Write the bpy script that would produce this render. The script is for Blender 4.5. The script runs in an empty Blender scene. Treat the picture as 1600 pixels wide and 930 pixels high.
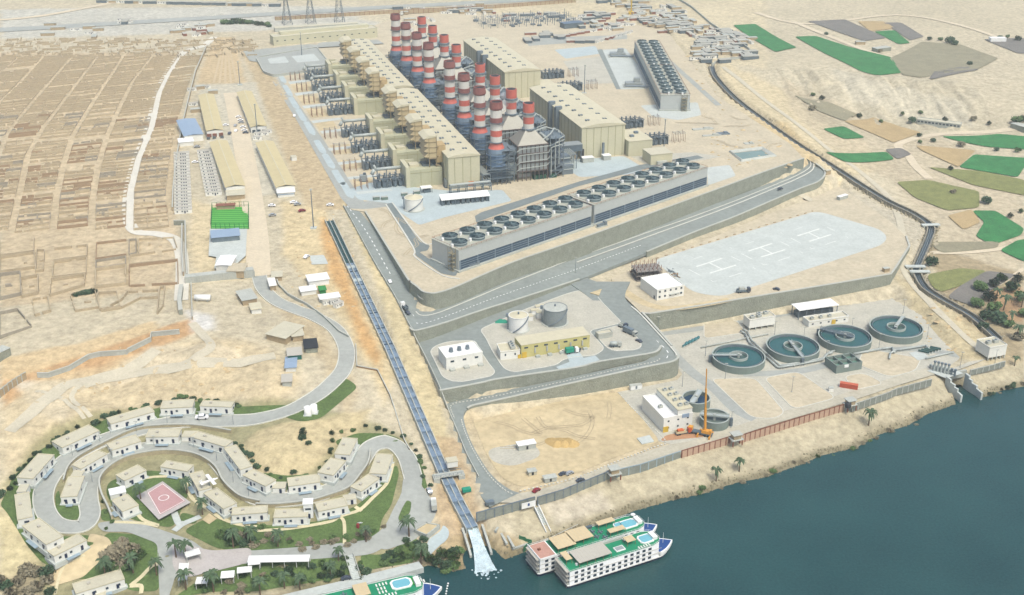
import bpy, bmesh, math, random
import numpy as np
from mathutils import Vector, Matrix
from mathutils.geometry import tessellate_polygon
random.seed(7)
# ------------------------------------------------------------------ camera, light
FPX, PITCH, HCAM = 1850.0, math.radians(24.5), 320.0
cp, sp = math.cos(PITCH), math.sin(PITCH)
sc = bpy.context.scene
cd = bpy.data.cameras.new('camera'); cam = bpy.data.objects.new('camera', cd)
sc.collection.objects.link(cam); sc.camera = cam
cam.location = (0, 0, HCAM); cam.rotation_euler = (math.radians(90) - PITCH, 0, 0)
cd.sensor_width = 36; cd.sensor_fit = 'HORIZONTAL'; cd.lens = 36 * FPX / 1600
cd.clip_start = 1; cd.clip_end = 20000
SUN_EL, SUN_AZ = 60, 148          # azimuth clockwise from +Y
w = bpy.data.worlds.new('World'); sc.world = w; w.use_nodes = True
nt = w.node_tree; bg = nt.nodes['Background']
sky = nt.nodes.new('ShaderNodeTexSky'); sky.sky_type = 'NISHITA'; sky.sun_disc = False
sky.sun_elevation = math.radians(SUN_EL); sky.sun_rotation = math.radians(SUN_AZ)
sky.air_density = 1.0; sky.dust_density = 5.0; sky.ozone_density = 1.0
nt.links.new(sky.outputs[0], bg.inputs[0]); bg.inputs[1].default_value = 0.14
sl = bpy.data.lights.new('sun', 'SUN'); so = bpy.data.objects.new('sun', sl); sc.collection.objects.link(so)
sl.energy = 1.5; sl.angle = math.radians(16); sl.color = (.985, 1, .94)
az = math.radians(SUN_AZ); el = math.radians(SUN_EL)
so.rotation_euler = Vector((math.sin(az)*math.cos(el), math.cos(az)*math.cos(el), math.sin(el))).to_track_quat('Z', 'Y').to_euler()
sc.view_settings.view_transform = 'Standard'; sc.view_settings.look = 'None'
sc.view_settings.exposure = 0.68; sc.view_settings.gamma = 1
sc.cycles.max_bounces = 4; sc.cycles.diffuse_bounces = 3; sc.cycles.volume_bounces = 1
# ------------------------------------------------------------------ projection: a pixel of the site survey -> ground point at height z
def W(x, y, z=0.0):
    d = ((x-800)/FPX, cp+(465-y)/FPX*sp, -sp+(465-y)/FPX*cp); t = (z-HCAM)/d[2]
    return Vector((d[0]*t, d[1]*t, z))
def lin(c): 
    c = c/255.0
    return c/12.92 if c <= .04045 else ((c+.055)/1.055)**2.4
K = 0.62
def C(r, g, b, k=None):
    k = K if k is None else k
    return (lin(r)*k, lin(g)*k, lin(b)*k)
def smooth_line(pts, n=6):
    out = []; P = [Vector(p) for p in pts]
    for i in range(len(P)-1):
        p0 = P[max(i-1, 0)]; p1 = P[i]; p2 = P[i+1]; p3 = P[min(i+2, len(P)-1)]
        for k in range(n):
            t = k/n
            out.append(0.5*((2*p1)+(p2-p0)*t+(2*p0-5*p1+4*p2-p3)*t*t+(3*p1-p0-3*p2+p3)*t**3))
    out.append(P[-1]); return out
# ------------------------------------------------------------------ materials
MATS = {}
def mat(name, col, rough=.85, var=.12, scale=.15, metal=0, bump=0, fine=0, spec=.3):
    if name in MATS: return MATS[name]
    m = bpy.data.materials.new(name); m.use_nodes = True; t = m.node_tree; b = t.nodes['Principled BSDF']
    b.inputs['Roughness'].default_value = rough; b.inputs['Metallic'].default_value = metal
    b.inputs['Specular IOR Level'].default_value = spec
    geo = t.nodes.new('ShaderNodeNewGeometry')
    nz = t.nodes.new('ShaderNodeTexNoise'); nz.inputs['Scale'].default_value = scale; nz.inputs['Detail'].default_value = 8
    nz.inputs['Roughness'].default_value = .65
    t.links.new(geo.outputs['Position'], nz.inputs['Vector'])
    mp = t.nodes.new('ShaderNodeMapRange'); mp.inputs[1].default_value = .25; mp.inputs[2].default_value = .75
    mp.inputs[3].default_value = 1-var; mp.inputs[4].default_value = 1+var
    t.links.new(nz.outputs[0], mp.inputs[0])
    mx = t.nodes.new('ShaderNodeVectorMath'); mx.operation = 'SCALE'; mx.inputs[0].default_value = col[:3]
    n3 = t.nodes.new('ShaderNodeTexNoise'); n3.inputs['Scale'].default_value = scale*7; n3.inputs['Detail'].default_value = 5; t.links.new(geo.outputs['Position'], n3.inputs['Vector'])
    m3 = t.nodes.new('ShaderNodeMapRange'); m3.inputs[1].default_value = .3; m3.inputs[2].default_value = .7; m3.inputs[3].default_value = 1-var*.8; m3.inputs[4].default_value = 1+var*.8; t.links.new(n3.outputs[0], m3.inputs[0])
    mm = t.nodes.new('ShaderNodeMath'); mm.operation = 'MULTIPLY'; t.links.new(mp.outputs[0], mm.inputs[0]); t.links.new(m3.outputs[0], mm.inputs[1])
    t.links.new(mm.outputs[0], mx.inputs['Scale']); t.links.new(mx.outputs[0], b.inputs['Base Color'])
    if bump:
        bp = t.nodes.new('ShaderNodeBump'); bp.inputs['Strength'].default_value = bump; bp.inputs['Distance'].default_value = .5
        n2 = t.nodes.new('ShaderNodeTexNoise'); n2.inputs['Scale'].default_value = fine or scale*6; n2.inputs['Detail'].default_value = 6
        t.links.new(geo.outputs['Position'], n2.inputs['Vector']); t.links.new(n2.outputs[0], bp.inputs['Height'])
        t.links.new(bp.outputs[0], b.inputs['Normal'])
    m.diffuse_color = (*col[:3], 1); MATS[name] = m; return m
M_sandpad = mat('sand_pad', C(213, 201, 172), var=.14, scale=.06, bump=.5, fine=.8)
M_sandlot = mat('sand_lot', C(217, 199, 158), var=.17, scale=.045, bump=.6, fine=.6)
M_gravel = mat('gravel_pad', C(204, 201, 184), var=.14, scale=.12, bump=.5, fine=1.2)
M_asphalt = mat('asphalt', C(150, 158, 152), var=.13, scale=.05, bump=.2)
M_asphalt2 = mat('old_road', C(178, 182, 174), var=.1, scale=.06, bump=.2)
M_darkroad = mat('dark_asphalt', C(134, 144, 142), var=.13, scale=.08)
M_track = mat('dusty_track', C(228, 214, 184), var=.1, scale=.08, bump=.3)
M_paleconc = mat('pale_concrete', C(208, 215, 208), var=.1, scale=.09)
M_bluepave = mat('bluish_pavement', C(194, 208, 208), var=.1, scale=.12)
M_conc = mat('concrete', C(196, 200, 190), var=.14, scale=.12)
M_wall = mat('retaining_block', C(160, 164, 148), var=.2, scale=.22, bump=.8, fine=1.0)
M_walltop = mat('wall_coping', C(200, 202, 190), var=.08)
M_mark = mat('road_paint', (.72, .73, .7), var=.1, scale=.4)
M_kerb = mat('kerb_stone', C(225, 225, 212), var=.1)
M_white = mat('white_paint', (.64, .65, .62), rough=.6, var=.07)
M_offwhite = mat('offwhite_wall', C(240, 240, 230, .7), var=.06)
M_cream = mat('cream_cladding', C(218, 214, 182), rough=.6, var=.05, scale=.1)
M_creamdark = mat('cream_box', C(200, 200, 168), rough=.6, var=.06, scale=.1)
M_creamroof = mat('cream_roof', C(222, 215, 184), rough=.6, var=.07, scale=.05)
M_louver = mat('louver_tan', C(208, 190, 148), rough=.7, var=.08)
M_steel = mat('grey_steel', C(130, 144, 152), rough=.5, var=.18, scale=.3, metal=.2)
M_dsteel = mat('dark_steel', C(110, 124, 132), rough=.5, var=.25, scale=.3, metal=.2)
M_pipe = mat('pale_pipe', C(188, 196, 190), rough=.45, var=.08)
M_black = mat('black', (.02, .022, .025), rough=.7, var=.2)
M_glass = mat('dark_glass', (.03, .045, .06), rough=.2, var=.2, spec=.5)
M_ctgrey = mat('tower_cladding', C(196, 202, 198), rough=.7, var=.06, scale=.2)
M_ctroof = mat('tower_deck', C(192, 194, 178), rough=.8, var=.08, scale=.1)
M_ctlouver = mat('tower_louver', C(62, 84, 104), rough=.6, var=.2, scale=.2)
M_red = mat('stack_red', C(216, 114, 98), rough=.5, var=.1, scale=.4)
M_maroon = mat('stack_maroon', C(150, 94, 88), rough=.6, var=.14, scale=.4)
M_swhite = mat('stack_white', C(232, 230, 220), rough=.5, var=.07, scale=.4)
M_sblue = mat('stack_blue_grey', C(138, 158, 176), rough=.5, var=.08, scale=.4)
M_bgrey = mat('boiler_grey', C(172, 180, 178), rough=.55, var=.12, scale=.3, metal=.2)
M_hopper = mat('hopper_grey', C(166, 164, 152), rough=.5, var=.08, metal=.2)
M_rust = mat('rust_frame', C(150, 98, 78), var=.15)
M_orange = mat('orange_paint', C(222, 130, 50), rough=.5, var=.1)
M_yellow = mat('yellow_paint', C(226, 190, 70), rough=.5, var=.1)
M_yellowwall = mat('yellow_wall', C(214, 206, 140), var=.07)
M_green = mat('green_deck', C(30, 150, 106), rough=.7, var=.12, scale=.5)
M_tealtarp = mat('teal_tarp', C(40, 160, 130), rough=.7, var=.1)
M_poolwater = mat('pool_water', C(130, 200, 215), rough=.15, var=.06)
M_tankwater = mat('clarifier_water', C(50, 100, 98), rough=.12, var=.14, scale=.15, spec=.5)
M_tankwall = mat('clarifier_wall', C(136, 150, 142), var=.12, scale=.3)
M_tankrim = mat('clarifier_rim', C(184, 194, 186), var=.05)
M_roofbeige = mat('roof_screed', C(214, 209, 184), var=.09, scale=.2)
M_beigewall = mat('yard_wall', C(190, 170, 136), var=.14, scale=.15, bump=.3)
M_ruin = mat('plot_wall', C(197, 181, 150), var=.14, scale=.2, bump=.4)
M_bluestep = mat('canal_water_pale', C(134, 154, 172), rough=.35, var=.35, scale=.35)
M_canaldark = mat('canal_water_dark', C(56, 88, 84), rough=.2, var=.2, scale=.3)
M_foam = mat('foam', (.44, .54, .56), rough=.6, var=.34, scale=.35, bump=1)
M_blueroof = mat('blue_grey_roof', C(160, 182, 204), rough=.5, var=.06)
M_pink = mat('pink_court', C(204, 162, 160), var=.08, scale=.3)
M_pinkpave = mat('pink_paving', C(200, 194, 188), var=.1, scale=.2)
M_wood = mat('plank', C(150, 118, 84), var=.2)
M_trunk = mat('trunk', C(120, 100, 78), var=.2)
M_palm = mat('palm_leaf', C(86, 110, 76, .6), rough=.6, var=.35, scale=.6)
M_leaf = mat('leaf', C(96, 124, 70, .6), rough=.7, var=.4, scale=.5)
M_leafdark = mat('leaf_dark', C(68, 94, 64, .6), rough=.7, var=.4, scale=.5)
M_leafdry = mat('leaf_dry', C(152, 144, 118, .6), rough=.8, var=.35, scale=.5)
M_blue = mat('blue_paint', C(44, 84, 150), rough=.4, var=.08)
M_navy = mat('navy_paint', C(36, 50, 80), rough=.4, var=.08)
M_tan = mat('tan_canopy', C(226, 206, 164), var=.06)
M_greycanopy = mat('grey_canopy', C(202, 198, 184), var=.05)
M_terracotta = mat('terracotta_deck', C(214, 150, 128), var=.1)
M_turf = mat('artificial_turf', C(60, 160, 60), var=.06)
M_turf2 = mat('turf_stripe', C(120, 200, 90), var=.06)
M_carpaint = [mat('car_white', (.75, .75, .74), rough=.3, var=.03), mat('car_silver', (.4, .42, .43), rough=.3, var=.03, metal=.5), mat('car_red', C(150, 40, 50), rough=.3, var=.03), mat('car_dark', (.05, .06, .08), rough=.3, var=.03)]
# ------------------------------------------------------------------ mesh builder
class MB:
    def __init__(s): s.v = []; s.f = []; s.m = []
    def add(s, vs, fs, mi=0):
        o = len(s.v); s.v += [tuple(v) for v in vs]; s.f += [tuple(i+o for i in f) for f in fs]; s.m += [mi]*len(fs); return s
    def box(s, cx, cy, z0, sx, sy, h, rz=0, mi=0):
        c, n = math.cos(rz), math.sin(rz); p = []
        for z in (z0, z0+h):
            for a, b in ((-1, -1), (1, -1), (1, 1), (-1, 1)):
                x, y = a*sx/2, b*sy/2; p.append((cx+x*c-y*n, cy+x*n+y*c, z))
        return s.add(p, [(3, 2, 1, 0), (4, 5, 6, 7), (0, 1, 5, 4), (1, 2, 6, 5), (2, 3, 7, 6), (3, 0, 4, 7)], mi)
    def cyl(s, x, y, z0, z1, r0, r1=None, n=12, mi=0, cap=True, cap0=False):
        r1 = r0 if r1 is None else r1; p = []
        for z, r in ((z0, r0), (z1, r1)):
            for i in range(n): a = 2*math.pi*i/n; p.append((x+r*math.cos(a), y+r*math.sin(a), z))
        f = [(i, (i+1) % n, n+(i+1) % n, n+i) for i in range(n)]
        if cap: f.append(tuple(range(n, 2*n)))
        if cap0: f.append(tuple(range(n-1, -1, -1)))
        return s.add(p, f, mi)
    def tube(s, a, b, r, n=6, mi=0):
        a, b = Vector(a), Vector(b); d = (b-a)
        if d.length < 1e-6: return s
        d.normalize(); u = d.orthogonal().normalized(); v = d.cross(u); p = []
        for q in (a, b):
            for i in range(n): t = 2*math.pi*(i+.5)/n; p.append(q+(u*math.cos(t)+v*math.sin(t))*r)
        return s.add(p, [(i, (i+1) % n, n+(i+1) % n, n+i) for i in range(n)]+[tuple(range(n-1, -1, -1)), tuple(range(n, 2*n))], mi)
    def path(s, pts, r, n=6, mi=0):
        for a, b in zip(pts, pts[1:]): s.tube(a, b, r, n, mi)
        return s
    def poly(s, pts, z0, z1, mi=0, top=True):        # prism of 2d points, any shape
        n = len(pts); area = sum(pts[i][0]*pts[(i+1) % n][1]-pts[(i+1) % n][0]*pts[i][1] for i in range(n))
        if area < 0: pts = pts[::-1]
        v = [(p[0], p[1], z0) for p in pts]+[(p[0], p[1], z1) for p in pts]
        f = [(i, (i+1) % n, n+(i+1) % n, n+i) for i in range(n)]
        if top: f += [(a+n, b+n, c+n) for a, b, c in tri([Vector((p[0], p[1], 0)) for p in pts])]
        return s.add(v, f, mi)
    def ring(s, x, y, z0, z1, ro, ri, n=32, mi=0):
        p = []
        for z, r in ((z0, ro), (z1, ro), (z1, ri), (z0, ri)):
            for i in range(n): a = 2*math.pi*i/n; p.append((x+r*math.cos(a), y+r*math.sin(a), z))
        f = []
        for k in range(3):
            for i in range(n): j = (i+1) % n; f.append((k*n+i, k*n+j, (k+1)*n+j, (k+1)*n+i))
        return s.add(p, f, mi)
    def quad(s, a, b, c, d, mi=0): return s.add([a, b, c, d], [(0, 1, 2, 3)], mi)
    def build(s, name, m, parent=None, smooth=False):
        me = bpy.data.meshes.new(name); me.from_pydata(s.v, [], s.f)
        for x in (m if isinstance(m, (list, tuple)) else [m]): me.materials.append(x)
        if any(s.m): me.polygons.foreach_set('material_index', s.m)
        if smooth: me.polygons.foreach_set('use_smooth', [True]*len(me.polygons))
        me.update(); o = bpy.data.objects.new(name, me); sc.collection.objects.link(o)
        if parent: o.parent = parent
        return o
def tri(v3):
    out = []
    for t in tessellate_polygon([v3]):
        a, b, c = t; n = (v3[b]-v3[a]).cross(v3[c]-v3[a])
        out.append((a, b, c) if n.z > 0 else (a, c, b))
    return out
def tag(o, label=None, cat=None, group=None, kind=None):
    if label: o['label'] = label
    if cat: o['category'] = cat
    if group: o['group'] = group
    if kind: o['kind'] = kind
    return o
def thing(name, label, cat, loc=(0, 0, 0), rz=0, group=None):
    o = bpy.data.objects.new(name, None); sc.collection.objects.link(o); o.location = loc; o.rotation_euler = (0, 0, rz)
    o.empty_display_size = .5
    return tag(o, label, cat, group)
def clone(o, loc=None, rz=None, label=None, group=None, par=None):
    c = o.copy(); sc.collection.objects.link(c)
    if par is not None: c.parent = par
    if loc is not None: c.location = loc
    if rz is not None: c.rotation_euler = (0, 0, rz)
    if label: c['label'] = label
    if group: c['group'] = group
    for ch in list(o.children): clone(ch, par=c)
    return c
NTH = ['first', 'second', 'third', 'fourth', 'fifth', 'sixth', 'seventh', 'eighth', 'ninth', 'tenth', 'eleventh', 'twelfth', 'thirteenth', 'fourteenth', 'fifteenth', 'sixteenth', 'seventeenth', 'eighteenth', 'nineteenth', 'twentieth']
ONES = ['', 'first', 'second', 'third', 'fourth', 'fifth', 'sixth', 'seventh', 'eighth', 'ninth']
TENS = {2: 'twenty', 3: 'thirty', 4: 'forty', 5: 'fifty', 6: 'sixty', 7: 'seventy', 8: 'eighty', 9: 'ninety'}
def nth(i): return NTH[i] if i < 20 else (TENS[(i+1)//10]+'-'+ONES[(i+1) % 10] if (i+1) % 10 else TENS[(i+1)//10][:-1]+'ieth')
def struct(o, label=None, kind='structure'): return tag(o, label, None, None, kind)
# ------------------------------------------------------------------ terrain
def vnoise(x, y, seed=0):
    xi = np.floor(x).astype(np.int64); yi = np.floor(y).astype(np.int64); fx = x-xi; fy = y-yi
    def h(a, b):
        n = (a*374761393+b*668265263+seed*974634777) & 0x7fffffff
        n = ((n ^ (n >> 13))*1274126177) & 0x7fffffff
        return ((n ^ (n >> 16)) & 0xffff)/65535.0
    fx = fx*fx*(3-2*fx); fy = fy*fy*(3-2*fy)
    return (h(xi, yi)*(1-fx)+h(xi+1, yi)*fx)*(1-fy)+(h(xi, yi+1)*(1-fx)+h(xi+1, yi+1)*fx)*fy
def fbm(x, y, s, o=5, seed=0):
    r = 0; a = .5
    for k in range(o): r = r+a*vnoise(x/s*2**k, y/s*2**k, seed+k); a *= .5
    return r-.48
def sdist(X, Y, poly):      # signed distance, >0 inside
    d = np.full(X.shape, 1e18); ins = np.zeros(X.shape, bool); n = len(poly)
    for i in range(n):
        ax, ay = poly[i][:2]; bx, by = poly[(i+1) % n][:2]; ex, ey = bx-ax, by-ay
        t = np.clip(((X-ax)*ex+(Y-ay)*ey)/(ex*ex+ey*ey+1e-9), 0, 1)
        d = np.minimum(d, (X-ax-t*ex)**2+(Y-ay-t*ey)**2)
        cnd = ((ay > Y) != (by > Y)) & (X < (bx-ax)*(Y-ay)/((by-ay) if by != ay else 1e-9)+ax)
        ins ^= cnd
    return np.where(ins, 1, -1)*np.sqrt(d)
def sstep(a, b, x): t = np.clip((x-a)/(b-a), 0, 1); return t*t*(3-2*t)
def WP(pts, z): return [W(p[0], p[1], p[2] if len(p) > 2 else z) for p in pts]
ZM, ZMID, ZH, ZL = 36.0, 20.0, 20.0, 8.0
SHORE = [(-250, 1010), (0, 962), (200, 938), (330, 962), (450, 938), (560, 914), (645, 893), (664, 884), (682, 886), (700, 893), (735, 889), (768, 884), (790, 874), (812, 866), (860, 850), (930, 822), (1000, 796), (1050, 782), (1100, 771), (1150, 755), (1190, 747), (1240, 730), (1285, 712), (1340, 699), (1372, 680), (1420, 664), (1450, 647), (1490, 633), (1510, 628), (1535, 622), (1560, 612), (1600, 604), (1700, 585), (1900, 545), (2300, 490)]
shore = [W(x, y, 0) for x, y in SHORE]+[Vector((3500, 1600, 0)), Vector((9000, -9000, 0)), Vector((-9000, -9000, 0)), Vector((-3000, -1400, 0)), Vector((-900, 100, 0))]
CTRL = """0 930 9;100 915 9;0 800 18;0 650 24;100 600 27;60 700 19;0 560 31;0 520 33;100 535 33;200 505 33;280 500 33;20 640 25;110 620 25;200 575 27;300 550 29;320 500 32
0 100 35;0 200 34;0 300 33;0 400 33;0 460 33;100 200 34;100 380 33;150 450 33;200 300 33;200 100 35;280 380 33;280 200 34;300 100 36;350 250 35;350 450 33;400 350 34;400 200 35.5;400 440 32;430 480 29;455 410 33;470 500 30;500 440 32;520 500 29
300 600 24;400 600 25;420 540 27;480 560 27;340 630 18;460 600 24;540 540 25;530 600 22;320 655 15;180 695 14;250 680 14;60 760 13;50 830 12;100 860 10;150 820 11;200 800 11;260 770 10.5;220 730 12;150 720 13;350 690 14;400 665 16;480 700 19;440 690 21;420 720 19;500 690 21;390 745 13;460 765 12;520 735 13;540 680 16;600 695 13;560 650 19;640 700 12;640 780 9.5;580 780 11;500 800 10;400 815 9;300 815 9;560 865 5.5;640 855 4.5;480 880 5.5;400 895 6;300 880 7;220 880 8;200 920 7;660 830 6;690 860 3
515 345 35;560 440 31;610 540 25;650 640 18;700 740 11;730 810 6;490 380 34;530 460 30;580 560 25;630 660 17;680 760 10;710 830 4;570 400 33;600 430 31.5;640 505 28;652 540 24;690 612 16;722 690 11;765 775 8.5;430 150 36;540 320 36
800 800 7;790 770 8;900 700 8;1000 640 8;1200 600 8;1400 560 8;1450 590 8;1300 640 7.5;1050 720 7.5;1540 580 8;1100 520 8.5;1000 520 10;1400 460 11;1460 500 12;1500 540 9.5;1430 440 15;1400 400 17;1420 380 18;1385 345 20;1300 300 20;1200 330 20;1330 270 26;1290 262 30;1262 246 35.5;1420 330 18;1440 300 19;1380 280 22
1150 200 36;1200 180 35;1100 120 36;1150 110 36;1220 210 34.5;1160 160 35;1300 240 27;1250 190 31;1200 150 33;1350 250 24;1450 280 21;1500 330 17;1560 350 16;1560 280 21;1590 400 13;1500 400 14;1460 470 13;1540 470 11;1590 470 10;1590 540 7;1560 530 9
1215 98 42;1260 105 42;1300 116 42;1350 128 42;1400 138 42;1450 142 41;1500 148 41;1540 160 39;1235 150 31;1300 166 28;1350 176 27;1400 184 26;1460 190 26;1530 192 28;1590 180 36;1590 215 26;1480 215 25;1400 210 25;1550 200 27
0 40 38;200 40 38;400 40 38;400 0 38;600 0 38;800 0 38;1000 0 38;1200 0 40;1400 0 41;1600 0 42;700 50 37;900 60 37;1050 30 38;1300 60 41;1450 80 41;1600 60 42;1600 110 41;1180 60 38;0 0 38;-100 200 34;-100 500 33;-100 700 24;-150 900 12;1700 300 20;1700 450 12;1700 100 40"""
cpt = []
for tok in CTRL.replace('\n', ';').split(';'):
    a, b, c = map(float, tok.split()); q = W(a, b, c); cpt.append((q.x, q.y, c))
for q in ((-1500, 1600, 38), (1500, 1600, 42), (-1500, 3000, 40), (1500, 3000, 45), (0, 3000, 42), (-1200, 600, 25), (1200, 1000, 22), (-4000, 5000, 45), (4000, 5000, 50)): cpt.append(q)
cpt = np.array(cpt)
def phi(r2): return np.sqrt(r2+12.0**2)
D2 = (cpt[:, None, 0]-cpt[None, :, 0])**2+(cpt[:, None, 1]-cpt[None, :, 1])**2
A = phi(D2)-0.0; n_ = len(cpt)
A[np.arange(n_), np.arange(n_)] += -8.0
Sx = np.zeros((n_+1, n_+1)); Sx[:n_, :n_] = A; Sx[n_, :n_] = 1; Sx[:n_, n_] = 1
wts = np.linalg.solve(Sx, np.append(cpt[:, 2], 0))
# terrace outlines (survey pixel, height)
T_MAIN = [(425, 100), (548, 327), (571, 331), (633, 430), (640, 440), (652, 449), (660, 456), (672, 459), (685, 458), (715, 448), (800, 411), (895, 378), (1080, 311), (1200, 267), (1256, 248), (1235, 225), (1120, 150), (1075, 90), (1040, 45), (840, 20), (640, 20), (500, 70)]
T_MID = [(648, 532), (687, 611), (749, 599.5), (783.5, 592), (900, 575), (935, 566), (1010, 554), (1027, 549), (1033, 541), (1012, 515), (962, 470), (945, 445), (905, 430), (780, 470), (690, 500)]
T_HELI = [(960, 448), (1003, 490), (1015, 491), (1200, 461), (1310, 443), (1392, 429), (1400, 418), (1421, 385), (1416, 370), (1390, 345), (1310, 290), (1290, 300), (1200, 335), (1080, 385), (990, 420), (955, 435)]
main_w = WP(T_MAIN, ZM); mid_w = WP(T_MID, ZMID); heli_w = WP(T_HELI, ZH)
LOWF = [(720, 655), (770, 770), (800, 782), (960, 738), (1065, 705), (1320, 625), (1395, 600), (1458, 584), (1500, 560), (1440, 490), (1395, 465), (1020, 520), (1065, 590), (900, 620), (740, 655)]
low_w = WP(LOWF, ZL)
# upper ramp road: (inner x,y,z, outer x,y,z)
UP = [((548, 322, 36), (536, 322, 36)), ((585, 365, 33.6), (555, 355, 34.6)), ((620, 425, 31), (585, 410, 32.2)), ((643, 470, 28), (618, 465, 29.6)), ((652, 484, 26.4), (638, 505, 28)), ((664, 489, 26), (645, 517, 27.2)), ((690, 484, 25.8), (662, 515, 27)), ((740, 463, 25.5), (700, 504, 26.2)), ((800, 437, 25), (753, 486, 25)), ((860, 413, 24.6), (820, 465, 23.2)), ((900, 396, 24.4), (905, 437, 21)), ((960, 376, 24.6), (960, 415, 21)), ((1020, 355, 25), (1010, 395, 22)), ((1080, 335, 25.2), (1085, 364, 23.2)), ((1150, 309, 25.8), (1150, 339, 24.6)), ((1210, 285, 26.4), (1210, 313, 25.8)), ((1245, 270, 27.2), (1250, 296, 26.8)), ((1262, 258, 29), (1280, 284, 27.6)), ((1262, 250, 31), (1289, 270, 28.6)), ((1258, 246, 32), (1275, 257, 31))]
LOWR = [((895, 440, 20.6), (985, 440, 20.6)), ((925, 462, 20.3), (977, 466, 20.3)), ((965, 495, 19.6), (1003, 490, 19.6)), ((1005, 530, 18.8), (1032, 522, 18.8)), ((1029, 548, 18.3), (1053, 546, 18.3)), ((1027, 555, 18), (1060, 557, 18)), ((1017, 565, 17.4), (1050, 566, 17.9)), ((975, 574, 16.6), (1010, 574, 17.5)), ((900, 591, 15.3), (930, 591.5, 16.6)), ((840, 604, 14.2), (865, 606, 15.3)), ((788, 615, 13.2), (800, 621, 14)), ((740, 624, 12.5), (755, 631, 13)), ((698, 632, 12.1), (733, 637, 12.4)), ((706, 655, 11.3), (724, 650, 11.7)), ((716, 680, 10.4), (733, 683, 10.4)), ((730, 712, 9.4), (750, 716, 9.4)), ((748, 746, 8.6), (770, 744, 8.6)), ((762, 772, 8.3), (795, 764, 8.3)), ((775, 788, 8.2), (812, 770, 8.2))]
def strip_world(S, n=5):
    a = smooth_line([W(*s[0]) for s in S], n); b = smooth_line([W(*s[1]) for s in S], n); return a, b
up_i, up_o = strip_world(UP); lo_i, lo_o = strip_world(LOWR)
def quads_of(a, b): return [[a[i], a[i+1], b[i+1], b[i]] for i in range(0, len(a)-1)]
def poly_of(a, b): return list(a)+list(b)[::-1]
def Hfun(X, Y):
    X = np.asarray(X, float); Y = np.asarray(Y, float); sh = X.shape; X = X.ravel(); Y = Y.ravel(); Z = np.zeros(X.shape)
    for s in range(0, len(X), 20000):
        x = X[s:s+20000]; y = Y[s:s+20000]
        Z[s:s+20000] = phi((x[:, None]-cpt[None, :, 0])**2+(y[:, None]-cpt[None, :, 1])**2) @ wts[:-1]+wts[-1]
    Z = np.clip(Z, 2.0, 60)
    # relief where the desert is eroded
    for pts, z, amp, sc_, soft in ((HILL1, 24, 6.5, 28, 12), (HILL2, 19, 2.6, 20, 8), (CLIFF, 33, 5.5, 26, 14), (SCRUB, 12, 3.0, 16, 10), (CUT, 27, 4.0, 15, 8)):
        m = sstep(0, soft, sdist(X, Y, WP(pts, z))); r = fbm(X, Y, sc_, 5, 3); rg = .25-np.abs(fbm(X, Y*.7, sc_*.8, 4, 11))
        Z = Z+m*amp*(r*1.1+rg*1.0)+m*amp*.35*fbm(X, Y, 7, 4, 17)
        if pts is CLIFF: Z = Z+m*3.4*(vnoise(X/5+.02*Y, Y/50, 3)-.5)+m*1.6*(vnoise(X/2.7, Y/40, 8)-.5)
    Z = Z+.5*fbm(X, Y, 45, 4, 21)
    m = sstep(-6, 2, sdist(X, Y, low_w)); Z = Z*(1-m)+(ZL-.1)*m
    d = -sdist(X, Y, shore)
    jag = 1.6*fbm(X, Y, 9, 3, 31)*sstep(0, 3, np.abs(d)+1)
    d2 = d+jag
    ramp = np.where(d2 < 0, d2*.9, np.where(d2 < 3, d2*.55, 1.65+(d2-3)*.33))
    Z = np.minimum(Z, ramp); Z = np.maximum(Z, -5)
    for poly, top in ((main_w, ZM-.4), (mid_w, ZMID-.5), (heli_w, ZH-.5)):
        ins = sdist(X, Y, poly) > -1.0; Z = np.where(ins, np.minimum(Z, top), Z)
    for S, (a, b) in ((UP, (up_i, up_o)), (LOWR, (lo_i, lo_o))):
        P = poly_of(a, b); ins = sdist(X, Y, P) > -1.5
        if ins.any():
            xs = X[ins]; ys = Y[ins]; best = np.full(xs.shape, 1e9); zz = np.zeros(xs.shape)
            for p, q in zip(a, b):
                for r_ in (p, q, (p+q)/2):
                    dd = (xs-r_.x)**2+(ys-r_.y)**2; k = dd < best; best[k] = dd[k]; zz[k] = r_.z
            Z[ins] = np.minimum(Z[ins], zz-.9)
    # excavated canal beds
    for L in BEDS:
        for (p, q, wd, dep) in L:
            ex, ey = q.x-p.x, q.y-p.y; t = np.clip(((X-p.x)*ex+(Y-p.y)*ey)/(ex*ex+ey*ey), 0, 1)
            dd = np.sqrt((X-p.x-t*ex)**2+(Y-p.y-t*ey)**2); zb = p.z+(q.z-p.z)*t
            Z = np.where(dd < wd+2.5, np.minimum(Z, zb-dep+np.clip(dd-wd, 0, 9)*1.2), Z)
    return Z.reshape(sh)
HILL1 = [(0, 640), (60, 600), (150, 588), (240, 560), (330, 540), (400, 545), (440, 560), (470, 600), (430, 630), (330, 612), (250, 625), (150, 650), (80, 680), (20, 730), (0, 760)]
HILL2 = [(370, 690), (400, 668), (500, 655), (580, 640), (560, 670), (520, 690), (500, 715), (460, 740), (410, 735), (385, 715)]
CLIFF = [(1195, 112), (1300, 126), (1380, 136), (1430, 140), (1500, 146), (1545, 165), (1530, 195), (1400, 190), (1290, 172), (1215, 150)]
SCRUB = [(1400, 440), (1470, 490), (1540, 540), (1500, 550), (1450, 500), (1400, 460)]
CUT = [(440, 480), (500, 470), (545, 540), (600, 620), (640, 690), (600, 680), (560, 640), (560, 560), (520, 500), (470, 500)]
CANAL = [(514, 343, 35), (528, 372, 34), (560, 440, 31), (610, 545, 25), (650, 638, 18), (692, 735, 11.2), (716, 785, 8), (738, 826, 5)]
cw = [W(x, y, z) for x, y, z in CANAL]
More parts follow.
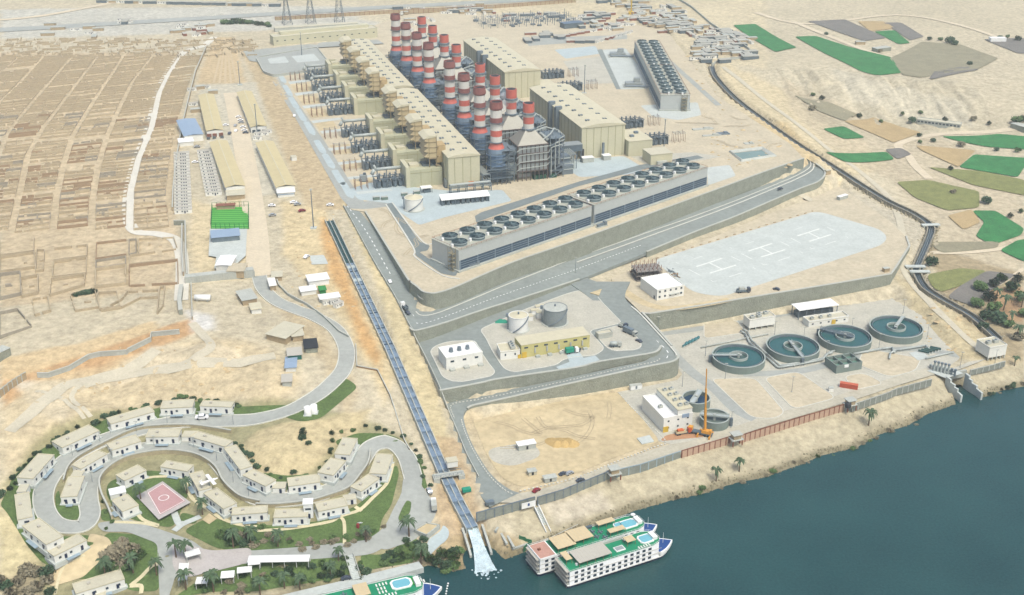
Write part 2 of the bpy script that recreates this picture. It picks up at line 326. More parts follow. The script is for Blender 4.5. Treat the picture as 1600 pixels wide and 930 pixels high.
SNAKE = [(1112, 102, 35), (1118, 120, 34.5), (1150, 155, 33), (1200, 193, 31), (1250, 228, 29), (1310, 266, 26), (1350, 292, 23), (1390, 316, 21), (1420, 330, 20), (1445, 345, 18.5), (1455, 358, 18), (1448, 380, 17), (1433, 415, 15.5), (1432, 425, 15), (1446, 450, 13.5), (1480, 472, 12), (1520, 495, 10.5), (1560, 530, 9)]
sw = smooth_line([W(x, y, z) for x, y, z in SNAKE], 3)
INTAKE = [W(1497, 586, 8), W(1521, 627, 2)]
CHUTE = [W(738, 826, 4.5), W(746, 850, 2.0), W(752, 870, .3), W(758, 892, -.5)]
BEDS = [[(CHUTE[i], CHUTE[i+1], 5.5+i*.8, 1.6) for i in range(3)], [(cw[i], cw[i+1], 3.0, 2.2) for i in range(len(cw)-1)], [(sw[i], sw[i+1], 3.2, 2.5) for i in range(len(sw)-1)], [(INTAKE[0], INTAKE[1], 5.5, 8.0)]]
def axis(lo, hi, step, far):
    a = list(np.arange(lo, hi+.1, step)); s = step; x = hi
    while x < far: s *= 1.35; x += s; a.append(x)
    s = step; x = lo; b = []
    while x > -far: s *= 1.35; x -= s; b.append(x)
    return np.array(b[::-1]+a)
gx = axis(-640, 640, 2.6, 7000)
gy = []; y_ = 380.0
while y_ < 1620: gy.append(y_); y_ += 1.9+(y_-380)*.0028
s_ = 6
while y_ < 9000: gy.append(y_); y_ += s_; s_ *= 1.35
y_ = 380.0; s_ = 3; pre = []
while y_ > -4000: y_ -= s_; s_ *= 1.5; pre.append(y_)
gy = np.array(pre[::-1]+gy)
GX, GY = np.meshgrid(gx, gy); GZ = Hfun(GX, GY)
nx, ny = len(gx), len(gy)
def hz(x, y):
    i = min(max(int(np.searchsorted(gx, x))-1, 0), nx-2); j = min(max(int(np.searchsorted(gy, y))-1, 0), ny-2)
    u = (x-gx[i])/(gx[i+1]-gx[i]); v = (y-gy[j])/(gy[j+1]-gy[j])
    return float(GZ[j, i]*(1-u)*(1-v)+GZ[j, i+1]*u*(1-v)+GZ[j+1, i]*(1-u)*v+GZ[j+1, i+1]*u*v)
def G(px, py, off=0):
    z = 20.0
    for _ in range(40):
        p = W(px, py, z); z2 = hz(p.x, p.y); z += (z2-z)*.6
        if abs(z2-z) < .01: break
    p = W(px, py, z); p.z = z+off; return p
# ------------------------------------------------------------------ ground sheet with painted soils
PAINT = [  # survey polygon, z, colour, softness m, strength
 ([(0, 62), (340, 62), (430, 100), (0, 100)], 35, (212, 202, 176), 12, .6),
 ([(0, 15), (420, 10), (640, 10), (640, 40), (350, 50), (0, 60)], 38, (208, 208, 196), 10, .8),
 ([(0, 85), (290, 85), (275, 380), (280, 450), (0, 480)], 34, (212, 192, 156), 6, .8),
 ([(335, 60), (365, 60), (385, 130), (305, 130)], 36, (219, 194, 150), 4, .8),
 ([(372, 75), (400, 80), (560, 325), (480, 330), (395, 120)], 36, (206, 186, 148), 4, .9),
 ([(310, 135), (400, 130), (450, 300), (330, 320)], 35, (214, 208, 186), 5, .9),
 ([(295, 310), (330, 320), (390, 310), (400, 430), (300, 440)], 34, (226, 208, 166), 6, .8),
 ([(440, 320), (515, 340), (560, 430), (620, 560), (600, 600), (540, 500), (440, 400)], 32, (226, 206, 160), 6, .8),
 ([(500, 350), (512, 350), (560, 470), (600, 560), (592, 570), (548, 500), (510, 420)], 30, (218, 176, 118), 5, .95),
 ([(535, 340), (555, 360), (690, 612), (745, 800), (725, 790), (660, 640)], 22, (220, 204, 160), 3, .9),
 ([(0, 580), (100, 560), (235, 520), (300, 500), (320, 515), (250, 540), (150, 575), (60, 592), (0, 625)], 31, (206, 168, 122), 3, .95),
 ([(0, 555), (120, 535), (240, 500), (250, 512), (120, 552), (0, 585)], 33, (222, 198, 154), 3, .9),
 ([(20, 600), (150, 592), (240, 550), (330, 545), (420, 560), (300, 565), (200, 590), (120, 610), (100, 650), (60, 640)], 27, (226, 222, 204), 5, .9),
 ([(290, 490), (330, 495), (340, 515), (300, 520)], 31, (236, 236, 230), 5, .8),
 (HILL1, 24, (219, 200, 160), 10, .7), (HILL2, 19, (216, 200, 156), 8, .7),
 ([(420, 470), (500, 500), (560, 600), (540, 640), (500, 560), (440, 500)], 27, (200, 178, 136), 6, .5),
 (CLIFF, 33, (206, 196, 168), 8, .9),
 ([(1290, 120), (1400, 150), (1500, 165), (1525, 188), (1440, 180), (1330, 155)], 33, (218, 212, 190), 6, .4),
 ([(1100, 90), (1290, 170), (1400, 240), (1300, 270), (1230, 230), (1130, 160)], 33, (224, 208, 168), 8, .8),
 ([(1130, 180), (1230, 190), (1290, 245), (1210, 262), (1150, 240)], 34, (218, 190, 136), 6, .5),
 ([(1215, 140), (1400, 200), (1600, 250), (1600, 420), (1470, 360), (1400, 280), (1300, 240), (1240, 190)], 25, (206, 192, 162), 10, .7),
 ([(1230, 150), (1300, 180), (1345, 215), (1270, 190)], 27, (190, 178, 150), 6, .8),
 ([(1230, 255), (1470, 350), (1440, 400), (1420, 360), (1300, 290)], 22, (206, 198, 176), 6, .6),
 ([(1400, 440), (1560, 520), (1560, 560), (1500, 555), (1440, 500)], 11, (212, 196, 154), 5, .8),
 ([(1440, 390), (1600, 430), (1600, 580), (1550, 540), (1470, 470)], 11, (178, 162, 128), 7, .9),
 ([(1530, 455), (1600, 450), (1600, 500), (1565, 500)], 10, (186, 150, 112), 4, .8),
 ([(800, 800), (960, 742), (1065, 712), (1320, 632), (1395, 607), (1490, 592), (1600, 570), (1600, 610), (1500, 635), (1000, 800), (850, 860), (800, 870)], 4, (197, 187, 157), 3, .9),
 ([(850, 795), (940, 770), (960, 790), (870, 815)], 4, (216, 206, 184), 4, .7),
 ([(700, 640), (760, 650), (900, 620), (1000, 600), (1040, 700), (800, 780)], 8, (222, 200, 156), 5, .5),
 ([(0, 775), (60, 712), (150, 668), (330, 645), (480, 652), (640, 690), (660, 800), (560, 880), (100, 930), (0, 930)], 12, (150, 148, 104), 5, .75), (HILL2, 19, (212, 196, 154), 5, 1),
 ([(0, 760), (40, 790), (60, 870), (40, 890), (0, 890)], 12, (222, 208, 164), 4, .9),
 ([(0, 895), (60, 885), (70, 930), (0, 930)], 9, (168, 156, 130), 4, .7),
 ([(680, 700), (720, 700), (760, 830), (740, 880), (700, 860), (680, 800)], 6, (206, 180, 140), 4, .8),
 ([(640, 860), (740, 830), (820, 840), (800, 880), (700, 895)], 3, (190, 170, 130), 3, .8),
 ([(560, 10), (1200, 0), (1200, 110), (900, 60), (560, 30)], 38, (222, 208, 172), 12, .7),
]
base = np.array([lin(210), lin(199), lin(170)])
col = np.zeros(GX.shape+(3,)); col[:] = base
for pts, z, c_, soft, st in PAINT:
    m = sstep(-soft*.5, soft*.5, sdist(GX.ravel(), GY.ravel(), WP(pts, z)).reshape(GX.shape)+soft*1.2*fbm(GX, GY, 14, 3, 5))*st
    col = col*(1-m[..., None])+np.array([lin(v) for v in c_])*m[..., None]
m = sstep(0, 10, sdist(GX.ravel(), GY.ravel(), WP(CLIFF, 33)).reshape(GX.shape)); sn = vnoise(GX/3.2+.02*GY, GY/60, 5); col *= (1+m*.42*(sn-.5))[..., None]
m = sstep(0, 12, sdist(GX.ravel(), GY.ravel(), WP(HILL1, 24)).reshape(GX.shape)); col *= (1+m*.34*fbm(GX, GY*.6, 13, 4, 61))[..., None]
# waterline: wet dark stones and scrub by height
wl = sstep(2.6, .9, GZ+.9*fbm(GX, GY, 6, 3, 9)); col = col*(1-.62*wl[..., None])+np.array([lin(104), lin(98), lin(72)])*.62*wl[..., None]
v1 = fbm(GX, GY, 60, 5, 41); v2 = fbm(GX, GY, 11, 4, 51)
col *= (1+.16*v1+.16*v2)[..., None]
far = np.clip((GY-1500)/800, 0, 1)[..., None]
col = col*K
me = bpy.data.meshes.new('ground'); nv = nx*ny
me.vertices.add(nv); me.vertices.foreach_set('co', np.stack([GX, GY, GZ], -1).ravel().astype(np.float32))
I = (np.arange(ny-1)[:, None]*nx+np.arange(nx-1)[None]).ravel()
F = np.stack([I, I+1, I+nx+1, I+nx], -1)
me.loops.add(F.size); me.loops.foreach_set('vertex_index', F.ravel().astype(np.int32))
me.polygons.add(len(F)); me.polygons.foreach_set('loop_start', (np.arange(len(F))*4).astype(np.int32))
me.update(calc_edges=True); me.polygons.foreach_set('use_smooth', [True]*len(F))
ca = me.color_attributes.new('soil', 'FLOAT_COLOR', 'POINT')
ca.data.foreach_set('color', np.concatenate([col, np.ones(GX.shape+(1,))], -1).ravel().astype(np.float32))
ground = bpy.data.objects.new('ground', me); sc.collection.objects.link(ground); struct(ground)
m = bpy.data.materials.new('desert_soil'); m.use_nodes = True; t = m.node_tree; b = t.nodes['Principled BSDF']
b.inputs['Roughness'].default_value = .95; b.inputs['Specular IOR Level'].default_value = .1
at = t.nodes.new('ShaderNodeAttribute'); at.attribute_name = 'soil'; geo = t.nodes.new('ShaderNodeNewGeometry')
n1 = t.nodes.new('ShaderNodeTexNoise'); n1.inputs['Scale'].default_value = .22; n1.inputs['Detail'].default_value = 9; n1.inputs['Roughness'].default_value = .72
mp = t.nodes.new('ShaderNodeMapRange'); mp.inputs[1].default_value = .3; mp.inputs[2].default_value = .7; mp.inputs[3].default_value = .66; mp.inputs[4].default_value = 1.32
vm = t.nodes.new('ShaderNodeVectorMath'); vm.operation = 'SCALE'
t.links.new(geo.outputs['Position'], n1.inputs['Vector']); t.links.new(n1.outputs[0], mp.inputs[0]); t.links.new(mp.outputs[0], vm.inputs['Scale'])
t.links.new(at.outputs['Color'], vm.inputs[0]); t.links.new(vm.outputs[0], b.inputs['Base Color'])
n2 = t.nodes.new('ShaderNodeTexNoise'); n2.inputs['Scale'].default_value = .5; n2.inputs['Detail'].default_value = 8
bp = t.nodes.new('ShaderNodeBump'); bp.inputs['Strength'].default_value = .7; bp.inputs['Distance'].default_value = 1.2
t.links.new(geo.outputs['Position'], n2.inputs['Vector']); t.links.new(n2.outputs[0], bp.inputs['Height']); t.links.new(bp.outputs[0], b.inputs['Normal'])
me.materials.append(m)
# river
m = bpy.data.materials.new('river_water'); m.use_nodes = True; t = m.node_tree; b = t.nodes['Principled BSDF']
b.inputs['Roughness'].default_value = .07; b.inputs['IOR'].default_value = 1.33
geo = t.nodes.new('ShaderNodeNewGeometry')
def nz_(s, det=6): 
    n = t.nodes.new('ShaderNodeTexNoise'); n.inputs['Scale'].default_value = s; n.inputs['Detail'].default_value = det; t.links.new(geo.outputs['Position'], n.inputs['Vector']); return n
cr = t.nodes.new('ShaderNodeValToRGB'); cr.color_ramp.elements[0].position = .3; cr.color_ramp.elements[1].position = .72
cr.color_ramp.elements[0].color = (.006, .032, .034, 1); cr.color_ramp.elements[1].color = (.02, .068, .066, 1)
a1 = nz_(.02, 5); a2 = nz_(.9, 6); ad = t.nodes.new('ShaderNodeMath'); ad.operation = 'ADD'; ml = t.nodes.new('ShaderNodeMath'); ml.operation = 'MULTIPLY'; ml.inputs[1].default_value = .5
t.links.new(a1.outputs[0], ad.inputs[0]); t.links.new(a2.outputs[0], ad.inputs[1]); t.links.new(ad.outputs[0], ml.inputs[0]); t.links.new(ml.outputs[0], cr.inputs[0]); t.links.new(cr.outputs[0], b.inputs['Base Color'])
bp = t.nodes.new('ShaderNodeBump'); bp.inputs['Strength'].default_value = .5; bp.inputs['Distance'].default_value = .35
a3 = nz_(.55, 9); a3.inputs['Roughness'].default_value = .7; t.links.new(a3.outputs[0], bp.inputs['Height']); t.links.new(bp.outputs[0], b.inputs['Normal'])
MATS['river_water'] = m
wb = MB(); wb.quad((-8900, -3900, 0), (8900, -3900, 0), (8900, 900, 0), (-8900, 900, 0)); struct(wb.build('river_water', m))
# ------------------------------------------------------------------ sheets, terraces, walls
def sheet(name, pts, z, m, off=.05, kind='structure', rnd=0, label=None):
    P = WP(pts, z) if not isinstance(pts[0], Vector) else pts
    if rnd: P = roundc(P, rnd)
    P = [Vector((p.x, p.y, p.z+off)) for p in P]
    o = MB().add(P, tri(P)).build(name, m); struct(o, label, kind); return o
def roundc(P, r, n=5):
    out = []
    for i in range(len(P)):
        a, b, c = P[i-1], P[i], P[(i+1) % len(P)]
        u = (a-b); v = (c-b); l = min(r, u.length*.48, v.length*.48); u = b+u.normalized()*l; v = b+v.normalized()*l
        for k in range(n+1):
            t = k/n; out.append(u*(1-t)**2+b*2*t*(1-t)+v*t*t)
    return out
def drape(name, pts, m, off=.22, cell=5, kind='structure', rnd=4, label=None, world=False, cat=None):
    P = [G(x, y) for x, y in pts] if not world else pts
    P = [Vector((p.x, p.y, 0)) for p in P]
    if rnd: P = roundc(P, rnd, 4)
    bm = bmesh.new(); vs = [bm.verts.new(p) for p in P]
    for t3 in tri(P):
        try: bm.faces.new([vs[i] for i in t3])
        except ValueError: pass
    for ax in (0, 1):
        lo = min(p[ax] for p in P); hi = max(p[ax] for p in P); x = math.floor(lo/cell)*cell+cell
        no = [0, 0, 0]; no[ax] = 1
        while x < hi:
            co = [0, 0, 0]; co[ax] = x
            bmesh.ops.bisect_plane(bm, geom=bm.verts[:]+bm.edges[:]+bm.faces[:], plane_co=co, plane_no=no, dist=1e-4); x += cell
    for v in bm.verts: v.co.z = hz(v.co.x, v.co.y)+off
    me = bpy.data.meshes.new(name); bm.to_mesh(me); bm.free(); me.materials.append(m)
    me.polygons.foreach_set('use_smooth', [True]*len(me.polygons))
    o = bpy.data.objects.new(name, me); sc.collection.objects.link(o); struct(o, label, kind)
    return o
def offset_line(P, d):
    out = []
    for i, p in enumerate(P):
        a = P[max(i-1, 0)]; b = P[min(i+1, len(P)-1)]; t_ = Vector((b.x-a.x, b.y-a.y, 0)).normalized(); out.append(Vector((p.x-t_.y*d, p.y+t_.x*d, p.z)))
    return out
def ribbon(name, P, wd, m, off=.3, drap=True, kind='structure', label=None, cross=5, n=5, parent=None):
    P = smooth_line(P, n); v = []; f = []; w_ = wd if callable(wd) else (lambda s: wd)
    N = len(P)
    rows = []
    for k in range(cross):
        u = k/(cross-1)-.5; rows.append(None)
    L = offset_line(P, 1.0); 
    for i, p in enumerate(P):
        nrm = (L[i]-p); nrm.z = 0
        for k in range(cross):
            q = p+nrm*((k/(cross-1)-.5)*w_(i/(N-1))); z = (hz(q.x, q.y) if drap else p.z)+off; v.append((q.x, q.y, z))
    for i in range(N-1):
        for k in range(cross-1): a = i*cross+k; f.append((a+cross, a+cross+1, a+1, a))
    f = [tuple(reversed(q)) for q in f]
    o = MB().add(v, f).build(name, m, parent, smooth=True); 
    if parent is None: struct(o, label, kind)
    return o
def terrace(name, P, m, skirt=4, off=0):
    n = len(P); v = [Vector((p.x, p.y, p.z+off)) for p in P]; f = tri(v); v = v+[Vector((p.x, p.y, p.z-skirt)) for p in P]
    f += [(i, (i+1) % n, n+(i+1) % n, n+i) for i in range(n)]
    return struct(MB().add(v, f).build(name, m))
def wall(name, label, P, H, th=.9, m=None, coping=True, cat='retaining wall', group=None, up=0.0, side=0, cope_m=None, cw_=.35):
    """P: top line points (z = top of retained ground), H: height below"""
    hs = H if isinstance(H, (list, tuple)) else [H]*len(P)
    a = offset_line(P, th/2+side); b_ = offset_line(P, -th/2+side); v = []; f = []
    for i in range(len(P)):
        zt = P[i].z+up; zb = P[i].z-hs[i]
        v += [(a[i].x, a[i].y, zb), (a[i].x, a[i].y, zt), (b_[i].x, b_[i].y, zt), (b_[i].x, b_[i].y, zb)]
    for i in range(len(P)-1):
        for k in range(3): f.append((i*4+k, i*4+k+1, (i+1)*4+k+1, (i+1)*4+k))
    e = (len(P)-1)*4; f += [(3, 2, 1, 0), (e, e+1, e+2, e+3)]
    o = MB().add(v, f).build(name, m or M_wall); tag(o, label, cat, group)
    if coping:
        a = offset_line(P, th/2+cw_/2+side); b_ = offset_line(P, -th/2-cw_/2+side); v = []; f = []
        for i in range(len(P)):
            zt = P[i].z+up
            v += [(a[i].x, a[i].y, zt-.15), (a[i].x, a[i].y, zt+.3), (b_[i].x, b_[i].y, zt+.3), (b_[i].x, b_[i].y, zt-.15)]
        for i in range(len(P)-1):
            for k in range(4): f.append((i*4+k, i*4+(k+1) % 4, (i+1)*4+(k+1) % 4, (i+1)*4+k))
        f += [(3, 2, 1, 0), (e, e+1, e+2, e+3)]
        MB().add(v, f).build('coping', cope_m or M_walltop, o)
    return o
def lineW(pts): return [W(*p) for p in pts]
# terraces
terrace('plateau', main_w, M_sandpad, 3)
terrace('terrace', mid_w, M_gravel, 3)
terrace('terrace', heli_w, M_sandpad, 3)
def ramp(name, a, b, m, off=0.0, skirt=2, inner=True):
    n = len(a); v = []; f = []
    a = [p+Vector(((p-q).x, (p-q).y, 0)).normalized()*(3.5 if inner else 0) for p, q in zip(a, b)]
    for p, q in zip(a, b):
        for k in range(4): r = p.lerp(q, k/3); v.append((r.x, r.y, r.z+off))
    for i in range(n-1):
        for k in range(3): o_ = i*4+k; f.append((o_, o_+4, o_+5, o_+1))
    # skirts both sides
    s = len(v)
    for p, q in zip(a, b): v += [(p.x, p.y, p.z-skirt), (q.x, q.y, q.z-skirt)]
    for i in range(n-1):
        f.append((i*4+3, (i+1)*4+3, s+(i+1)*2+1, s+i*2+1)); f.append((i*4, s+i*2, s+(i+1)*2, (i+1)*4))
    return struct(MB().add(v, f).build(name, m))
ramp('road', up_i, up_o, M_asphalt); ramp('road', lo_i, lo_o, M_asphalt)
# retaining walls
mA = smooth_line(WP(T_MAIN[2:15], ZM), 4)
def nearest_z(p, L):
    return min(L, key=lambda q: (q.x-p.x)**2+(q.y-p.y)**2).z
hA = [max(.6, p.z-nearest_z(p, up_i)+1.5) for p in mA]
wall('retaining_wall', 'long grey block retaining wall below the front cooling tower', mA, hA, up=.4)
bay = [W(652, 455, 31.5), W(655, 464, 31.5), W(664, 468, 31.5), W(680, 469, 31.5), W(694, 465, 31.5), W(699, 458, 31.5)]
wall('retaining_wall', 'short curved grey wall bulging out at the lower left corner of the plateau', smooth_line(bay, 4), 7, up=0, cw_=.3)
# outer wall of the upper ramp where it stands clear of the slope
def outer(L, i0, i1): return L[i0:i1]
bo = up_o[22:51]; hB = [max(.8, p.z-ZMID+1.0) for p in bo]
wall('retaining_wall', 'grey retaining wall between the upper ramp road and the tank terrace', bo, hB, up=.5)
bo = up_o[60:]; hB = [max(.8, p.z-ZH+2) for p in bo]
wall('retaining_wall', 'grey outer wall of the ramp road above the helipads', bo, hB, up=.7)
cm = smooth_line(WP(T_MID[1:9], ZMID), 4); hC = [max(.8, p.z-nearest_z(p, lo_i)+1.2) for p in cm]
wall('retaining_wall', 'grey wall below the yellow and white terrace buildings, above the lower ramp', cm, hC, up=.3)
hd = [W(1003, 490, 20), W(1015, 491, 20), W(1100, 477.5, 20), W(1200, 461, 20), W(1310, 443, 20), W(1392, 429, 20), W(1400, 418, 20), W(1421, 385, 20), W(1416, 370, 20)]
wall('retaining_wall', 'tall grey retaining wall in front of the helipads', hd, [3, 13.5, 13.5, 13.5, 13, 12, 9, 5, 2], up=.4)
lo = lo_o[19:62]; hD = [max(.8, p.z-max(ZL-1, min(ZL, 8))+1) for p in lo]
wall('retaining_wall', 'grey wall that curves around the lower ramp above the sandy lot', lo, hD, up=.4)
lo = lo_o[10:20]; wall('retaining_wall', 'slanting wall beside the lower ramp, left of the helipad wall', lo, [max(1, p.z-ZL+1) for p in lo], up=.9)
lf = [W(*p) for p in ((646, 519, 27.2), (650, 530, 24), (668, 565, 21.5), (687, 606, 20.5), (700, 640, 12.5), (716, 678, 10.6), (730, 712, 9.4), (748, 746, 8.8))]
wall('boundary_wall', 'thin low wall between the canal track and the terraces', smooth_line(lf, 3), 2.5, th=.4, m=M_conc, up=1.0, coping=False, cat='wall')
ul = [W(*p) for p in ((537, 322, 36), (555, 355, 34.6), (585, 410, 32.2), (618, 465, 29.6), (638, 505, 28), (645, 516, 27.4))]
wall('boundary_wall', 'thin low wall along the left edge of the upper ramp road', smooth_line(ul, 3), 2, th=.4, m=M_conc, up=1.0, coping=False, cat='wall')
# ------------------------------------------------------------------ pavements, roads, pads
def dashes(P, dl, gap, wd, m=None, off=.12, zf=None, name='road_marking', n=6, h=0):
    P = smooth_line(P, n) if n else P; mb = MB(); acc = 0; on = True; seg = dl; st = P[0]
    for a, b in zip(P, P[1:]):
        d = b-a; L = d.length; pos = 0
        while L-pos > 1e-6:
            s = min(seg, L-pos); p = a+d*(pos/L); q = a+d*((pos+s)/L)
            if on:
                t_ = Vector((d.x, d.y, 0)).normalized(); nn = Vector((-t_.y, t_.x, 0))*wd/2
                pts = [p+nn, p-nn, q-nn, q+nn]
                pts = [Vector((r.x, r.y, (hz(r.x, r.y) if zf == 'drape' else r.z)+off)) for r in pts]
                if h:
                    mb.add([(r.x, r.y, r.z-.1) for r in pts]+[(r.x, r.y, r.z+h) for r in pts], [(0, 1, 5, 4), (1, 2, 6, 5), (2, 3, 7, 6), (3, 0, 4, 7), (4, 5, 6, 7)])
                else: mb.add(pts, [(0, 1, 2, 3)])
            pos += s; seg -= s
            if seg <= 1e-6: on = not on; seg = dl if on else gap
    if mb.v: return struct(mb.build(name, m or M_mark))
PX = lambda pts, z: [W(p[0], p[1], z) for p in pts]
# --- plateau
sheet('road', [(417, 113), (432, 113), (468, 165), (510, 225), (562, 308), (600, 312), (640, 306), (648, 312), (612, 322), (572, 327), (548, 326), (533, 310), (463, 187)], ZM, M_asphalt2, .06)
for i, (x, y) in enumerate([(434, 118), (443, 138), (452, 157), (463, 176), (476, 196), (492, 225), (505, 247), (520, 272), (533, 292)]):
    s = 1+i*.06; sheet('pavement', [(x-2*s, y-4*s), (x+5*s, y-5*s), (x+14*s, y+9*s), (x+13*s, y+13*s), (x+6*s, y+10*s)], ZM, M_bluepave, .1, rnd=3)
for i in range(9):
    x, y = [(450, 128), (460, 146), (472, 166), (486, 189), (500, 205), (512, 232), (527, 254), (542, 277), (556, 300)][i]
    sheet('pavement', [(x, y), (x+38+i*2, y-5), (x+42+i*2, y-2), (x+3, y+4)], ZM, M_paleconc, .09)
sheet('pavement', [(545, 296), (580, 285), (640, 292), (700, 298), (785, 297), (800, 314), (690, 341), (655, 352), (625, 332), (610, 318), (560, 312)], ZM, M_bluepave, .07, rnd=3)
sheet('pavement', [(888, 250), (975, 244), (1005, 262), (1000, 272), (905, 277), (884, 262)], ZM, M_bluepave, .08, rnd=4)
sheet('pavement', [(866, 78), (930, 72), (938, 84), (884, 92)], ZM, M_bluepave, .08, rnd=3)
sheet('pavement', [(880, 96), (938, 88), (960, 130), (905, 132)], ZM, M_gravel, .06)
sheet('pavement', [(940, 78), (978, 76), (1022, 138), (970, 140)], ZM, M_paleconc, .08, rnd=3)
sheet('road', [(933, 78), (941, 77), (970, 140), (963, 140)], ZM, M_asphalt, .12)
sheet('pavement', [(1000, 165), (1090, 160), (1096, 180), (1060, 188), (1020, 182)], ZM, M_paleconc, .08, rnd=4)
sheet('road', [(1035, 90), (1046, 92), (1128, 165), (1118, 165)], ZM, M_asphalt2, .1)
sheet('road', [(820, 60), (980, 55), (980, 61), (826, 72)], ZM, M_asphalt2, .1)
sheet('pavement', [(985, 245), (1080, 238), (1128, 245), (1100, 250), (1020, 262)], ZM, M_gravel, .1)
sheet('pavement', [(1105, 262), (1140, 258), (1150, 275), (1106, 290)], ZM, M_paleconc, .1, rnd=3)
sheet('road', [(604, 319), (612, 317), (656, 378), (672, 384), (668, 392), (655, 394), (675, 408), (716, 424), (712, 432), (690, 428), (650, 400), (646, 386)], ZM, M_darkroad, .14, rnd=2)
dashes(PX([(613, 317), (658, 376), (676, 381)], ZM), 50, .01, 1.0, M_kerb, .1, h=.25, name='kerb')
dashes(PX([(603, 320), (645, 386), (649, 402), (690, 430), (718, 436)], ZM), 50, .01, 1.0, M_kerb, .1, h=.25, name='kerb')
sheet('road', [(742, 338), (752, 332), (905, 284), (1000, 258), (1090, 243), (1100, 247), (1000, 266), (905, 291), (760, 342), (744, 348)], ZM, M_darkroad, .14)
sheet('road', [(380, 80), (500, 66), (590, 62), (600, 68), (500, 74), (440, 82), (425, 100), (390, 95)], 37, M_asphalt2, 0)
P = WP([(400, 90), (495, 74), (512, 95), (510, 106), (428, 118), (412, 112)], ZM+2.0)
P = roundc(P, 5); o = terrace('terrace', P, M_asphalt2, 3)
wall('retaining_wall', 'low curved grey wall round the small raised yard left of the far hall', P[5:]+P[:6], 3, th=.6, up=.5, m=M_conc)
sheet('pavement', [(418, 92), (445, 88), (452, 98), (422, 100)], ZM+2, M_paleconc, .1, rnd=3)
sheet('pavement', [(455, 88), (490, 84), (500, 95), (465, 98)], ZM+2, M_paleconc, .1, rnd=3)
# bus-yard sand beds beside the road
for i in range(8):
    x, y = [(452, 133), (464, 152), (477, 173), (491, 194), (515, 230), (530, 253), (547, 280), (560, 303)][i]
    sheet('sand_bed', [(x, y-3), (x+30, y-5), (x+38, y+9), (x+9, y+12)], ZM, M_sandlot, .065)
# settling pond
pr = WP([(1138, 238), (1192, 232), (1214, 245), (1158, 254)], 35.6)
pr2 = WP([(1145, 240), (1190, 235), (1203, 244), (1160, 250)], 35.6)
sheet('pond_water', [(1145, 240), (1190, 235), (1203, 244), (1160, 250)], ZM, mat('pond_green', C(132, 158, 150), rough=.2), .25)
mb = MB()
for i in range(4):
    j = (i+1) % 4; a, b, c, d = pr[i].copy(), pr[j].copy(), pr2[j].copy(), pr2[i].copy()
    for q in (a, b, c, d): q.z = ZM
    e1, e2 = a.lerp(d, .3), b.lerp(c, .3)
    for q in (e1, e2): q.z = ZM+1.6
    c.z = d.z = ZM+.2
    mb.quad(a, b, e2, e1); mb.quad(e1, e2, c, d)
tag(mb.build('pond_basin', M_conc), 'sloped concrete basin of the small green pond on the sand', 'basin')
# upper ramp details
mid = [a.lerp(b, .55) for a, b in zip(up_i, up_o)]
dashes([up_i[i].lerp(up_o[i], .45) for i in range(0, 22)], 3, 4, .5, n=0, off=.12)
dashes([up_i[i].lerp(up_o[i], .6) for i in range(24, 60)], 1.2, 1.6, .5, n=0, off=.12)
dashes([up_i[i].lerp(up_o[i], .35) for i in range(50, 92)], 60, .01, .9, M_kerb, n=0, off=.12, h=.2, name='kerb')
dashes([up_i[i].lerp(up_o[i], .16) for i in range(20, 92)], 60, .01, .7, M_kerb, n=0, off=.12, h=.2, name='kerb')
dashes([lo_i[i].lerp(lo_o[i], .5) for i in range(8, 28)], 3, 3.4, .5, n=0, off=.12)
dashes([lo_i[i].lerp(lo_o[i], .22) for i in range(28, 66)], .9, 1.1, .5, M_kerb, n=0, off=.1, h=.3, name='kerb')
dashes([lo_i[i].lerp(lo_o[i], .78) for i in range(66, 90)], .9, 1.1, .5, M_kerb, n=0, off=.1, h=.3, name='kerb')
dashes([lo_i[i].lerp(lo_o[i], .9) for i in range(8, 26)], 90, .01, 1.0, M_kerb, n=0, off=.1, h=.5, name='kerb')
# --- tank terrace
sheet('road', T_MID, ZMID, M_asphalt, .04)
def pad(pts, z, m=M_gravel, off=.14, r=4):
    P = roundc(WP(pts, z), r); o = terrace('pavement', [Vector((p.x, p.y, p.z+off)) for p in P], m, 0.0)
    dashes([Vector((p.x, p.y, z)) for p in P+[P[0]]], 200, .01, .5, M_kerb, off=.05, n=0, h=.22, name='kerb')
pad([(672, 549), (692, 590), (706, 596), (722, 597), (768, 588), (774, 581), (764, 569), (750, 548), (742, 532), (700, 534), (680, 541)], ZMID)
pad([(760, 530), (750, 515), (820, 484), (881, 461), (904, 454), (928, 457), (941, 473), (972, 505), (920, 517), (945, 545), (930, 556), (897, 558), (880, 562), (869, 571), (803, 582), (790, 578), (783, 570), (770, 550)], ZMID)
pad([(928, 519), (973, 507), (998, 530), (1003, 541), (995, 547), (957, 549), (945, 541)], ZMID, r=5)
sheet('pavement', [(869, 574), (890, 566), (884, 552), (905, 550), (912, 560), (930, 556), (937, 563), (900, 575), (875, 579)], ZMID, M_bluepave, .2)
mb = MB(); mb.poly([(p.x, p.y) for p in PX([(922, 458), (940, 452), (936, 462)], 20.6)], 20.5, 20.85)
struct(mb.build('traffic_island', M_sandlot)); tag(bpy.data.objects['traffic_island'], None, None)
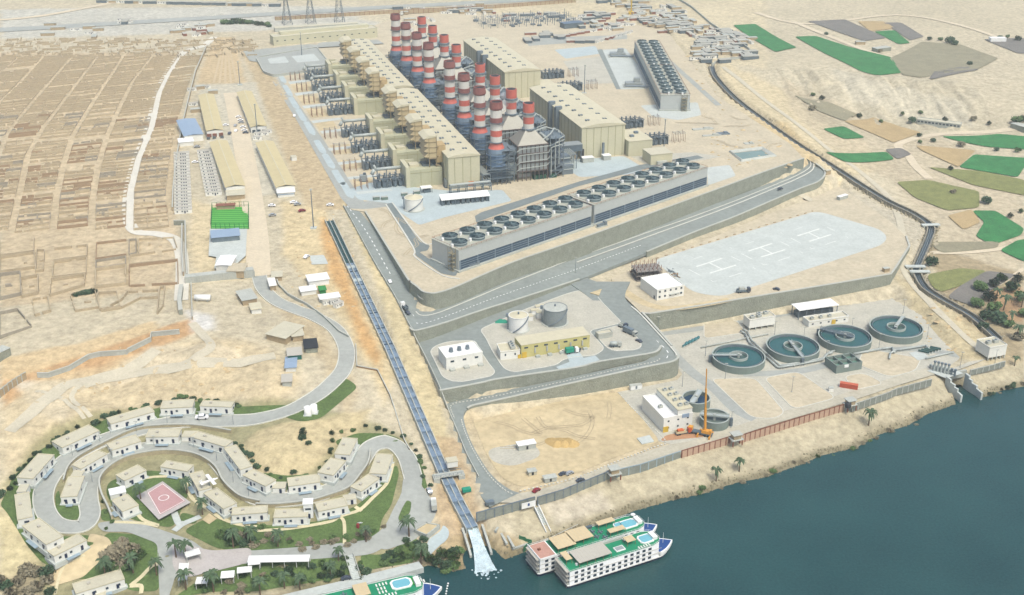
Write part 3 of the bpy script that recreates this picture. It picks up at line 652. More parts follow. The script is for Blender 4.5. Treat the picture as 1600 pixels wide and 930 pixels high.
# --- helipads
P = roundc(WP([(1020, 407), (1272, 331), (1288, 333), (1376, 359), (1387, 371), (1378, 383), (1230, 431), (1128, 464), (1082, 457), (1058, 436)], ZH), 8)
sheet('helipad', P, 0, M_paleconc, .06, label='pale concrete apron carrying three painted landing pads')
def hp(x, y): return W(1020+x/4, 330+y/4, ZH)
def stripe(mb, a, b, wd, z=.11):
    a, b = hp(*a), hp(*b); t_ = (b-a).normalized(); n = Vector((-t_.y, t_.x, 0))*wd/2
    mb.quad(*[Vector((q.x, q.y, ZH+z)) for q in (a+n, a-n, b-n, b+n)])
mb = MB()
for ox, oy in ((0, 0), (325, -97), (632, -192)):
    k = 1-ox/4200
    def s_(x, y): return (275+ox+(x-275)*k, 345+oy+(y-345)*k)
    stripe(mb, s_(272, 348), s_(432, 296), 1.6, .11); stripe(mb, s_(358, 388), s_(520, 338), 1.6, .11); stripe(mb, s_(350, 322), s_(434, 364), 1.3, .125)
    stripe(mb, s_(225, 365), s_(297, 402), .7, .11); stripe(mb, s_(490, 284), s_(548, 312), .7, .11); stripe(mb, s_(476, 412), s_(556, 386), .7, .11); stripe(mb, s_(255, 300), s_(310, 282), .5, .11)
    stripe(mb, s_(362, 432), s_(376, 442), .5, .11); stripe(mb, s_(374, 442), s_(402, 436), .5, .11)
    stripe(mb, s_(145, 322), s_(160, 330), .5, .11); stripe(mb, s_(625, 352), s_(642, 362), .5, .11)
struct(mb.build('helipad_marking', mat('faded_paint', C(226, 230, 222, .72), var=.12, scale=.3)))
dashes(PX([(1025, 404), (1150, 366), (1270, 330)], ZH), 2.0, 6, .7, M_beigewall, off=.05, n=2, h=.4, name='kerb')
ribbon('track', [W(x, y, ZH) for x, y in ((952, 440), (975, 455), (1010, 475), (1050, 482), (1110, 474), (1140, 468))], 6, M_sandlot, .08, False)
# --- waterfront terrace
sheet('yard', [(965, 613), (1058, 594), (1066, 585), (1024, 522), (1200, 490), (1310, 472), (1392, 457), (1440, 470), (1470, 492), (1545, 560), (1497, 578), (1458, 582), (1395, 597), (1320, 622), (1180, 663), (1065, 698), (1030, 690)], ZL, M_gravel, .05)
ribbon('road', [W(x, y, ZL) for x, y in ((779, 778), (830, 776), (900, 757), (960, 733), (1040, 704), (1100, 692), (1180, 664), (1320, 622), (1400, 596), (1455, 580))], 8, mat('river_road', C(204, 198, 176), var=.14, scale=.1), .10, False)
dashes(PX([(812, 768), (900, 747), (960, 723), (1020, 700), (1040, 690), (1010, 660), (985, 635), (968, 616)], ZL), .9, 1.2, .6, M_kerb, off=.1, h=.3, name='kerb')
ribbon('road', [W(x, y, ZL) for x, y in ((1024, 526), (1060, 562), (1085, 585), (1115, 606), (1150, 640), (1180, 655))], 7, M_asphalt2, .12, False)
ribbon('road', [W(x, y, ZL) for x, y in ((1030, 520), (1110, 509), (1200, 493), (1300, 476), (1390, 463), (1440, 482), (1490, 535))], 9, M_asphalt2, .09, False)
ribbon('road', [W(x, y, ZL) for x, y in ((1160, 585), (1250, 580), (1330, 560), (1420, 545), (1500, 556))], 6, M_asphalt2, .11, False)
for a in ([(1110, 592), (1180, 591), (1227, 645), (1210, 655), (1174, 653)], [(1193, 591), (1247, 581), (1307, 622), (1240, 640)], [(1318, 588), (1350, 583), (1382, 600), (1335, 610)], [(1350, 545), (1440, 560), (1430, 580), (1390, 590), (1340, 570)], [(1100, 500), (1150, 500), (1165, 520), (1100, 530)]):
    pad(a, ZL, M_sandpad, .16, 5)
sheet('sand_lot', [(738, 655), (762, 648), (900, 622), (965, 612), (1000, 650), (1032, 690), (1000, 700), (960, 715), (900, 740), (815, 762), (785, 748), (760, 710)], ZL, M_sandlot, .06, rnd=5)
sheet('sand_patch', [(760, 702), (830, 690), (850, 712), (800, 730), (768, 722)], ZL, M_gravel, .1, rnd=7)
# pile of sand and slab on the lot
mb = MB(); c = W(878, 690, ZL)
for k in range(9): a = W(862+k*4, 690+(k % 3)*2, ZL); mb.cyl(a.x, a.y, ZL, ZL+1.2+.5*(k % 3), 4, .3, 9)
tag(mb.build('sand_heap', mat('heap', C(206, 176, 116))), 'brown heap of sand on the sandy lot', 'sand heap')
a, b = W(996, 690, ZL), W(1013, 684, ZL); mb = MB(); mb.poly([(p.x, p.y) for p in PX([(995, 686), (1015, 681), (1022, 691), (1003, 695)], ZL)], ZL, ZL+.5)
tag(mb.build('concrete_slab', M_paleconc), 'pale square concrete slab at the corner of the sandy lot', 'slab')
# --- west side roads
ribbon('track', [G(x, y) for x, y in ((404, 432), (402, 380), (395, 320), (386, 262), (372, 190), (362, 145))], 15, M_track, .25)
ribbon('track', [G(x, y) for x, y in ((335, 58), (318, 72), (296, 78), (283, 86), (262, 115), (246, 150), (234, 200), (214, 250), (202, 300), (201, 340), (212, 362), (245, 366), (272, 374), (283, 395), (285, 430), (283, 470))], 8, mat('white_track', C(234, 230, 214), var=.08, scale=.1), .3)
ribbon('road', [G(x, y) for x, y in ((405, 432), (412, 452), (430, 470), (460, 484), (495, 497), (525, 516), (541, 545), (538, 575), (518, 600), (490, 622), (450, 643), (400, 656), (345, 659), (300, 659), (255, 664), (205, 676), (155, 692), (113, 714), (86, 738), (70, 765), (69, 792), (82, 815), (104, 824), (130, 822), (141, 805), (138, 782), (139, 760), (152, 738), (178, 716), (213, 704), (255, 698), (296, 700), (330, 712), (355, 738), (375, 758), (400, 778), (434, 782), (476, 779), (513, 768), (545, 748), (565, 720), (579, 700), (597, 692), (618, 697), (636, 717), (646, 748), (640, 775), (628, 800), (612, 830), (585, 850), (560, 857), (500, 863), (440, 868), (380, 872))], lambda s: 8.2, M_asphalt2, .3, n=5)
for sgn in (-1, 1):
    P = smooth_line([G(x, y) for x, y in ((405, 432), (412, 452), (430, 470), (460, 484), (495, 497), (525, 516), (541, 545), (538, 575), (518, 600), (490, 622), (450, 643), (400, 656), (345, 659), (300, 659), (255, 664), (205, 676), (155, 692), (113, 714), (86, 738), (70, 765), (69, 792), (82, 815), (104, 824), (130, 822), (141, 805), (138, 782), (139, 760), (152, 738), (178, 716), (213, 704), (255, 698), (296, 700), (330, 712), (355, 738), (375, 758), (400, 778), (434, 782), (476, 779), (513, 768), (545, 748), (565, 720), (579, 700), (597, 692), (618, 697), (636, 717), (646, 748))], 5)
    dashes(offset_line(P, sgn*4.3), 200, .01, .5, M_kerb, off=.1, zf='drape', n=0, h=.45, name='kerb')
drape('road', [(632, 735), (668, 770), (682, 800), (678, 812), (650, 845), (600, 862), (580, 850), (605, 820), (625, 790)], M_asphalt2, .33)
drape('road', [(150, 818), (200, 812), (250, 828), (300, 845), (330, 868), (300, 872), (275, 900), (262, 940), (250, 940), (248, 900), (246, 850), (200, 832), (160, 832)], M_asphalt2, .33, rnd=3)
drape('pavement', [(270, 845), (330, 862), (395, 856), (390, 880), (330, 895), (290, 905), (270, 890)], M_pinkpave, .38)
# far highway and tracks
ribbon('highway', [G(x, y) for x, y in ((-80, 52), (100, 42), (250, 33), (400, 24), (600, 12), (760, 4), (900, -4))], 22, M_asphalt2, .5)
ribbon('track', [G(x, y) for x, y in ((-60, 36), (60, 26), (180, 4), (240, -8))], 10, M_track, .5)
ribbon('track', [G(x, y) for x, y in ((1238, 34), (1290, 55), (1370, 85), (1450, 100))], 7, M_track, .5)
ribbon('track', [G(x, y) for x, y in ((1180, 20), (1262, 38), (1400, 24), (1500, 40), (1600, 75))], 7, M_track, .5)
ribbon('track', [G(x, y) for x, y in ((1130, 105), (1180, 145), (1240, 190), (1300, 238), (1380, 300), (1400, 330), (1410, 370), (1412, 420), (1450, 470), (1500, 520), (1545, 558))], 5, mat('chalk_track', C(213, 205, 180)), .3)
ribbon('track', [G(x, y) for x, y in ((1452, 280), (1432, 262), (1420, 245), (1405, 225), (1470, 210), (1560, 205), (1620, 200))], 7, M_track, .35)
ribbon('track', [G(x, y) for x, y in ((1440, 400), (1500, 395), (1570, 388), (1620, 375))], 5, M_track, .35)
ribbon('track', [G(x, y) for x, y in ((1510, 455), (1515, 470), (1530, 480), (1512, 460), (1520, 450), (1560, 445), (1600, 420))], 3, M_track, .35)
for pts, w_ in ((((245, 547), (200, 578), (150, 592), (100, 604), (60, 635), (15, 675)), 7), (((430, 556), (330, 566), (250, 577), (190, 586), (130, 600)), 8), (((130, 600), (112, 622), (142, 652)), 2.5), (((55, 612), (95, 622), (120, 640), (132, 655)), 2.2), (((300, 505), (330, 540), (300, 562)), 5), (((1240, 300), (1330, 330), (1390, 350), (1405, 380)), 6)):
    ribbon('track', [G(x, y) for x, y in pts], w_, mat('chalk_track', C(213, 205, 180), var=.12, scale=.1), .22)
# construction trench tracks at the head of the camp road
for k in range(5): ribbon('track', [G(x, y) for x, y in ((350+k*1.5, 62), (334+k*9, 130))], 2.2, mat('orange_track', C(214, 194, 156)), .2)
# --- lawns and fields
M_lawn = mat('lawn_grass', C(98, 122, 66, .6), var=.3, scale=.12, bump=.6, fine=2)
M_crop = mat('green_crop', C(60, 134, 74, .62), var=.3, scale=.12, bump=.8, fine=1.5)
M_crop2 = mat('olive_crop', C(142, 146, 88, .6), var=.25, scale=.15, bump=.8, fine=1.5)
M_fallow = mat('fallow_soil', C(134, 130, 122, .6), var=.16, scale=.1, bump=.8)
M_stubble = mat('stubble', C(196, 172, 126, .6), var=.14, scale=.1, bump=.6)
M_dryfield = mat('dry_field', C(160, 154, 126, .6), var=.16, scale=.1, bump=.6)
for pts, m in [([(86, 775), (92, 765), (96, 786), (132, 784), (134, 800), (125, 812), (100, 814), (88, 800)], M_lawn),
    ([(158, 797), (168, 795), (175, 815), (158, 814)], M_lawn), ([(170, 752), (230, 735), (300, 742), (300, 760), (270, 826), (215, 815), (180, 800), (165, 770)], M_lawn),
    ([(283, 800), (310, 808), (306, 820), (280, 815)], M_lawn), ([(285, 830), (322, 810), (420, 822), (500, 815), (560, 790), (600, 745), (620, 725), (624, 740), (612, 790), (596, 812), (590, 845), (575, 850), (500, 858), (400, 862), (340, 858)], M_lawn),
    ([(165, 832), (240, 838), (248, 860), (250, 925), (215, 925), (150, 905), (90, 905), (150, 880)], M_lawn), ([(0, 790), (20, 745), (60, 705), (120, 672), (180, 650), (300, 626), (380, 636), (470, 634), (540, 590), (560, 605), (500, 655), (470, 660), (440, 650), (380, 652), (250, 655), (160, 685), (90, 725), (60, 770), (60, 810), (80, 835), (110, 840), (140, 835), (150, 850), (110, 880), (70, 885), (40, 850), (10, 800)], M_lawn),
    ([(380, 870), (520, 866), (545, 870), (550, 900), (400, 925), (270, 935), (300, 915)], M_lawn), ([(560, 866), (600, 868), (650, 838), (665, 860), (650, 880), (570, 892)], M_lawn),
    ([(520, 690), (560, 676), (620, 682), (655, 715), (668, 762), (662, 765), (645, 722), (622, 692), (575, 690), (540, 705)], M_lawn),
    ([(350, 690), (370, 705), (400, 740), (450, 745), (490, 740), (470, 765), (410, 768), (370, 745)], M_lawn)]:
    drape('lawn', pts, m, .2, kind='stuff', label='lawn and scrub between the compound houses')
for pts, m in [([(1145, 40), (1180, 38), (1245, 75), (1212, 82)], M_crop), ([(1242, 58), (1275, 57), (1330, 75), (1392, 90), (1408, 115), (1370, 118), (1345, 112), (1290, 85)], M_crop),
    ([(1262, 34), (1320, 31), (1385, 60), (1350, 65)], M_fallow), ([(1340, 34), (1380, 34), (1400, 45), (1360, 50)], M_stubble), ([(1380, 36), (1408, 36), (1444, 58), (1422, 64)], M_fallow), ([(1366, 50), (1398, 48), (1422, 68), (1404, 70)], M_crop),
    ([(1390, 92), (1440, 66), (1500, 70), (1560, 92), (1530, 108), (1440, 122), (1410, 118)], M_dryfield), ([(1460, 112), (1510, 104), (1530, 110), (1450, 124)], M_fallow),
    ([(1536, 62), (1600, 60), (1620, 85), (1590, 84)], M_fallow),
    ([(1285, 202), (1318, 198), (1352, 216), (1318, 218)], M_crop), ([(1318, 190), (1360, 185), (1440, 208), (1396, 224)], M_stubble), ([(1288, 238), (1385, 238), (1398, 250), (1320, 254)], M_crop), ([(1382, 234), (1408, 232), (1425, 242), (1402, 250)], M_fallow),
    ([(1240, 150), (1290, 160), (1340, 180), (1320, 190), (1280, 175)], M_dryfield), ([(1470, 214), (1560, 210), (1640, 218), (1640, 236), (1540, 230), (1500, 222)], M_crop),
    ([(1430, 228), (1525, 236), (1497, 262), (1440, 236)], M_stubble), ([(1522, 242), (1610, 248), (1590, 278), (1498, 262)], M_crop), ([(1450, 262), (1530, 268), (1600, 282), (1620, 310), (1520, 290)], M_crop2),
    ([(1400, 285), (1450, 282), (1530, 300), (1530, 325), (1480, 330), (1430, 310)], M_crop2), ([(1480, 338), (1518, 328), (1532, 348), (1505, 360)], M_stubble), ([(1518, 330), (1555, 330), (1600, 358), (1596, 368), (1550, 384), (1524, 370), (1538, 348)], M_crop),
    ([(1562, 392), (1590, 376), (1640, 372), (1640, 410), (1600, 410)], M_crop), ([(1448, 432), (1500, 420), (1542, 424), (1500, 448), (1470, 460), (1455, 448)], M_crop2), ([(1500, 448), (1542, 424), (1588, 430), (1540, 460), (1520, 480), (1480, 468)], M_fallow),
    ([(1450, 383), (1560, 378), (1560, 388), (1470, 396)], M_dryfield)]:
    drape('field', pts, m, .6, 8, label=None)
drape('lawn', [(636, 783), (643, 786), (641, 804), (626, 818), (622, 812), (628, 796)], M_lawn, .6, kind='stuff', rnd=3)
# --- compound court and canals
def concp(name, P, m, h=.3, off=0): return None
cq = PX([(213, 775), (254, 752), (298, 785), (248, 812)], 11.5)
zc = max(hz(p.x, p.y) for p in cq)+.35
sheet('court', [Vector((p.x, p.y, zc)) for p in PX([(213, 775), (254, 752), (298, 785), (248, 812)], zc)], 0, M_pinkpave, .0)
cq = PX([(230, 770), (254, 755), (290, 783), (250, 805)], zc); sheet('court', [Vector((p.x, p.y, zc)) for p in cq], 0, M_pink, .06)
mb = MB(); ctr = sum(cq, Vector())/4; mb.ring(ctr.x, ctr.y, zc+.1, zc+.12, 2.4, 2.1, 20)
for i in range(4):
    a, b = cq[i].lerp(ctr, .06), cq[(i+1) % 4].lerp(ctr, .06); d = (b-a).normalized(); n = Vector((-d.y, d.x, 0))*.12; mb.quad(*[Vector((q.x, q.y, zc+.13)) for q in (a+n, a-n, b-n, b+n)])
struct(mb.build('court_marking', M_mark))
# ------------------------------------------------------------------ outfall canal down to the river
cl = []
for a, b in zip(cw, cw[1:]):
    k = max(2, int((b-a).length/9)); cl += [a.lerp(b, i/k) for i in range(k)]
cl.append(cw[-1])
can = thing('outfall_canal', 'long twin channel concrete canal stepping down from the plateau to the river', 'canal', (0, 0, 0))
for off, nm in ((-2.7, 'wall'), (2.7, 'wall'), (0, 'divider')):
    P = offset_line(cl, off); o = wall(nm, None, P, 3.4, th=.45 if off else .4, m=M_conc, up=.5, coping=False, cat=None); o.parent = can
    for k in ('label', 'category'):
        if k in o: del o[k]
nd = 7
def wstrip(name, m, L, off, wd, dz, steps=False):
    v = []; f = []
    A_ = offset_line(L, off-wd/2); B_ = offset_line(L, off+wd/2)
    for i in range(len(L)-1):
        za = L[i].z-dz; zb = (za if steps else L[i+1].z-dz); s = len(v)
        v += [(A_[i].x, A_[i].y, za), (B_[i].x, B_[i].y, za), (B_[i+1].x, B_[i+1].y, zb), (A_[i+1].x, A_[i+1].y, zb)]
        f.append((s, s+3, s+2, s+1)) 
        if steps and i < len(L)-2:
            zc_ = L[i+1].z-dz; s = len(v); v += [(A_[i+1].x, A_[i+1].y, zb), (B_[i+1].x, B_[i+1].y, zb), (B_[i+1].x, B_[i+1].y, zc_), (A_[i+1].x, A_[i+1].y, zc_)]; f.append((s, s+1, s+2, s+3))
    return struct(MB().add(v, f).build(name, m))
for off in (-1.35, 1.35):
    wstrip('canal_water', M_canaldark, cl[:nd+1], off, 2.4, 1.0)
    wstrip('canal_water', M_bluestep, cl[nd:], off, 2.4, .7, True)
A_ = offset_line(cl, 0)
for i in range(nd, len(cl)-1):
    d = (cl[i+1]-cl[i]); a = math.atan2(d.y, d.x)
    for off in (-1.35, 1.35):
        q = offset_line([cl[i], cl[i+1]], off)[0].lerp(offset_line([cl[i], cl[i+1]], off)[1], .35+.3*(i % 2))
        MB().box(0, 0, 0, 4.2 if i % 2 else 1.2, 2.2, 1.6).build('weir', M_bluepave if i % 2 else M_ctlouver, can).location = (q.x, q.y, q.z-1.9); can.children[-1].rotation_euler = (0, 0, a)
# spill chute and foam
ch = [W(738, 824, 4.4), W(746, 848, 2.0), W(752, 868, .5), W(759, 893, .2)]
v = []; f = []; L = smooth_line(ch, 5); wds = [4.0+5*(i/len(L))**3 for i in range(len(L))]
rr = random.Random(3)
for i, p in enumerate(L):
    d = (L[min(i+1, len(L)-1)]-L[max(i-1, 0)]); n = Vector((-d.y, d.x, 0)).normalized()
    for k in range(9): q = p+n*(k/8-.5)*2*wds[i]*.62; v.append((q.x, q.y, max(q.z+rr.uniform(-.25, .35), .08)))
for i in range(len(L)-1):
    for k in range(8): a = i*9+k; f.append((a, a+1, a+10, a+9))
struct(MB().add(v, f).build('foam', M_foam, smooth=True), 'white foaming water spilling into the river', 'stuff')
for sgn, nm in ((-1, 'left'), (1, 'right')):
    P = offset_line(L, sgn*4.6)[:11]
    tag(wall('chute_wall', 'low rough wall on the %s bank of the foaming spillway' % ('west' if sgn > 0 else 'east'), P, 3, th=1.0, m=M_conc, up=.8, coping=False), cat='wall')
mb = MB()
for k in range(70):
    x, y = rr.gauss(758, 9), rr.gauss(893, 4); p = W(x, y, .06); s = rr.uniform(.15, .8)
    pts = [(p.x+s*math.cos(a)*rr.uniform(.6, 1.2), p.y+s*math.sin(a)*rr.uniform(.6, 1.2)) for a in [i*.9 for i in range(7)]]
    mb.poly(pts, .01, .06+k*.001)
struct(mb.build('foam', M_foam), 'patches of white foam drifting on the dark water', 'stuff')
# spoil heaps and tyre marks
rr = random.Random(19); mb = MB()
for x0, x1, y0, y1, n in ((1105, 1235, 190, 262, 90), (450, 560, 330, 500, 60), (1420, 1530, 480, 550, 60), (60, 430, 540, 620, 70), (1060, 1130, 60, 180, 30)):
    for k in range(n):
        x, y = rr.uniform(x0, x1), rr.uniform(y0, y1); z_ = 36 if y0 == 190 else None; p = G(x, y); s = rr.uniform(.5, 2.0 if x0 < 500 else 3.0)
        if sdist(np.array([p.x]), np.array([p.y]), main_w)[0] > 0: p = W(x, y, ZM)
        v = [(p.x+s*rr.uniform(.7, 1.3)*math.cos(a_), p.y+s*rr.uniform(.6, 1.1)*math.sin(a_), p.z-.3) for a_ in (0, 1, 2, 3.1, 4.2, 5.2)]+[(p.x+rr.uniform(-.3, .3)*s, p.y, p.z+s*rr.uniform(.2, .4))]; mb.add(v, [(i, (i+1) % 6, 6) for i in range(6)])
struct(mb.build('spoil_heaps', mat('spoil', C(206, 184, 142), var=.2, scale=.4)), 'small heaps of dug sand and rubble', 'stuff')
M_tyre = mat('tyre_mark', C(196, 180, 146), var=.15)
for k in range(26):
    if k < 10: x0, y0, z_ = rr.uniform(770, 960), rr.uniform(650, 730), ZL
    elif k < 18: x0, y0, z_ = rr.uniform(1120, 1230), rr.uniform(190, 250), ZM
    else: x0, y0, z_ = rr.uniform(580, 640), rr.uniform(345, 400), ZM
    a_ = rr.uniform(0, 3.14); p = W(x0, y0, z_); P = []
    for i in range(5): P.append(Vector((p.x+9*i*math.cos(a_), p.y+9*i*math.sin(a_), z_))); a_ += rr.uniform(-.25, .25)
    P = [q for q in P if (z_ == ZM and sdist(np.array([q.x]), np.array([q.y]), main_w)[0] > 3) or (z_ == ZL and sdist(np.array([q.x]), np.array([q.y]), WP([(745, 660), (960, 620), (1020, 690), (900, 738), (800, 760), (775, 740)], ZL))[0] > 2)]
    if len(P) > 2:
        for o_ in (-.9, .9): ribbon('track', offset_line(P, o_), .5, M_tyre, .16, False, cross=2, n=4)
mb = MB()
for k in range(420):
    i = rr.randrange(len(sw)-1); q = sw[i].lerp(sw[i+1], rr.random()); n = Vector((-(sw[i+1]-sw[i]).y, (sw[i+1]-sw[i]).x, 0)).normalized(); q = q+n*rr.choice([-1, 1])*rr.uniform(2.6, 6.5); s = rr.uniform(.3, 1.3); z = hz(q.x, q.y)
    mb.add([(q.x+s*math.cos(a_), q.y+s*math.sin(a_), z-.3) for a_ in (0, 1.3, 2.6, 4.0, 5.2)]+[(q.x, q.y, max(z, q.z-.5)+s*.6)], [(j, (j+1) % 5, 5) for j in range(5)])
struct(mb.build('bank_rubble', mat('stones2', C(176, 166, 138), var=.35, scale=.8)), 'rubble along the banks of the dark canal', 'stuff')
# footbridge over the canal
c = W(701, 742, 12); t_ = thing('footbridge', 'small grey service bridge crossing the twin channel canal', 'bridge', c, math.radians(15))
MB().box(0, 0, 0, 14, 3.4, .6).build('deck', M_conc, t_)
mb = MB()
for y in (-1.6, 1.6):
    mb.box(0, y, 1.6, 14, .12, .12)
    for x in range(-6, 7, 2): mb.box(x, y, .6, .12, .12, 1)
mb.build('railing', M_steel, t_)
mb = MB(); mb.box(-6, 0, -3, 3, 4.4, 3); mb.box(6, 0, -3, 3, 4.4, 3); mb.build('abutment', M_conc, t_)
c = W(694, 712, 13); t_ = thing('gate_hut', 'small pale hut beside the canal footbridge', 'hut', W(706, 727, 13.2), math.radians(15)); MB().box(0, 0, 0, 5, 4, 3).build('wall', M_offwhite, t_); MB().box(0, 0, 3, 5.5, 4.5, .3).build('roof', M_roofbeige, t_)
# ------------------------------------------------------------------ dark lined irrigation canal to the east
cn = thing('irrigation_canal', 'dark walled irrigation canal winding down the east side to the palms', 'canal', (0, 0, 0))
M_dwall = mat('dark_canal_wall', C(158, 152, 134), var=.4, scale=.25)
for off in (-2.5, 2.5):
    o = wall('wall', None, offset_line(sw, off), 4.5, th=.8, m=M_dwall, up=.8, coping=False, cat=None); o.parent = cn
v = []; f = []; A_ = offset_line(sw, -2.3); B_ = offset_line(sw, 2.3)
for i in range(len(sw)): v += [(A_[i].x, A_[i].y, sw[i].z-1.5), (B_[i].x, B_[i].y, sw[i].z-1.5)]
for i in range(len(sw)-1): f.append((i*2, i*2+1, i*2+3, i*2+2))
struct(MB().add(v, f).build('canal_water', mat('canal_murk', C(84, 96, 100), rough=.4, var=.4, scale=.3)))
mb = MB()
for off, r in ((-1.1, .4), (.2, .4), (1.4, .4)): mb.path([Vector((p.x, p.y, p.z-1.0)) for p in offset_line(sw, off)], r, 5)
mb.build('pipe', M_steel, cn)
for k, (x, y) in enumerate(((1312, 253), (1454, 352), (1430, 417), (1437, 425))):
    p = W(x, y, [25.5, 18.8, 16.3, 15.6][k]); t_ = thing('culvert_bridge', 'small pale slab bridge over the dark canal, %s one from the north' % NTH[k], 'bridge', p, math.radians([60, 5, 0, 0][k]), None)
    MB().box(0, 0, 0, 13, 3.4, .7).build('deck', M_paleconc, t_); mb = MB(); mb.box(-5, 0, -3, 1, 3.2, 3); mb.box(5, 0, -3, 1, 3.2, 3); mb.build('abutment', M_conc, t_)
# north east boundary wall behind the cabins
wl = [G(x, y) for x, y in ((1112, 103), (1125, 95), (1160, 92), (1175, 88), (1170, 78), (1110, 38), (1080, 12), (1060, 0))]
tag(wall('boundary_wall', 'grey boundary wall between the cabin yard and the green field', wl, [3]*8, th=.8, m=M_conc, up=2.5, coping=False), cat='wall')
# ------------------------------------------------------------------ power plant frame: U runs right along the hall fronts, V runs away along the halls
ORG = W(704, 298, ZM); TH = math.radians(17.6); U = Vector((math.cos(TH), math.sin(TH), 0)); V = Vector((-math.sin(TH), math.cos(TH), 0))
def pl(u, v, z=0): return ORG+U*u+V*v+Vector((0, 0, z))
def uv(px, py, z=ZM): d = W(px, py, z)-ORG; return d.dot(U), d.dot(V)
# ------------------------------------------------------------------ turbine halls
def hall(name, label, u0, u1, v0, v1, h, rise=1.8, vents=True, m=None, parts=()):
    c = pl((u0+u1)/2, v0); t_ = thing(name, label, 'hall', c, TH); w2 = (u1-u0)/2; L = v1-v0
    MB().box(0, L/2, 0, 2*w2, L, h).build('wall', m or M_cream, t_)
    mb = MB(); n = 8; v = []
    for y in (-.5, L+.5):
        for i in range(n+1):
            x = -w2-.5+(2*w2+1)*i/n; v.append((x, y, h+.05+rise*(1-(2*i/n-1)**2)))
        v += [(w2+.5, y, h-.5), (-w2-.5, y, h-.5)]
    k = n+3; f = [(i, i+1, k+i+1, k+i) for i in range(n)]+[(n+1, n+2, k+n+2, k+n+1)][:0]
    f += [tuple(range(k))[::1], tuple(range(2*k-1, k-1, -1)), (n, n+1, k+n+1, k+n), (n+2, 0, k, k+n+2)]
    mb.add(v, f).build('roof', M_creamroof, t_)
    mb = MB(); y = 12
    while y < L-4:
        for s in (-.28, .12): 
            mb.box(s*w2*2, y, h+rise*.7, 1.2, 2.2, 1.1); mb.box(s*w2*2+2, y, h+rise*.7, 1.2, 2.2, 1.0)
        y += 15
    mb.build('roof_vent', M_steel, t_)
    mb = MB()
    for x in (-w2-.12, w2+.12):
        y = 6
        while y < L-2: mb.box(x, y, 0, .25, .5, h-.6); y += 8
    for x in range(int(-w2)+4, int(w2), 6): mb.box(x, -.1, 0, .35, .2, h-.3)
    mb.box(0, -.15, h-.9, 2*w2+.2, .25, .5)
    mb.build('cladding_seam', mat('seam', C(184, 180, 142)), t_)
    return t_
h1 = hall('turbine_hall', 'long cream gas turbine hall with bowed roof, nearest the front cooling tower', -.5, 23, 3, 197, 24)
mb = MB(); mb.box(5, -.3, 0, 4, .5, 4.5); mb.build('door', M_orange, h1)
h2 = hall('turbine_hall', 'second long cream gas turbine hall, far end of the left row', -.5, 22, 207, 404, 24)
s1 = hall('turbine_hall', 'wide cream steam turbine hall standing right of the near chimneys', 116, 152, 41, 168, 25, 2.2)
MB().box(-17.5, -.4, 0, 3, .6, 8).build('door', M_black, s1)
s2 = hall('turbine_hall', 'wide cream steam turbine hall, the far one behind the front steam hall', 112, 146, 228, 368, 25, 2.2)
for t_, L in ((s1, 127), (s2, 140)):
    mb = MB()
    for y in (L*.42, L*.55): mb.box(-19.5, y, 0, 3, 4, 27); mb.box(-18, y, 24, 5, 3, 4)
    mb.build('stair_tower', M_steel, t_)
t_ = thing('electrical_building', 'low cream annex at the right foot of the front steam hall', 'building', pl(163, 36), TH)
MB().box(0, 14, 0, 20, 30, 12).build('wall', M_cream, t_); MB().box(0, 14, 12, 20.6, 30.6, .5).build('roof', M_creamroof, t_)
mb = MB(); mb.box(-3, 10, 12.5, 3, 3, 1.5); mb.box(4, 18, 12.5, 3, 3, 1.5); mb.build('roof_vent', M_steel, t_)
t_ = thing('electrical_building', 'small cream block with flat roof in front of the low annex', 'building', pl(170, 12), TH)
MB().box(0, 6, 0, 18, 16, 8).build('wall', M_cream, t_); MB().box(0, 6, 8, 18.6, 16.6, .5).build('roof', M_roofbeige, t_); MB().box(0, -3, 0, 8, 2, 3).build('porch', M_conc, t_)
for k, (u, v) in enumerate(((118, 33), (134, 34))):
    t_ = thing('entrance_kiosk', ['small grey kiosk at the dark door of the front steam hall', 'small grey kiosk with duct against the middle of the steam hall front'][k], 'kiosk', pl(u, v), TH)
    MB().box(0, 0, 0, 9-3*k, 5, 3.6).build('wall', M_conc, t_); MB().box(0, 0, 3.6, 9.6-3*k, 5.6, .4).build('roof', M_white, t_)
    if k: MB().box(-1.5, 3, 3.8, 1.6, 1.6, 9).build('duct', M_steel, t_)
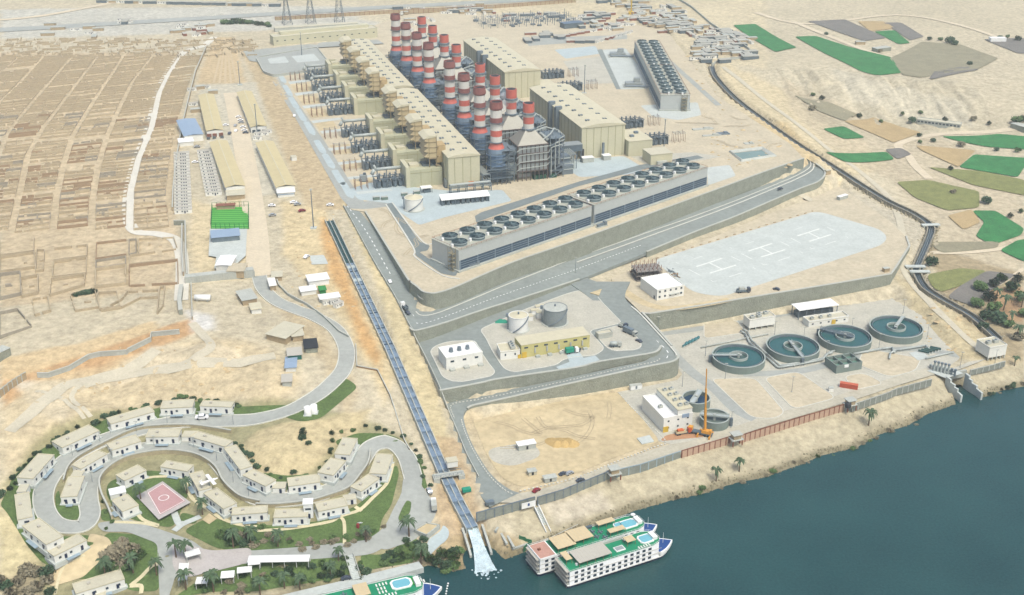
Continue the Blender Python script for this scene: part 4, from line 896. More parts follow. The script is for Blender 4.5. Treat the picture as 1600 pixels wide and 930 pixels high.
# -------- inlet filter house, turbine box, bus duct, transformers: eight units down the left side
def unit_filter(lbl):
    t_ = thing('air_intake_house', lbl, 'filter house', pl(0, 0), TH, None)
    MB().box(0, 0, 20, 6, 17, 15.6).build('wall', M_louver, t_); mb = MB()
    for k in range(4):        # stepped rain hoods on the left face
        z = 20.4+k*3.9; v = [(-3, -8.6, z+3.9), (-3, 8.6, z+3.9), (-6.4, 8.6, z+.9), (-6.4, -8.6, z+.9), (-3, -8.6, z), (-3, 8.6, z)]
        mb.add(v, [(0, 3, 2, 1), (3, 0, 4), (1, 2, 5), (2, 3, 4, 5)])
    mb.build('rain_hood', M_louver, t_)
    v = [(-6.8, -9, 34.6), (3.4, -9, 35.7), (3.4, 9, 35.7), (-6.8, 9, 34.6), (-3, -9, 36.9), (3.4, -9, 36.9), (3.4, 9, 36.9), (-3, 9, 36.9)]
    MB().add(v, [(0, 1, 5, 4), (1, 2, 6, 5), (2, 3, 7, 6), (3, 0, 4, 7), (4, 5, 6, 7), (3, 2, 1, 0)]).build('roof', M_creamroof, t_)
    mb = MB()
    for x in (-2.6, 2.6):
        for y in (-8, 0, 8): mb.box(x, y, 13, .6, .6, 7.2)
    mb.box(0, 0, 19.4, 7, 18, .5)
    for k in range(5): mb.box(0, -8.7, 20+k*3.9, 6.4, .4, .3)
    for x in (-2.8, 2.8): mb.box(x, -8.7, 20, .35, .4, 15.6)
    for k in range(3): mb.box(3.4, -6, 14+k*7, 2.6, 5, .2)
    mb.build('frame', mat('frame_tan', C(166, 150, 116)), t_)
    mb = MB(); mb.box(6.5, -1, 15.5, 7, 11, 13); mb.build('duct', mat('duct_tan', C(200, 176, 130)), t_)
    return t_
def unit_box(lbl):
    t_ = thing('turbine_enclosure', lbl, 'enclosure', pl(0, 0), TH)
    mb = MB(); mb.box(0, 0, 0, 24, 18, 13); mb.build('wall', M_creamdark, t_)
    mb = MB(); mb.box(-13.5, 1, 0, 3, 20, 15.5); mb.box(-9, 9.4, 13, 8, 1.2, 2.5); mb.box(6, 9.4, 13, 12, 1.2, 2.0); mb.build('parapet', M_cream, t_)
    mb = MB(); mb.box(-7, 1, 13.02, 7, 7, 2.0); mb.build('hatch', M_creamroof, t_)
    mb = MB(); mb.box(5, 2, 13.02, 12, 10, 1.2); mb.box(7, 3, 14.2, 5, 4, 1.6)
    for k in range(5): mb.box(0+k*2.4, -2.6, 14, .2, .2, 1.6)
    mb.build('roof_plant', M_dsteel, t_)
    mb = MB(); mb.box(0, -9.1, 10.6, 24, .25, .3)
    for x in (-4, 4): mb.box(x, -9.1, 0, .3, .25, 13)
    mb.build('cladding_seam', mat('seam', C(184, 180, 142)), t_)
    return t_
def unit_duct(lbl):
    t_ = thing('bus_duct', lbl, 'duct', pl(0, 0), TH); mb = MB()
    mb.tube((0, 0, 11), (-21, 0, 11), 1.25, 10); mb.tube((-21, 0, 11), (-23, 0, 7.5), 1.4, 10); mb.tube((-20, -.8, 11.5), (-21, 1, 14), .8, 8)
    mb.build('pipe', M_pipe, t_, True)
    mb = MB()
    for x in (-5, -12, -19): mb.box(x, 0, 0, .7, .7, 10)
    mb.build('support', M_steel, t_); return t_
def unit_trafo(lbl):
    t_ = thing('transformer_bank', lbl, 'transformer', pl(0, 0), TH); mb = MB(); rr = random.Random(5)
    for k in range(5):
        x = -2.5*k*1.6; mb.box(x, 0, 0, 3.2, 5, 4.2+(k % 2)*1.2); mb.box(x, 3.5, .5, 2.6, 1.2, 3.6); mb.box(x, -3.5, .5, 2.6, 1.2, 3.4)
    mb.build('tank', M_dsteel, t_)
    mb = MB()
    for k in range(5):
        for y in (-1.5, 0, 1.5): mb.cyl(-4*k+.3, y, 4.2, 8.3, .32, .2, 6)
    mb.build('bushing', M_dsteel, t_)
    mb = MB()
    for k in range(4): mb.cyl(-2-4*k, 4.5, 4, 8.5, .7, n=8); mb.tube((-4*k, 3, 5), (-4*k+3, -2, 7.5), .35)
    mb.build('conservator', M_steel, t_)
    mb = MB()
    for x in (2.2, -4.2, -10.2, -18.5): mb.box(x, 0, 0, .5, 9, 6.5)
    mb.box(-8, 5.6, 6, 22, .5, .5); mb.box(-8, -4.8, 7, 22, .4, .4)
    for k in range(8): mb.box(-19+k*3, 0, 7.5, .25, 10.5, .25)
    mb.build('fire_wall', M_steel, t_); return t_
def unit_gantry(lbl):
    t_ = thing('busbar_post_group', lbl, 'gantry', pl(0, 0), TH); mb = MB(); rr = random.Random(9)
    for k in range(3):
        for j in range(3): mb.cyl(-k*4.5, j*3-3, 0, 7+((k+j) % 3), .22, .16, 5)
    mb.build('post', mat('rust_post', C(156, 124, 104)), t_)
    mb = MB()
    for k in range(3): mb.tube((-k*4.5, -3, 8), (-k*4.5, 3, 8), .16, 5)
    for j in range(3): mb.tube((0, j*3-3, 7.5), (-9, j*3-3, 7.5), .12, 5)
    mb.build('busbar', M_steel, t_); return t_
vF = [15, 59, 103, 147, 216, 260, 304, 348]
def nth8(k): return ['nearest one', 'second nearest', 'third nearest', 'fourth nearest', 'fifth nearest', 'sixth nearest', 'seventh nearest', 'farthest one'][k]
F0 = unit_filter('x'); B0 = unit_box('x'); D0 = unit_duct('x'); T0 = unit_trafo('x'); G0 = unit_gantry('x')
for k, v in enumerate(vF):
    for o, L, gp, (u, dv) in ((F0, 'tan louvred air intake tower beside the turbine halls, %s', 'air intake towers along the turbine halls', (-8, 11)), (B0, 'cream turbine enclosure box left of the halls, %s', 'turbine enclosure boxes', (-14, 9)), (D0, 'pale overhead bus duct running left from a turbine box, %s', 'bus ducts', (-28, 16)), (T0, 'dark step up transformer bank left of the turbine boxes, %s', 'transformer banks', (-32, 9)), (G0, 'cluster of thin rusty busbar posts on sand, %s', 'busbar post clusters', (-56, 9))):
        q = o if k == 0 else clone(o); q.location = pl(u, v+dv); q['label'] = L % nth8(k); q['group'] = gp
# same kit on the right side of the steam halls
for k, (u, v) in enumerate(((176, 60), (176, 110), (170, 240), (170, 290))):
    q = clone(T0, pl(u+18, v), TH, 'transformer bank to the right of the steam halls, %s from the front' % NTH[k], 'transformer banks by the steam halls')
    q = clone(G0, pl(u+36, v), TH, 'busbar posts to the right of the steam halls, %s group from the front' % NTH[k], 'busbar posts by the steam halls')
    if k < 3: t_ = thing('control_block', 'low cream equipment block against the right side of a steam hall, %s from the front' % NTH[k], 'building', pl(160 if v < 200 else 154, v), TH); MB().box(0, 0, 0, 16, 22, 9).build('wall', M_cream, t_); MB().box(0, 0, 9, 16.6, 22.6, .5).build('roof', M_creamroof, t_)
# -------- bypass stacks (near row)
def bands(spec, n=20):
    """spec: list of (z0,z1,r0,r1,material index)"""
    mb = MB()
    for z0, z1, r0, r1, mi in spec: mb.cyl(0, 0, z0, z1, r0, r1, n, mi, cap=True)
    return mb
def bypass():
    t_ = thing('chimney', 'x', 'chimney', pl(0, 0), TH, 'banded bypass chimneys of the near row')
    mats = [M_maroon, M_swhite, M_red, M_sblue]
    sp_ = [(20.5, 25.4, 6.4, 6.1, 3), (25.4, 27, 6.0, 5.2, 2), (27, 29.6, 5.2, 4.3, 2), (29.6, 34.5, 4.2, 4.2, 1), (34.5, 39, 4.25, 4.25, 2), (39, 44, 4.2, 4.2, 1), (44, 48.4, 4.6, 4.6, 0), (48.4, 54, 4.2, 4.2, 1), (54, 55.2, 4.2, 5.0, 0), (55.2, 59, 5.0, 4.6, 0)]
    bands(sp_).build('shaft', mats, t_)
    mb = MB(); mb.cyl(0, 0, 59.02, 59.1, 3.9, n=20); mb.build('flue', M_black, t_); MB().ring(0, 0, 59, 60, 4.5, 4.0, 20).build('rim', M_maroon, t_)
    mb = MB(); mb.cyl(0, 0, 13, 20.5, 7.0, 6.6, 16); mb.ring(0, 0, 20.5, 21, 7.4, 6, 16); mb.ring(0, 0, 13, 13.5, 7.8, 5, 16); mb.build('silencer', mat('silencer_blue', C(112, 140, 168)), t_)
    mb = MB(); mb.box(0, 0, 3, 11, 13, 10); mb.build('diverter_box', mat('diverter', C(92, 114, 136), var=.25, scale=.4), t_)
    mb = MB()
    for x in (-6.5, 6.5):
        for y in (-7, 0, 7): mb.box(x, y, 0, .6, .6, 22)
    for z in (6, 12, 18, 22):
        for y in (-7, 7): mb.box(0, y, z, 13.6, .4, .4)
        for x in (-6.5, 6.5): mb.box(x, 0, z, .4, 14.4, .4)
    for z in (6, 12): 
        mb.tube((-6.5, -7, z), (6.5, -7, z+6), .25, 4); mb.tube((6.5, -7, z), (-6.5, -7, z+6), .25, 4)
    for z in (44.5, 30): mb.ring(0, 0, z, z+.3, 5.6, 4.2, 14)
    for k in range(6): mb.box(-9+k*3.4, 9.5, 0, .4, .4, 17); mb.box(-9+k*3.4, -9.5, 0, .4, .4, 12)
    for z in (5, 10, 16): mb.box(0, 9.5, z, 20, 2, .25); mb.box(0, -9.5, min(z, 11.8), 20, 2, .25)
    mb.build('support_frame', M_dsteel, t_)
    mb = MB(); mb.box(12, 0, 5, 14, 9, 9); mb.build('gas_duct', M_bgrey, t_)
    return t_
BY = bypass()
vB = [11, 54, 98, 142, 213, 257, 301, 345]
for k, v in enumerate(vB):
    q = BY if k == 0 else clone(BY); q.location = pl(38, v); q['label'] = 'tall red and white bypass chimney on blue grey base, %s of the near row' % ['first', 'second', 'third', 'fourth', 'fifth', 'sixth', 'seventh', 'farthest'][k]
def hrsg():
    t_ = thing('recovery_boiler', 'x', 'boiler', pl(0, 0), TH, 'heat recovery boilers with hopper roofs')
    w_, d_, h = 11.5, 10.5, 27
    MB().box(0, 0, 7, 2*w_, 2*d_, h-7).build('casing', M_bgrey, t_)
    v = [(-w_, -d_, h), (w_, -d_, h), (w_, d_, h), (-w_, d_, h), (-3.6, -3.6, h+9), (3.6, -3.6, h+9), (3.6, 3.6, h+9), (-3.6, 3.6, h+9)]
    MB().add(v, [(0, 1, 5, 4), (1, 2, 6, 5), (2, 3, 7, 6), (3, 0, 4, 7), (4, 5, 6, 7)]).build('hopper', M_hopper, t_)
    mats = [M_red, M_swhite]
    bands([(h+8.6, h+13.6, 3.9, 3.9, 1), (h+13.6, h+18.6, 4.0, 4.0, 0), (h+18.6, h+22, 3.9, 3.9, 1), (h+22, h+28.6, 4.2, 4.2, 0)]).build('stack', mats, t_)
    mb = MB(); mb.cyl(0, 0, h+28.62, h+28.7, 3.5, n=16); mb.build('flue', M_black, t_)
    mb = MB()
    for z in (h+20.5, h+9): mb.ring(0, 0, z, z+1.0, 5.1, 3.9, 14)
    mb.build('platform', M_steel, t_)
    mb = MB(); rr = random.Random(2)
    for i in range(8):
        x = -w_+i*(2*w_/7)
        for y in (-d_-.3, d_+.3): mb.box(x, y, 0, .5, .5, h)
    for z in (7, 13.5, 20.5, 26.5):
        for y in (-d_-.4, d_+.4): mb.box(0, y, z, 2*w_+1, .7, .6)
        for x in (-w_-.4, w_+.4): mb.box(x, 0, z, .7, 2*d_+1, .6)
    for i in range(5):
        y = -d_+i*(2*d_/4); mb.box(-w_-.3, y, 0, .5, .5, h); mb.box(w_+.3, y, 0, .5, .5, h)
    mb.build('buckstay', mat('buckstay', C(104, 92, 88), var=.2), t_)
    mb = MB()      # access tower on the right with platforms, stairs and pipes
    for x in (13.5, 18, 24):
        for y in (-10, -3, 4, 10): mb.box(x, y, 0, .5, .5, 32)
    for z in range(5, 33, 5):
        mb.box(19, 0, z, 12, 21, .25)
        for y in (-10.4, 10.4): mb.box(19, y, z+1.1, 12, .12, .12)
        mb.tube((14, -10.4, z-5), (23, -10.4, z), .25, 4)
    for x in (-23, -18, -14):
        for y in (-10, -4, 4, 10): mb.box(x, y, 0, .45, .45, 24)
    for z in (6, 12, 18, 24):
        mb.box(-18.5, 0, z, 9.5, 21, .25)
        for y in (-10.4, 10.4): mb.box(-18.5, y, z+1.1, 9.5, .12, .12); mb.tube((-23, y, z-6), (-14, y, z), .2, 4)
    for k in range(9): mb.box(14+k*1.2, rr.uniform(-9, 9), 5*(k % 6), 2.2, 2.2, 3)
    mb.build('access_tower', M_steel, t_)
    mb = MB()
    for k in range(4):
        y = -11.6-.5*(k % 2); z = 10+k*5; mb.path([(-13, y, z-2), (-10, y, z), (10+k, y, z+.6), (13, y, z+3)], .28, 6)
    for k in range(3): mb.path([(14+k*3, -11.5, 3+k*4), (14+k*3, -11.5, 24+k*3), (24, -11.5, 26+k*3), (24.5, 5, 26+k*3)], .35, 6)
    mb.path([(8, -8, 29), (14, -8, 33), (22, 6, 33), (28, 6, 28)], .55, 8); mb.path([(5, 8, 31), (16, 8, 34), (27, 8, 30)], .45, 8)
    mb.tube((12, -8, 29.5), (12, 8, 29.5), 1.1, 10)
    for k in range(3): mb.path([(25, -6+k*4, 4+k*3), (34, -6+k*4, 4+k*3), (34, -6+k*4, 12)], .4, 6)
    mb.build('pipework', M_pipe, t_)
    mb = MB(); mb.box(-15, 0, 8, 9, 10, 12); mb.box(-14, -5, 20, 6, 8, 5); mb.box(29, 0, 0, 9, 12, 7); mb.box(31, 6, 7, 5, 7, 5); mb.build('duct', M_steel, t_)
    return t_
HR = hrsg()
for k, v in enumerate([15, 57, 100, 142, 217, 259, 302, 345]):
    q = HR if k == 0 else clone(HR); q.location = pl(64, v); q['label'] = 'grey recovery boiler with hopper roof and short red white stack, %s of its row' % ['first', 'second', 'third', 'fourth', 'fifth', 'sixth', 'seventh', 'farthest'][k]
# steam plume at the second boiler
mb = MB()
rr = random.Random(4)
# pipe racks between the rows
def rack(lbl, u0, v0, u1, v1, n=14, hgt=9, wd=6):
    a, b = pl(u0, v0), pl(u1, v1); d = b-a; L = d.length; t_ = thing('pipe_rack', lbl, 'pipe rack', a, math.atan2(d.y, d.x)); mb = MB()
    for i in range(n+1):
        x = L*i/n
        for y in (-wd/2, wd/2): mb.box(x, y, 0, .5, .5, hgt)
        for z in (hgt*.6, hgt): mb.box(x, 0, z, .4, wd, .4)
    for y in (-wd/2, wd/2): mb.box(L/2, y, hgt, L, .4, .4)
    mb.build('frame', M_steel, t_); mb = MB()
    for k in range(5): mb.tube((0, -wd/2+1+k*(wd-2)/4, hgt+.7), (L, -wd/2+1+k*(wd-2)/4, hgt+.7), .38, 6)
    for k in range(3): mb.tube((0, -wd/2+1+k*(wd-2)/2, hgt*.6+.6), (L, -wd/2+1+k*(wd-2)/2, hgt*.6+.6), .34, 6)
    mb.build('pipe', M_pipe, t_); return t_
rack('long pipe rack between the near hall and the chimneys', 27, 0, 27, 195, 20)
rack('long pipe rack between the far hall and the chimneys', 27, 208, 27, 400, 20)
rack('pipe rack between the boilers and the front steam hall', 100, 20, 100, 170, 16, 11, 8)
rack('pipe rack between the boilers and the far steam hall', 100, 225, 100, 370, 16, 11, 8)
rack('pale pipe rack along the foot of the near hall front', -2, -7, 28, -7, 5, 6, 4)
t_ = thing('pipe_bridge', 'grey covered pipe bridge joining the first boiler and the steam hall', 'bridge', pl(104, 38), TH)
MB().box(0, 0, 9, 20, 9, 5).build('deck', M_dsteel, t_); MB().box(0, 0, 14.1, 20, 9.5, .4).build('roof', M_bgrey, t_); mb = MB()
for x in (-9, -3, 3, 9):
    for y in (-4, 4): mb.box(x, y, 0, .6, .6, 9)
mb.build('column', M_steel, t_)
for k, (u, v) in enumerate(((90, 60), (90, 104), (90, 148), (90, 262), (90, 306), (90, 350))):
    t_ = thing('pump_skid', 'grey steel pump and drum skid right of the boilers, %s from the front' % NTH[k], 'skid', pl(u, v), TH, 'equipment skids'); mb = MB(); mb.box(0, 0, 0, 9, 16, 1); mb.box(1, 3, 1, 5, 6, 5); mb.box(-1, -5, 1, 4, 5, 8); mb.build('frame', M_dsteel, t_)
    mb = MB(); mb.tube((-3, -7, 9), (-3, 7, 9), 1.4, 10); mb.tube((2, -7, 7), (2, 7, 7), .8, 8); mb.build('drum', M_pipe, t_)
rr = random.Random(12)
for k, v in enumerate((35, 78, 121, 163, 238, 280, 323, 366)):
    t_ = thing('process_steelwork', 'open grey steelwork with vessels between two boilers, %s from the front' % NTH[k], 'steelwork', pl(58, v), TH, 'steelwork bays between the boilers'); mb = MB()
    for i in range(9):
        for y in (-6, 0, 6): mb.box(-26+i*6.4, y, 0, .4, .4, 13+5*(i % 2))
    for z in (5, 10, 14):
        for y in (-6, 0, 6): mb.box(0, y, z, 52, .3, .35)
        for i in range(9): mb.box(-26+i*6.4, 0, z, .3, 12, .35)
    mb.build('frame', M_dsteel, t_); mb = MB()
    for i in range(10): mb.box(rr.uniform(-24, 24), rr.uniform(-5, 5), rr.choice([0, 5.3, 10.3]), rr.uniform(2, 6), rr.uniform(2, 4), rr.uniform(2, 4))
    mb.build('vessel', M_bgrey, t_); mb = MB()
    for i in range(6): y = rr.uniform(-5.5, 5.5); z = rr.uniform(5, 16); mb.tube((-26, y, z), (26, y, z), .25, 5)
    mb.build('pipe', M_pipe, t_)
# steam
me_ = bpy.data.meshes.new('steam'); bm = bmesh.new()
for x, y, z, r in ((0, 0, 0, 3), (3, 1, 3, 3.6), (-3, 2, 4, 3), (5, 3, 8, 4), (1, 3, 8, 3)): bmesh.ops.create_icosphere(bm, subdivisions=2, radius=r, matrix=Matrix.Translation((x, y, z)))
bm.to_mesh(me_); bm.free(); o = bpy.data.objects.new('steam', me_); sc.collection.objects.link(o); o.location = pl(57, 57, 42); ms = bpy.data.materials.new('steam'); ms.use_nodes = True; t = ms.node_tree; t.nodes.remove(t.nodes['Principled BSDF']); pv = t.nodes.new('ShaderNodeVolumePrincipled'); pv.inputs['Color'].default_value = (1, 1, 1, 1); pv.inputs['Density'].default_value = .12; t.links.new(pv.outputs[0], t.nodes['Material Output'].inputs['Volume']); me_.materials.append(ms); struct(o, 'small white steam plume beside the second short chimney', 'stuff')
# equipment at the foot of the first chimney
for k in range(7):
    p = W(771+(k % 4)*11+4*(k//4), 276+(k//4)*8-(k % 4)*1.2, ZM); t_ = thing('generator_container', 'dark grey equipment container at the foot of the first chimney, %s' % ['back row leftmost', 'back row second', 'back row third', 'back row rightmost', 'front row leftmost', 'front row middle', 'front row rightmost'][k], 'container', p, TH, 'containers at the chimney foot')
    MB().box(0, 0, 0, 4.2, 2.6, 2.4).build('body', M_dsteel, t_); MB().box(0, 0, 2.4, 4.3, 2.7, .2).build('roof', M_conc, t_)
for k, (x, y, m_, c_) in enumerate(((818, 276, M_offwhite, 'white'), (843, 279, mat('dark_green', C(40, 92, 72)), 'dark green'), (864, 277, mat('dark_green', C(40, 92, 72)), 'short dark green'))):
    t_ = thing('site_container', '%s container parked in front of the first boiler' % c_, 'container', W(x, y, ZM), TH+.05); MB().box(0, 0, 0, 10 if k < 2 else 5, 2.8, 2.7).build('body', m_, t_); MB().box(0, 0, 2.7, (10 if k < 2 else 5)+.2, 3, .15).build('roof', M_conc if k == 0 else m_, t_)
for k, (x, y, w_, d_, h_) in enumerate(((658, 286, 4, 5, 5), (705, 291, 10, 5, 5), (744, 287, 8, 5, 6), (735, 283, 5, 4, 9), (568, 283, 5, 4, 4))):
    t_ = thing('auxiliary_skid', ['small grey skid at the near turbine box corner', 'grey cooler skid at the hall front beside the orange door', 'grey tank skid right of the orange door', 'grey steel silo on legs at the hall front corner', 'grey cabinet beside the front busbar posts'][k], 'skid', W(x, y, ZM), TH)
    MB().box(0, 0, .8, w_, d_, h_).build('casing', M_bgrey, t_); MB().box(0, 0, 0, w_+1, d_+1, .8).build('base', M_dsteel, t_); MB().box(w_*.2, 0, h_+.8, w_*.4, d_*.4, 1.5).build('vent', M_dsteel, t_)
t_ = thing('open_shed', 'small open shed with pale roof below the near turbine box', 'shed', W(666, 300, ZM), TH); MB().box(0, 0, 3.6, 8, 6, .4).build('roof', M_offwhite, t_); MB().box(.5, 0, 0, 5, 4, 2.4).build('machine', M_dsteel, t_); mb = MB(); [mb.box(x, y, 0, .3, .3, 3.6) for x in (-3.7, 3.7) for y in (-2.7, 2.7)]; mb.build('post', M_steel, t_)
for k, (x, y) in enumerate(((632, 306), (642, 308), (651, 303), (588, 312), (601, 312))):
    t_ = thing('service_unit', 'small green grey service box on the bluish pavement, %s from the left' % NTH[[2, 3, 4, 0, 1][k]], 'cabinet', W(x, y, ZM), TH); MB().box(0, 0, 0, 4.5, 2.6, 2.2).build('casing', mat('green_grey', C(120, 140, 128)), t_); MB().box(0, 0, 2.2, 4.7, 2.8, .2).build('roof', M_conc, t_)
# fuel tank and generator shed
def tank(name, lbl, x, y, z, r, h, m, roof, stair=True, cone=1.2, rim=None):
    t_ = thing(name, lbl, 'tank', W(x, y, z), 0); MB().cyl(0, 0, 0, h, r, n=36, cap=False).build('shell', m, t_, True); MB().cyl(0, 0, h, h+cone, r+.15, .3, 36).build('roof', roof, t_)
    MB().ring(0, 0, 0, .4, r+1.2, r-.5, 30).build('foundation', M_conc, t_)
    if stair:
        mb = MB(); n = 14
        for i in range(n): a = -.3-1.9*i/n; a2 = -.3-1.9*(i+1)/n; mb.tube(((r+.5)*math.cos(a), (r+.5)*math.sin(a), h*(1-i/n)), ((r+.5)*math.cos(a2), (r+.5)*math.sin(a2), h*(1-(i+1)/n)), .35, 4)
        mb.build('staircase', M_steel, t_)
    mb = MB(); mb.ring(0, 0, h, h+.25, r+.25, r-.1, 36); mb.ring(0, 0, h*.5, h*.5+.2, r+.08, r-.2, 36); mb.build('stiffener', m, t_)
    mb = MB(); mb.box(-r-1, 0, h-1, 1.5, 1.5, 2); mb.box(-r-.6, 0, 0, .5, .8, h-1); mb.cyl(0, 0, h+cone*.8, h+cone+1.2, .5, n=8); mb.build('ladder', M_steel, t_); return t_
tank('storage_tank', 'wide off white tank with conical roof and curved stair on the plateau', 647, 327, ZM, 6.3, 8.6, M_offwhite, M_creamroof, cone=2.4)
t_ = thing('generator_shed', 'long open shed with bright white roof in front of the near hall', 'shed', W(726, 316, ZM), TH-.02)
v = [(-17.5, -4, 4.2), (17.5, -4, 4.2), (17.5, 3.5, 6), (-17.5, 3.5, 6)]; MB().add(v+[(x, y, z+.3) for x, y, z in v], [(3, 2, 1, 0), (4, 5, 6, 7), (0, 1, 5, 4), (1, 2, 6, 5), (2, 3, 7, 6), (3, 0, 4, 7)]).build('roof', M_white, t_)
mb = MB()
for i in range(10): mb.box(-16+i*3.55, -.3, 0, 2.4, 5, 3.2)
mb.build('generator', M_dsteel, t_); mb = MB()
for i in range(8):
    for y in (-3.4, 3): mb.box(-17+i*4.85, y, 0, .35, .35, 4.6)
mb.build('post', M_steel, t_)
# ------------------------------------------------------------------ cooling towers
def fan_parts(t_, n_rows, per, pitch, x0, ys, top, r=4.9):
    fan0 = None
    for j, y in enumerate(ys):
        for i in range(per):
            x = x0+i*pitch+(pitch*.15 if j else 0)
            if fan0 is None:
                mb = MB(); n = 24; v = []; rr_ = ((0, r*.97), (1.0, r*.95), (2.2, r*1.04), (2.2, r*1.0), (1.6, r*.97), (.3, r*.95))
                for z, q in rr_:
                    for a in range(n): v.append((q*math.cos(2*math.pi*a/n), q*math.sin(2*math.pi*a/n), z))
                f = lambda ks: [(k*n+a, k*n+(a+1) % n, (k+1)*n+(a+1) % n, (k+1)*n+a) for k in ks for a in range(n)]
                mb.add(v, f((0, 1, 2))); mb.add(v, f((3, 4)), 1)
                fan0 = mb.build('fan_ring', [mat('fan_ring', C(146, 160, 160), var=.1), mat('fan_inner_shade', C(60, 86, 92), var=.15)], t_, True)  # inner wall gets a darker colour: shade of the recess is painted in
                mb = MB(); mb.cyl(0, 0, .3, 1.35, r*.95, n=24); mb.build('shaft_shade_plug', mat('fan_shaft_shade', C(46, 70, 78), var=.2), fan0)  # solid dark plug, its colour stands in for the shaded depth below
                mb = MB(); mb.cyl(0, 0, 1.5, 2.4, .9, n=8)
                for a in range(7):
                    t2 = a*2*math.pi/7; c_, s_2 = math.cos(t2), math.sin(t2); w_ = .65
                    mb.quad((c_*.7-s_2*w_, s_2*.7+c_*w_, 2.2), (c_*.7+s_2*w_, s_2*.7-c_*w_, 1.8), (c_*r*.88+s_2*.35, s_2*r*.88-c_*.35, 1.9), (c_*r*.88-s_2*.35, s_2*r*.88+c_*.35, 2.1))
                mb.build('blade', mat('fan_blade', C(92, 112, 116)), fan0); fan0.location = (x, y, top)
                MB().box(-r-1.3, -.4, 0, 1.5, 1.5, 1.9).build('motor', M_white, fan0)
            else:
                c = fan0.copy(); sc.collection.objects.link(c); c.location = (x, y, top)
                for ch_ in list(fan0.children): d = ch_.copy(); sc.collection.objects.link(d); d.parent = c
def cooling_tower(lbl, A, B, width, h, per, labels_side=-1, blocks=2, stair=True, rfan=4.9):
    d = B-A; L = d.length; rz = math.atan2(d.y, d.x); t_ = thing('cooling_tower', lbl, 'cooling tower', A, rz); bl = L/blocks
    for bI in range(blocks):
        x0 = bI*bl; x1 = x0+bl-(3.0 if bI < blocks-1 else 0); cx = (x0+x1)/2; w_ = x1-x0
        mb = MB(); mb.box(cx, width/2, 1.2, w_, width-2.0, h-1.2); mb.build('core', M_ctgrey if True else 0, t_)
        # overhanging cladding upper band and end walls
        mb = MB(); mb.box(cx, .3, h*.52, w_+.3, 1.4, h*.48); mb.box(cx, width-.3, h*.52, w_+.3, 1.4, h*.48); mb.box(x0+.25, width/2, 0, .9, width+.4, h+.05); mb.box(x1-.25, width/2, 0, .9, width+.4, h+.05)
        mb.build('cladding', M_ctgrey, t_)
        MB().box(cx, width/2, h, w_+.8, width+1.2, .35).build('deck', M_ctroof, t_)
        mb = MB()
        for y in (-.5, width+.5): mb.box(cx, y, h+1.35, w_, .12, .12); mb.box(cx, y, h+.85, w_, .1, .1)
        for x in (x0, x1): mb.box(x, width/2, h+1.35, .14, width+1, .14)
        for k in range(int(w_/4)): 
            for y in (-.5, width+.5): mb.box(x0+2+k*4, y, h+.35, .12, .12, 1.1)
        mb.build('railing', M_rust, t_)
        for s, y in ((-1, -.05), (1, width+.05)):
            mb = MB(); mb.box(cx, y, 1.2, w_-1.6, .5, h*.52-1.3); mb.build('louver', M_ctlouver, t_)
            mb = MB(); nb = per
            for k in range(nb+1): mb.box(x0+.6+(w_-1.2)*k/nb, y+s*.35, 0, .55, .7, h*.52)
            for z in (1.2, 2.7, 4.2, 5.6): mb.box(cx, y+s*.34, z, w_-1.2, .22, .25)
            mb.build('louver_frame', mat('ct_frame', C(140, 158, 170), var=.1), t_)
        mb = MB(); mb.box(cx, width/2, 0, w_+2.4, width+3.2, 1.15); mb.build('basin', M_conc, t_)
        pitch = w_/per
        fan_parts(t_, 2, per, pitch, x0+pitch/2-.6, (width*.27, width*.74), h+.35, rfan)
    if stair:
        mb = MB()
        for k in range(5): mb.box(-1.6, width*.18, k*h/5, 2.4, 4.6, .25); mb.tube((-1.6, width*.18-2, k*h/5), (-1.6, width*.18+2, (k+1)*h/5), .2, 4)
        for y in (-2.2, 2.2):
            for x in (-2.8, -.5): mb.box(x, width*.18+y, 0, .25, .25, h+1)
        mb.build('stairway', mat('scaffold_tan', C(160, 154, 128)), t_)
    return t_
A1 = W(717, 425, ZM); B1 = W(1103, 291, ZM)
cooling_tower('long grey front cooling tower with two rows of large fans on the plateau edge', A1, B1, 25, 14, 8)
A2 = W(1078, 173, ZM); B2 = W(1010, 55, ZM)
c1 = W(1029, 173, ZM); c2 = W(1076, 173, ZM); dd = Vector((W(985, 84, ZM).x-c1.x+2, W(985, 84, ZM).y-c1.y, 0)).normalized()
L2 = (W(985, 86, ZM)-c1).length
cooling_tower('far cooling tower with two rows of fans seen end on, near the cabin yard', c2, c2+dd*L2, 25, 14, 8, rfan=4.8)
for k, (x, y) in enumerate(((965, 88), (990, 135))):
    t_ = thing('pump_station', 'grey pump station with pipes on the left side of the far cooling tower, %s' % ['the farther', 'the nearer'][k], 'pump station', W(x, y, ZM), 0)
    mb = MB(); mb.box(0, 0, 0, 16, 9, 4); mb.box(3, 1, 4, 6, 5, 4); mb.build('casing', M_bgrey, t_)
    mb = MB(); [mb.tube((-8+i*4, -5, 1.5), (10+i*3, -5-i, 1.5), .8, 7) for i in range(3)]; mb.build('pipe', M_steel, t_); MB().box(0, 0, 0, 20, 13, .6).build('base', M_conc, t_)
for k, (x, y) in enumerate(((762, 415), (940, 352))):
    t_ = thing('pump_skid', ['grey pump skid under the near end of the front cooling tower', 'grey pump skid at the middle gap of the front cooling tower'][k], 'skid', W(x-(22 if k == 0 else 0), y+2, ZM), .7); mb = MB(); mb.box(0, 0, .6, 8, 1.6, 1.6); mb.box(3, 0, .6, 2, 2.4, 2.4); mb.build('pump', M_steel, t_); MB().box(0, 0, 0, 9, 3, .6).build('base', M_conc, t_)
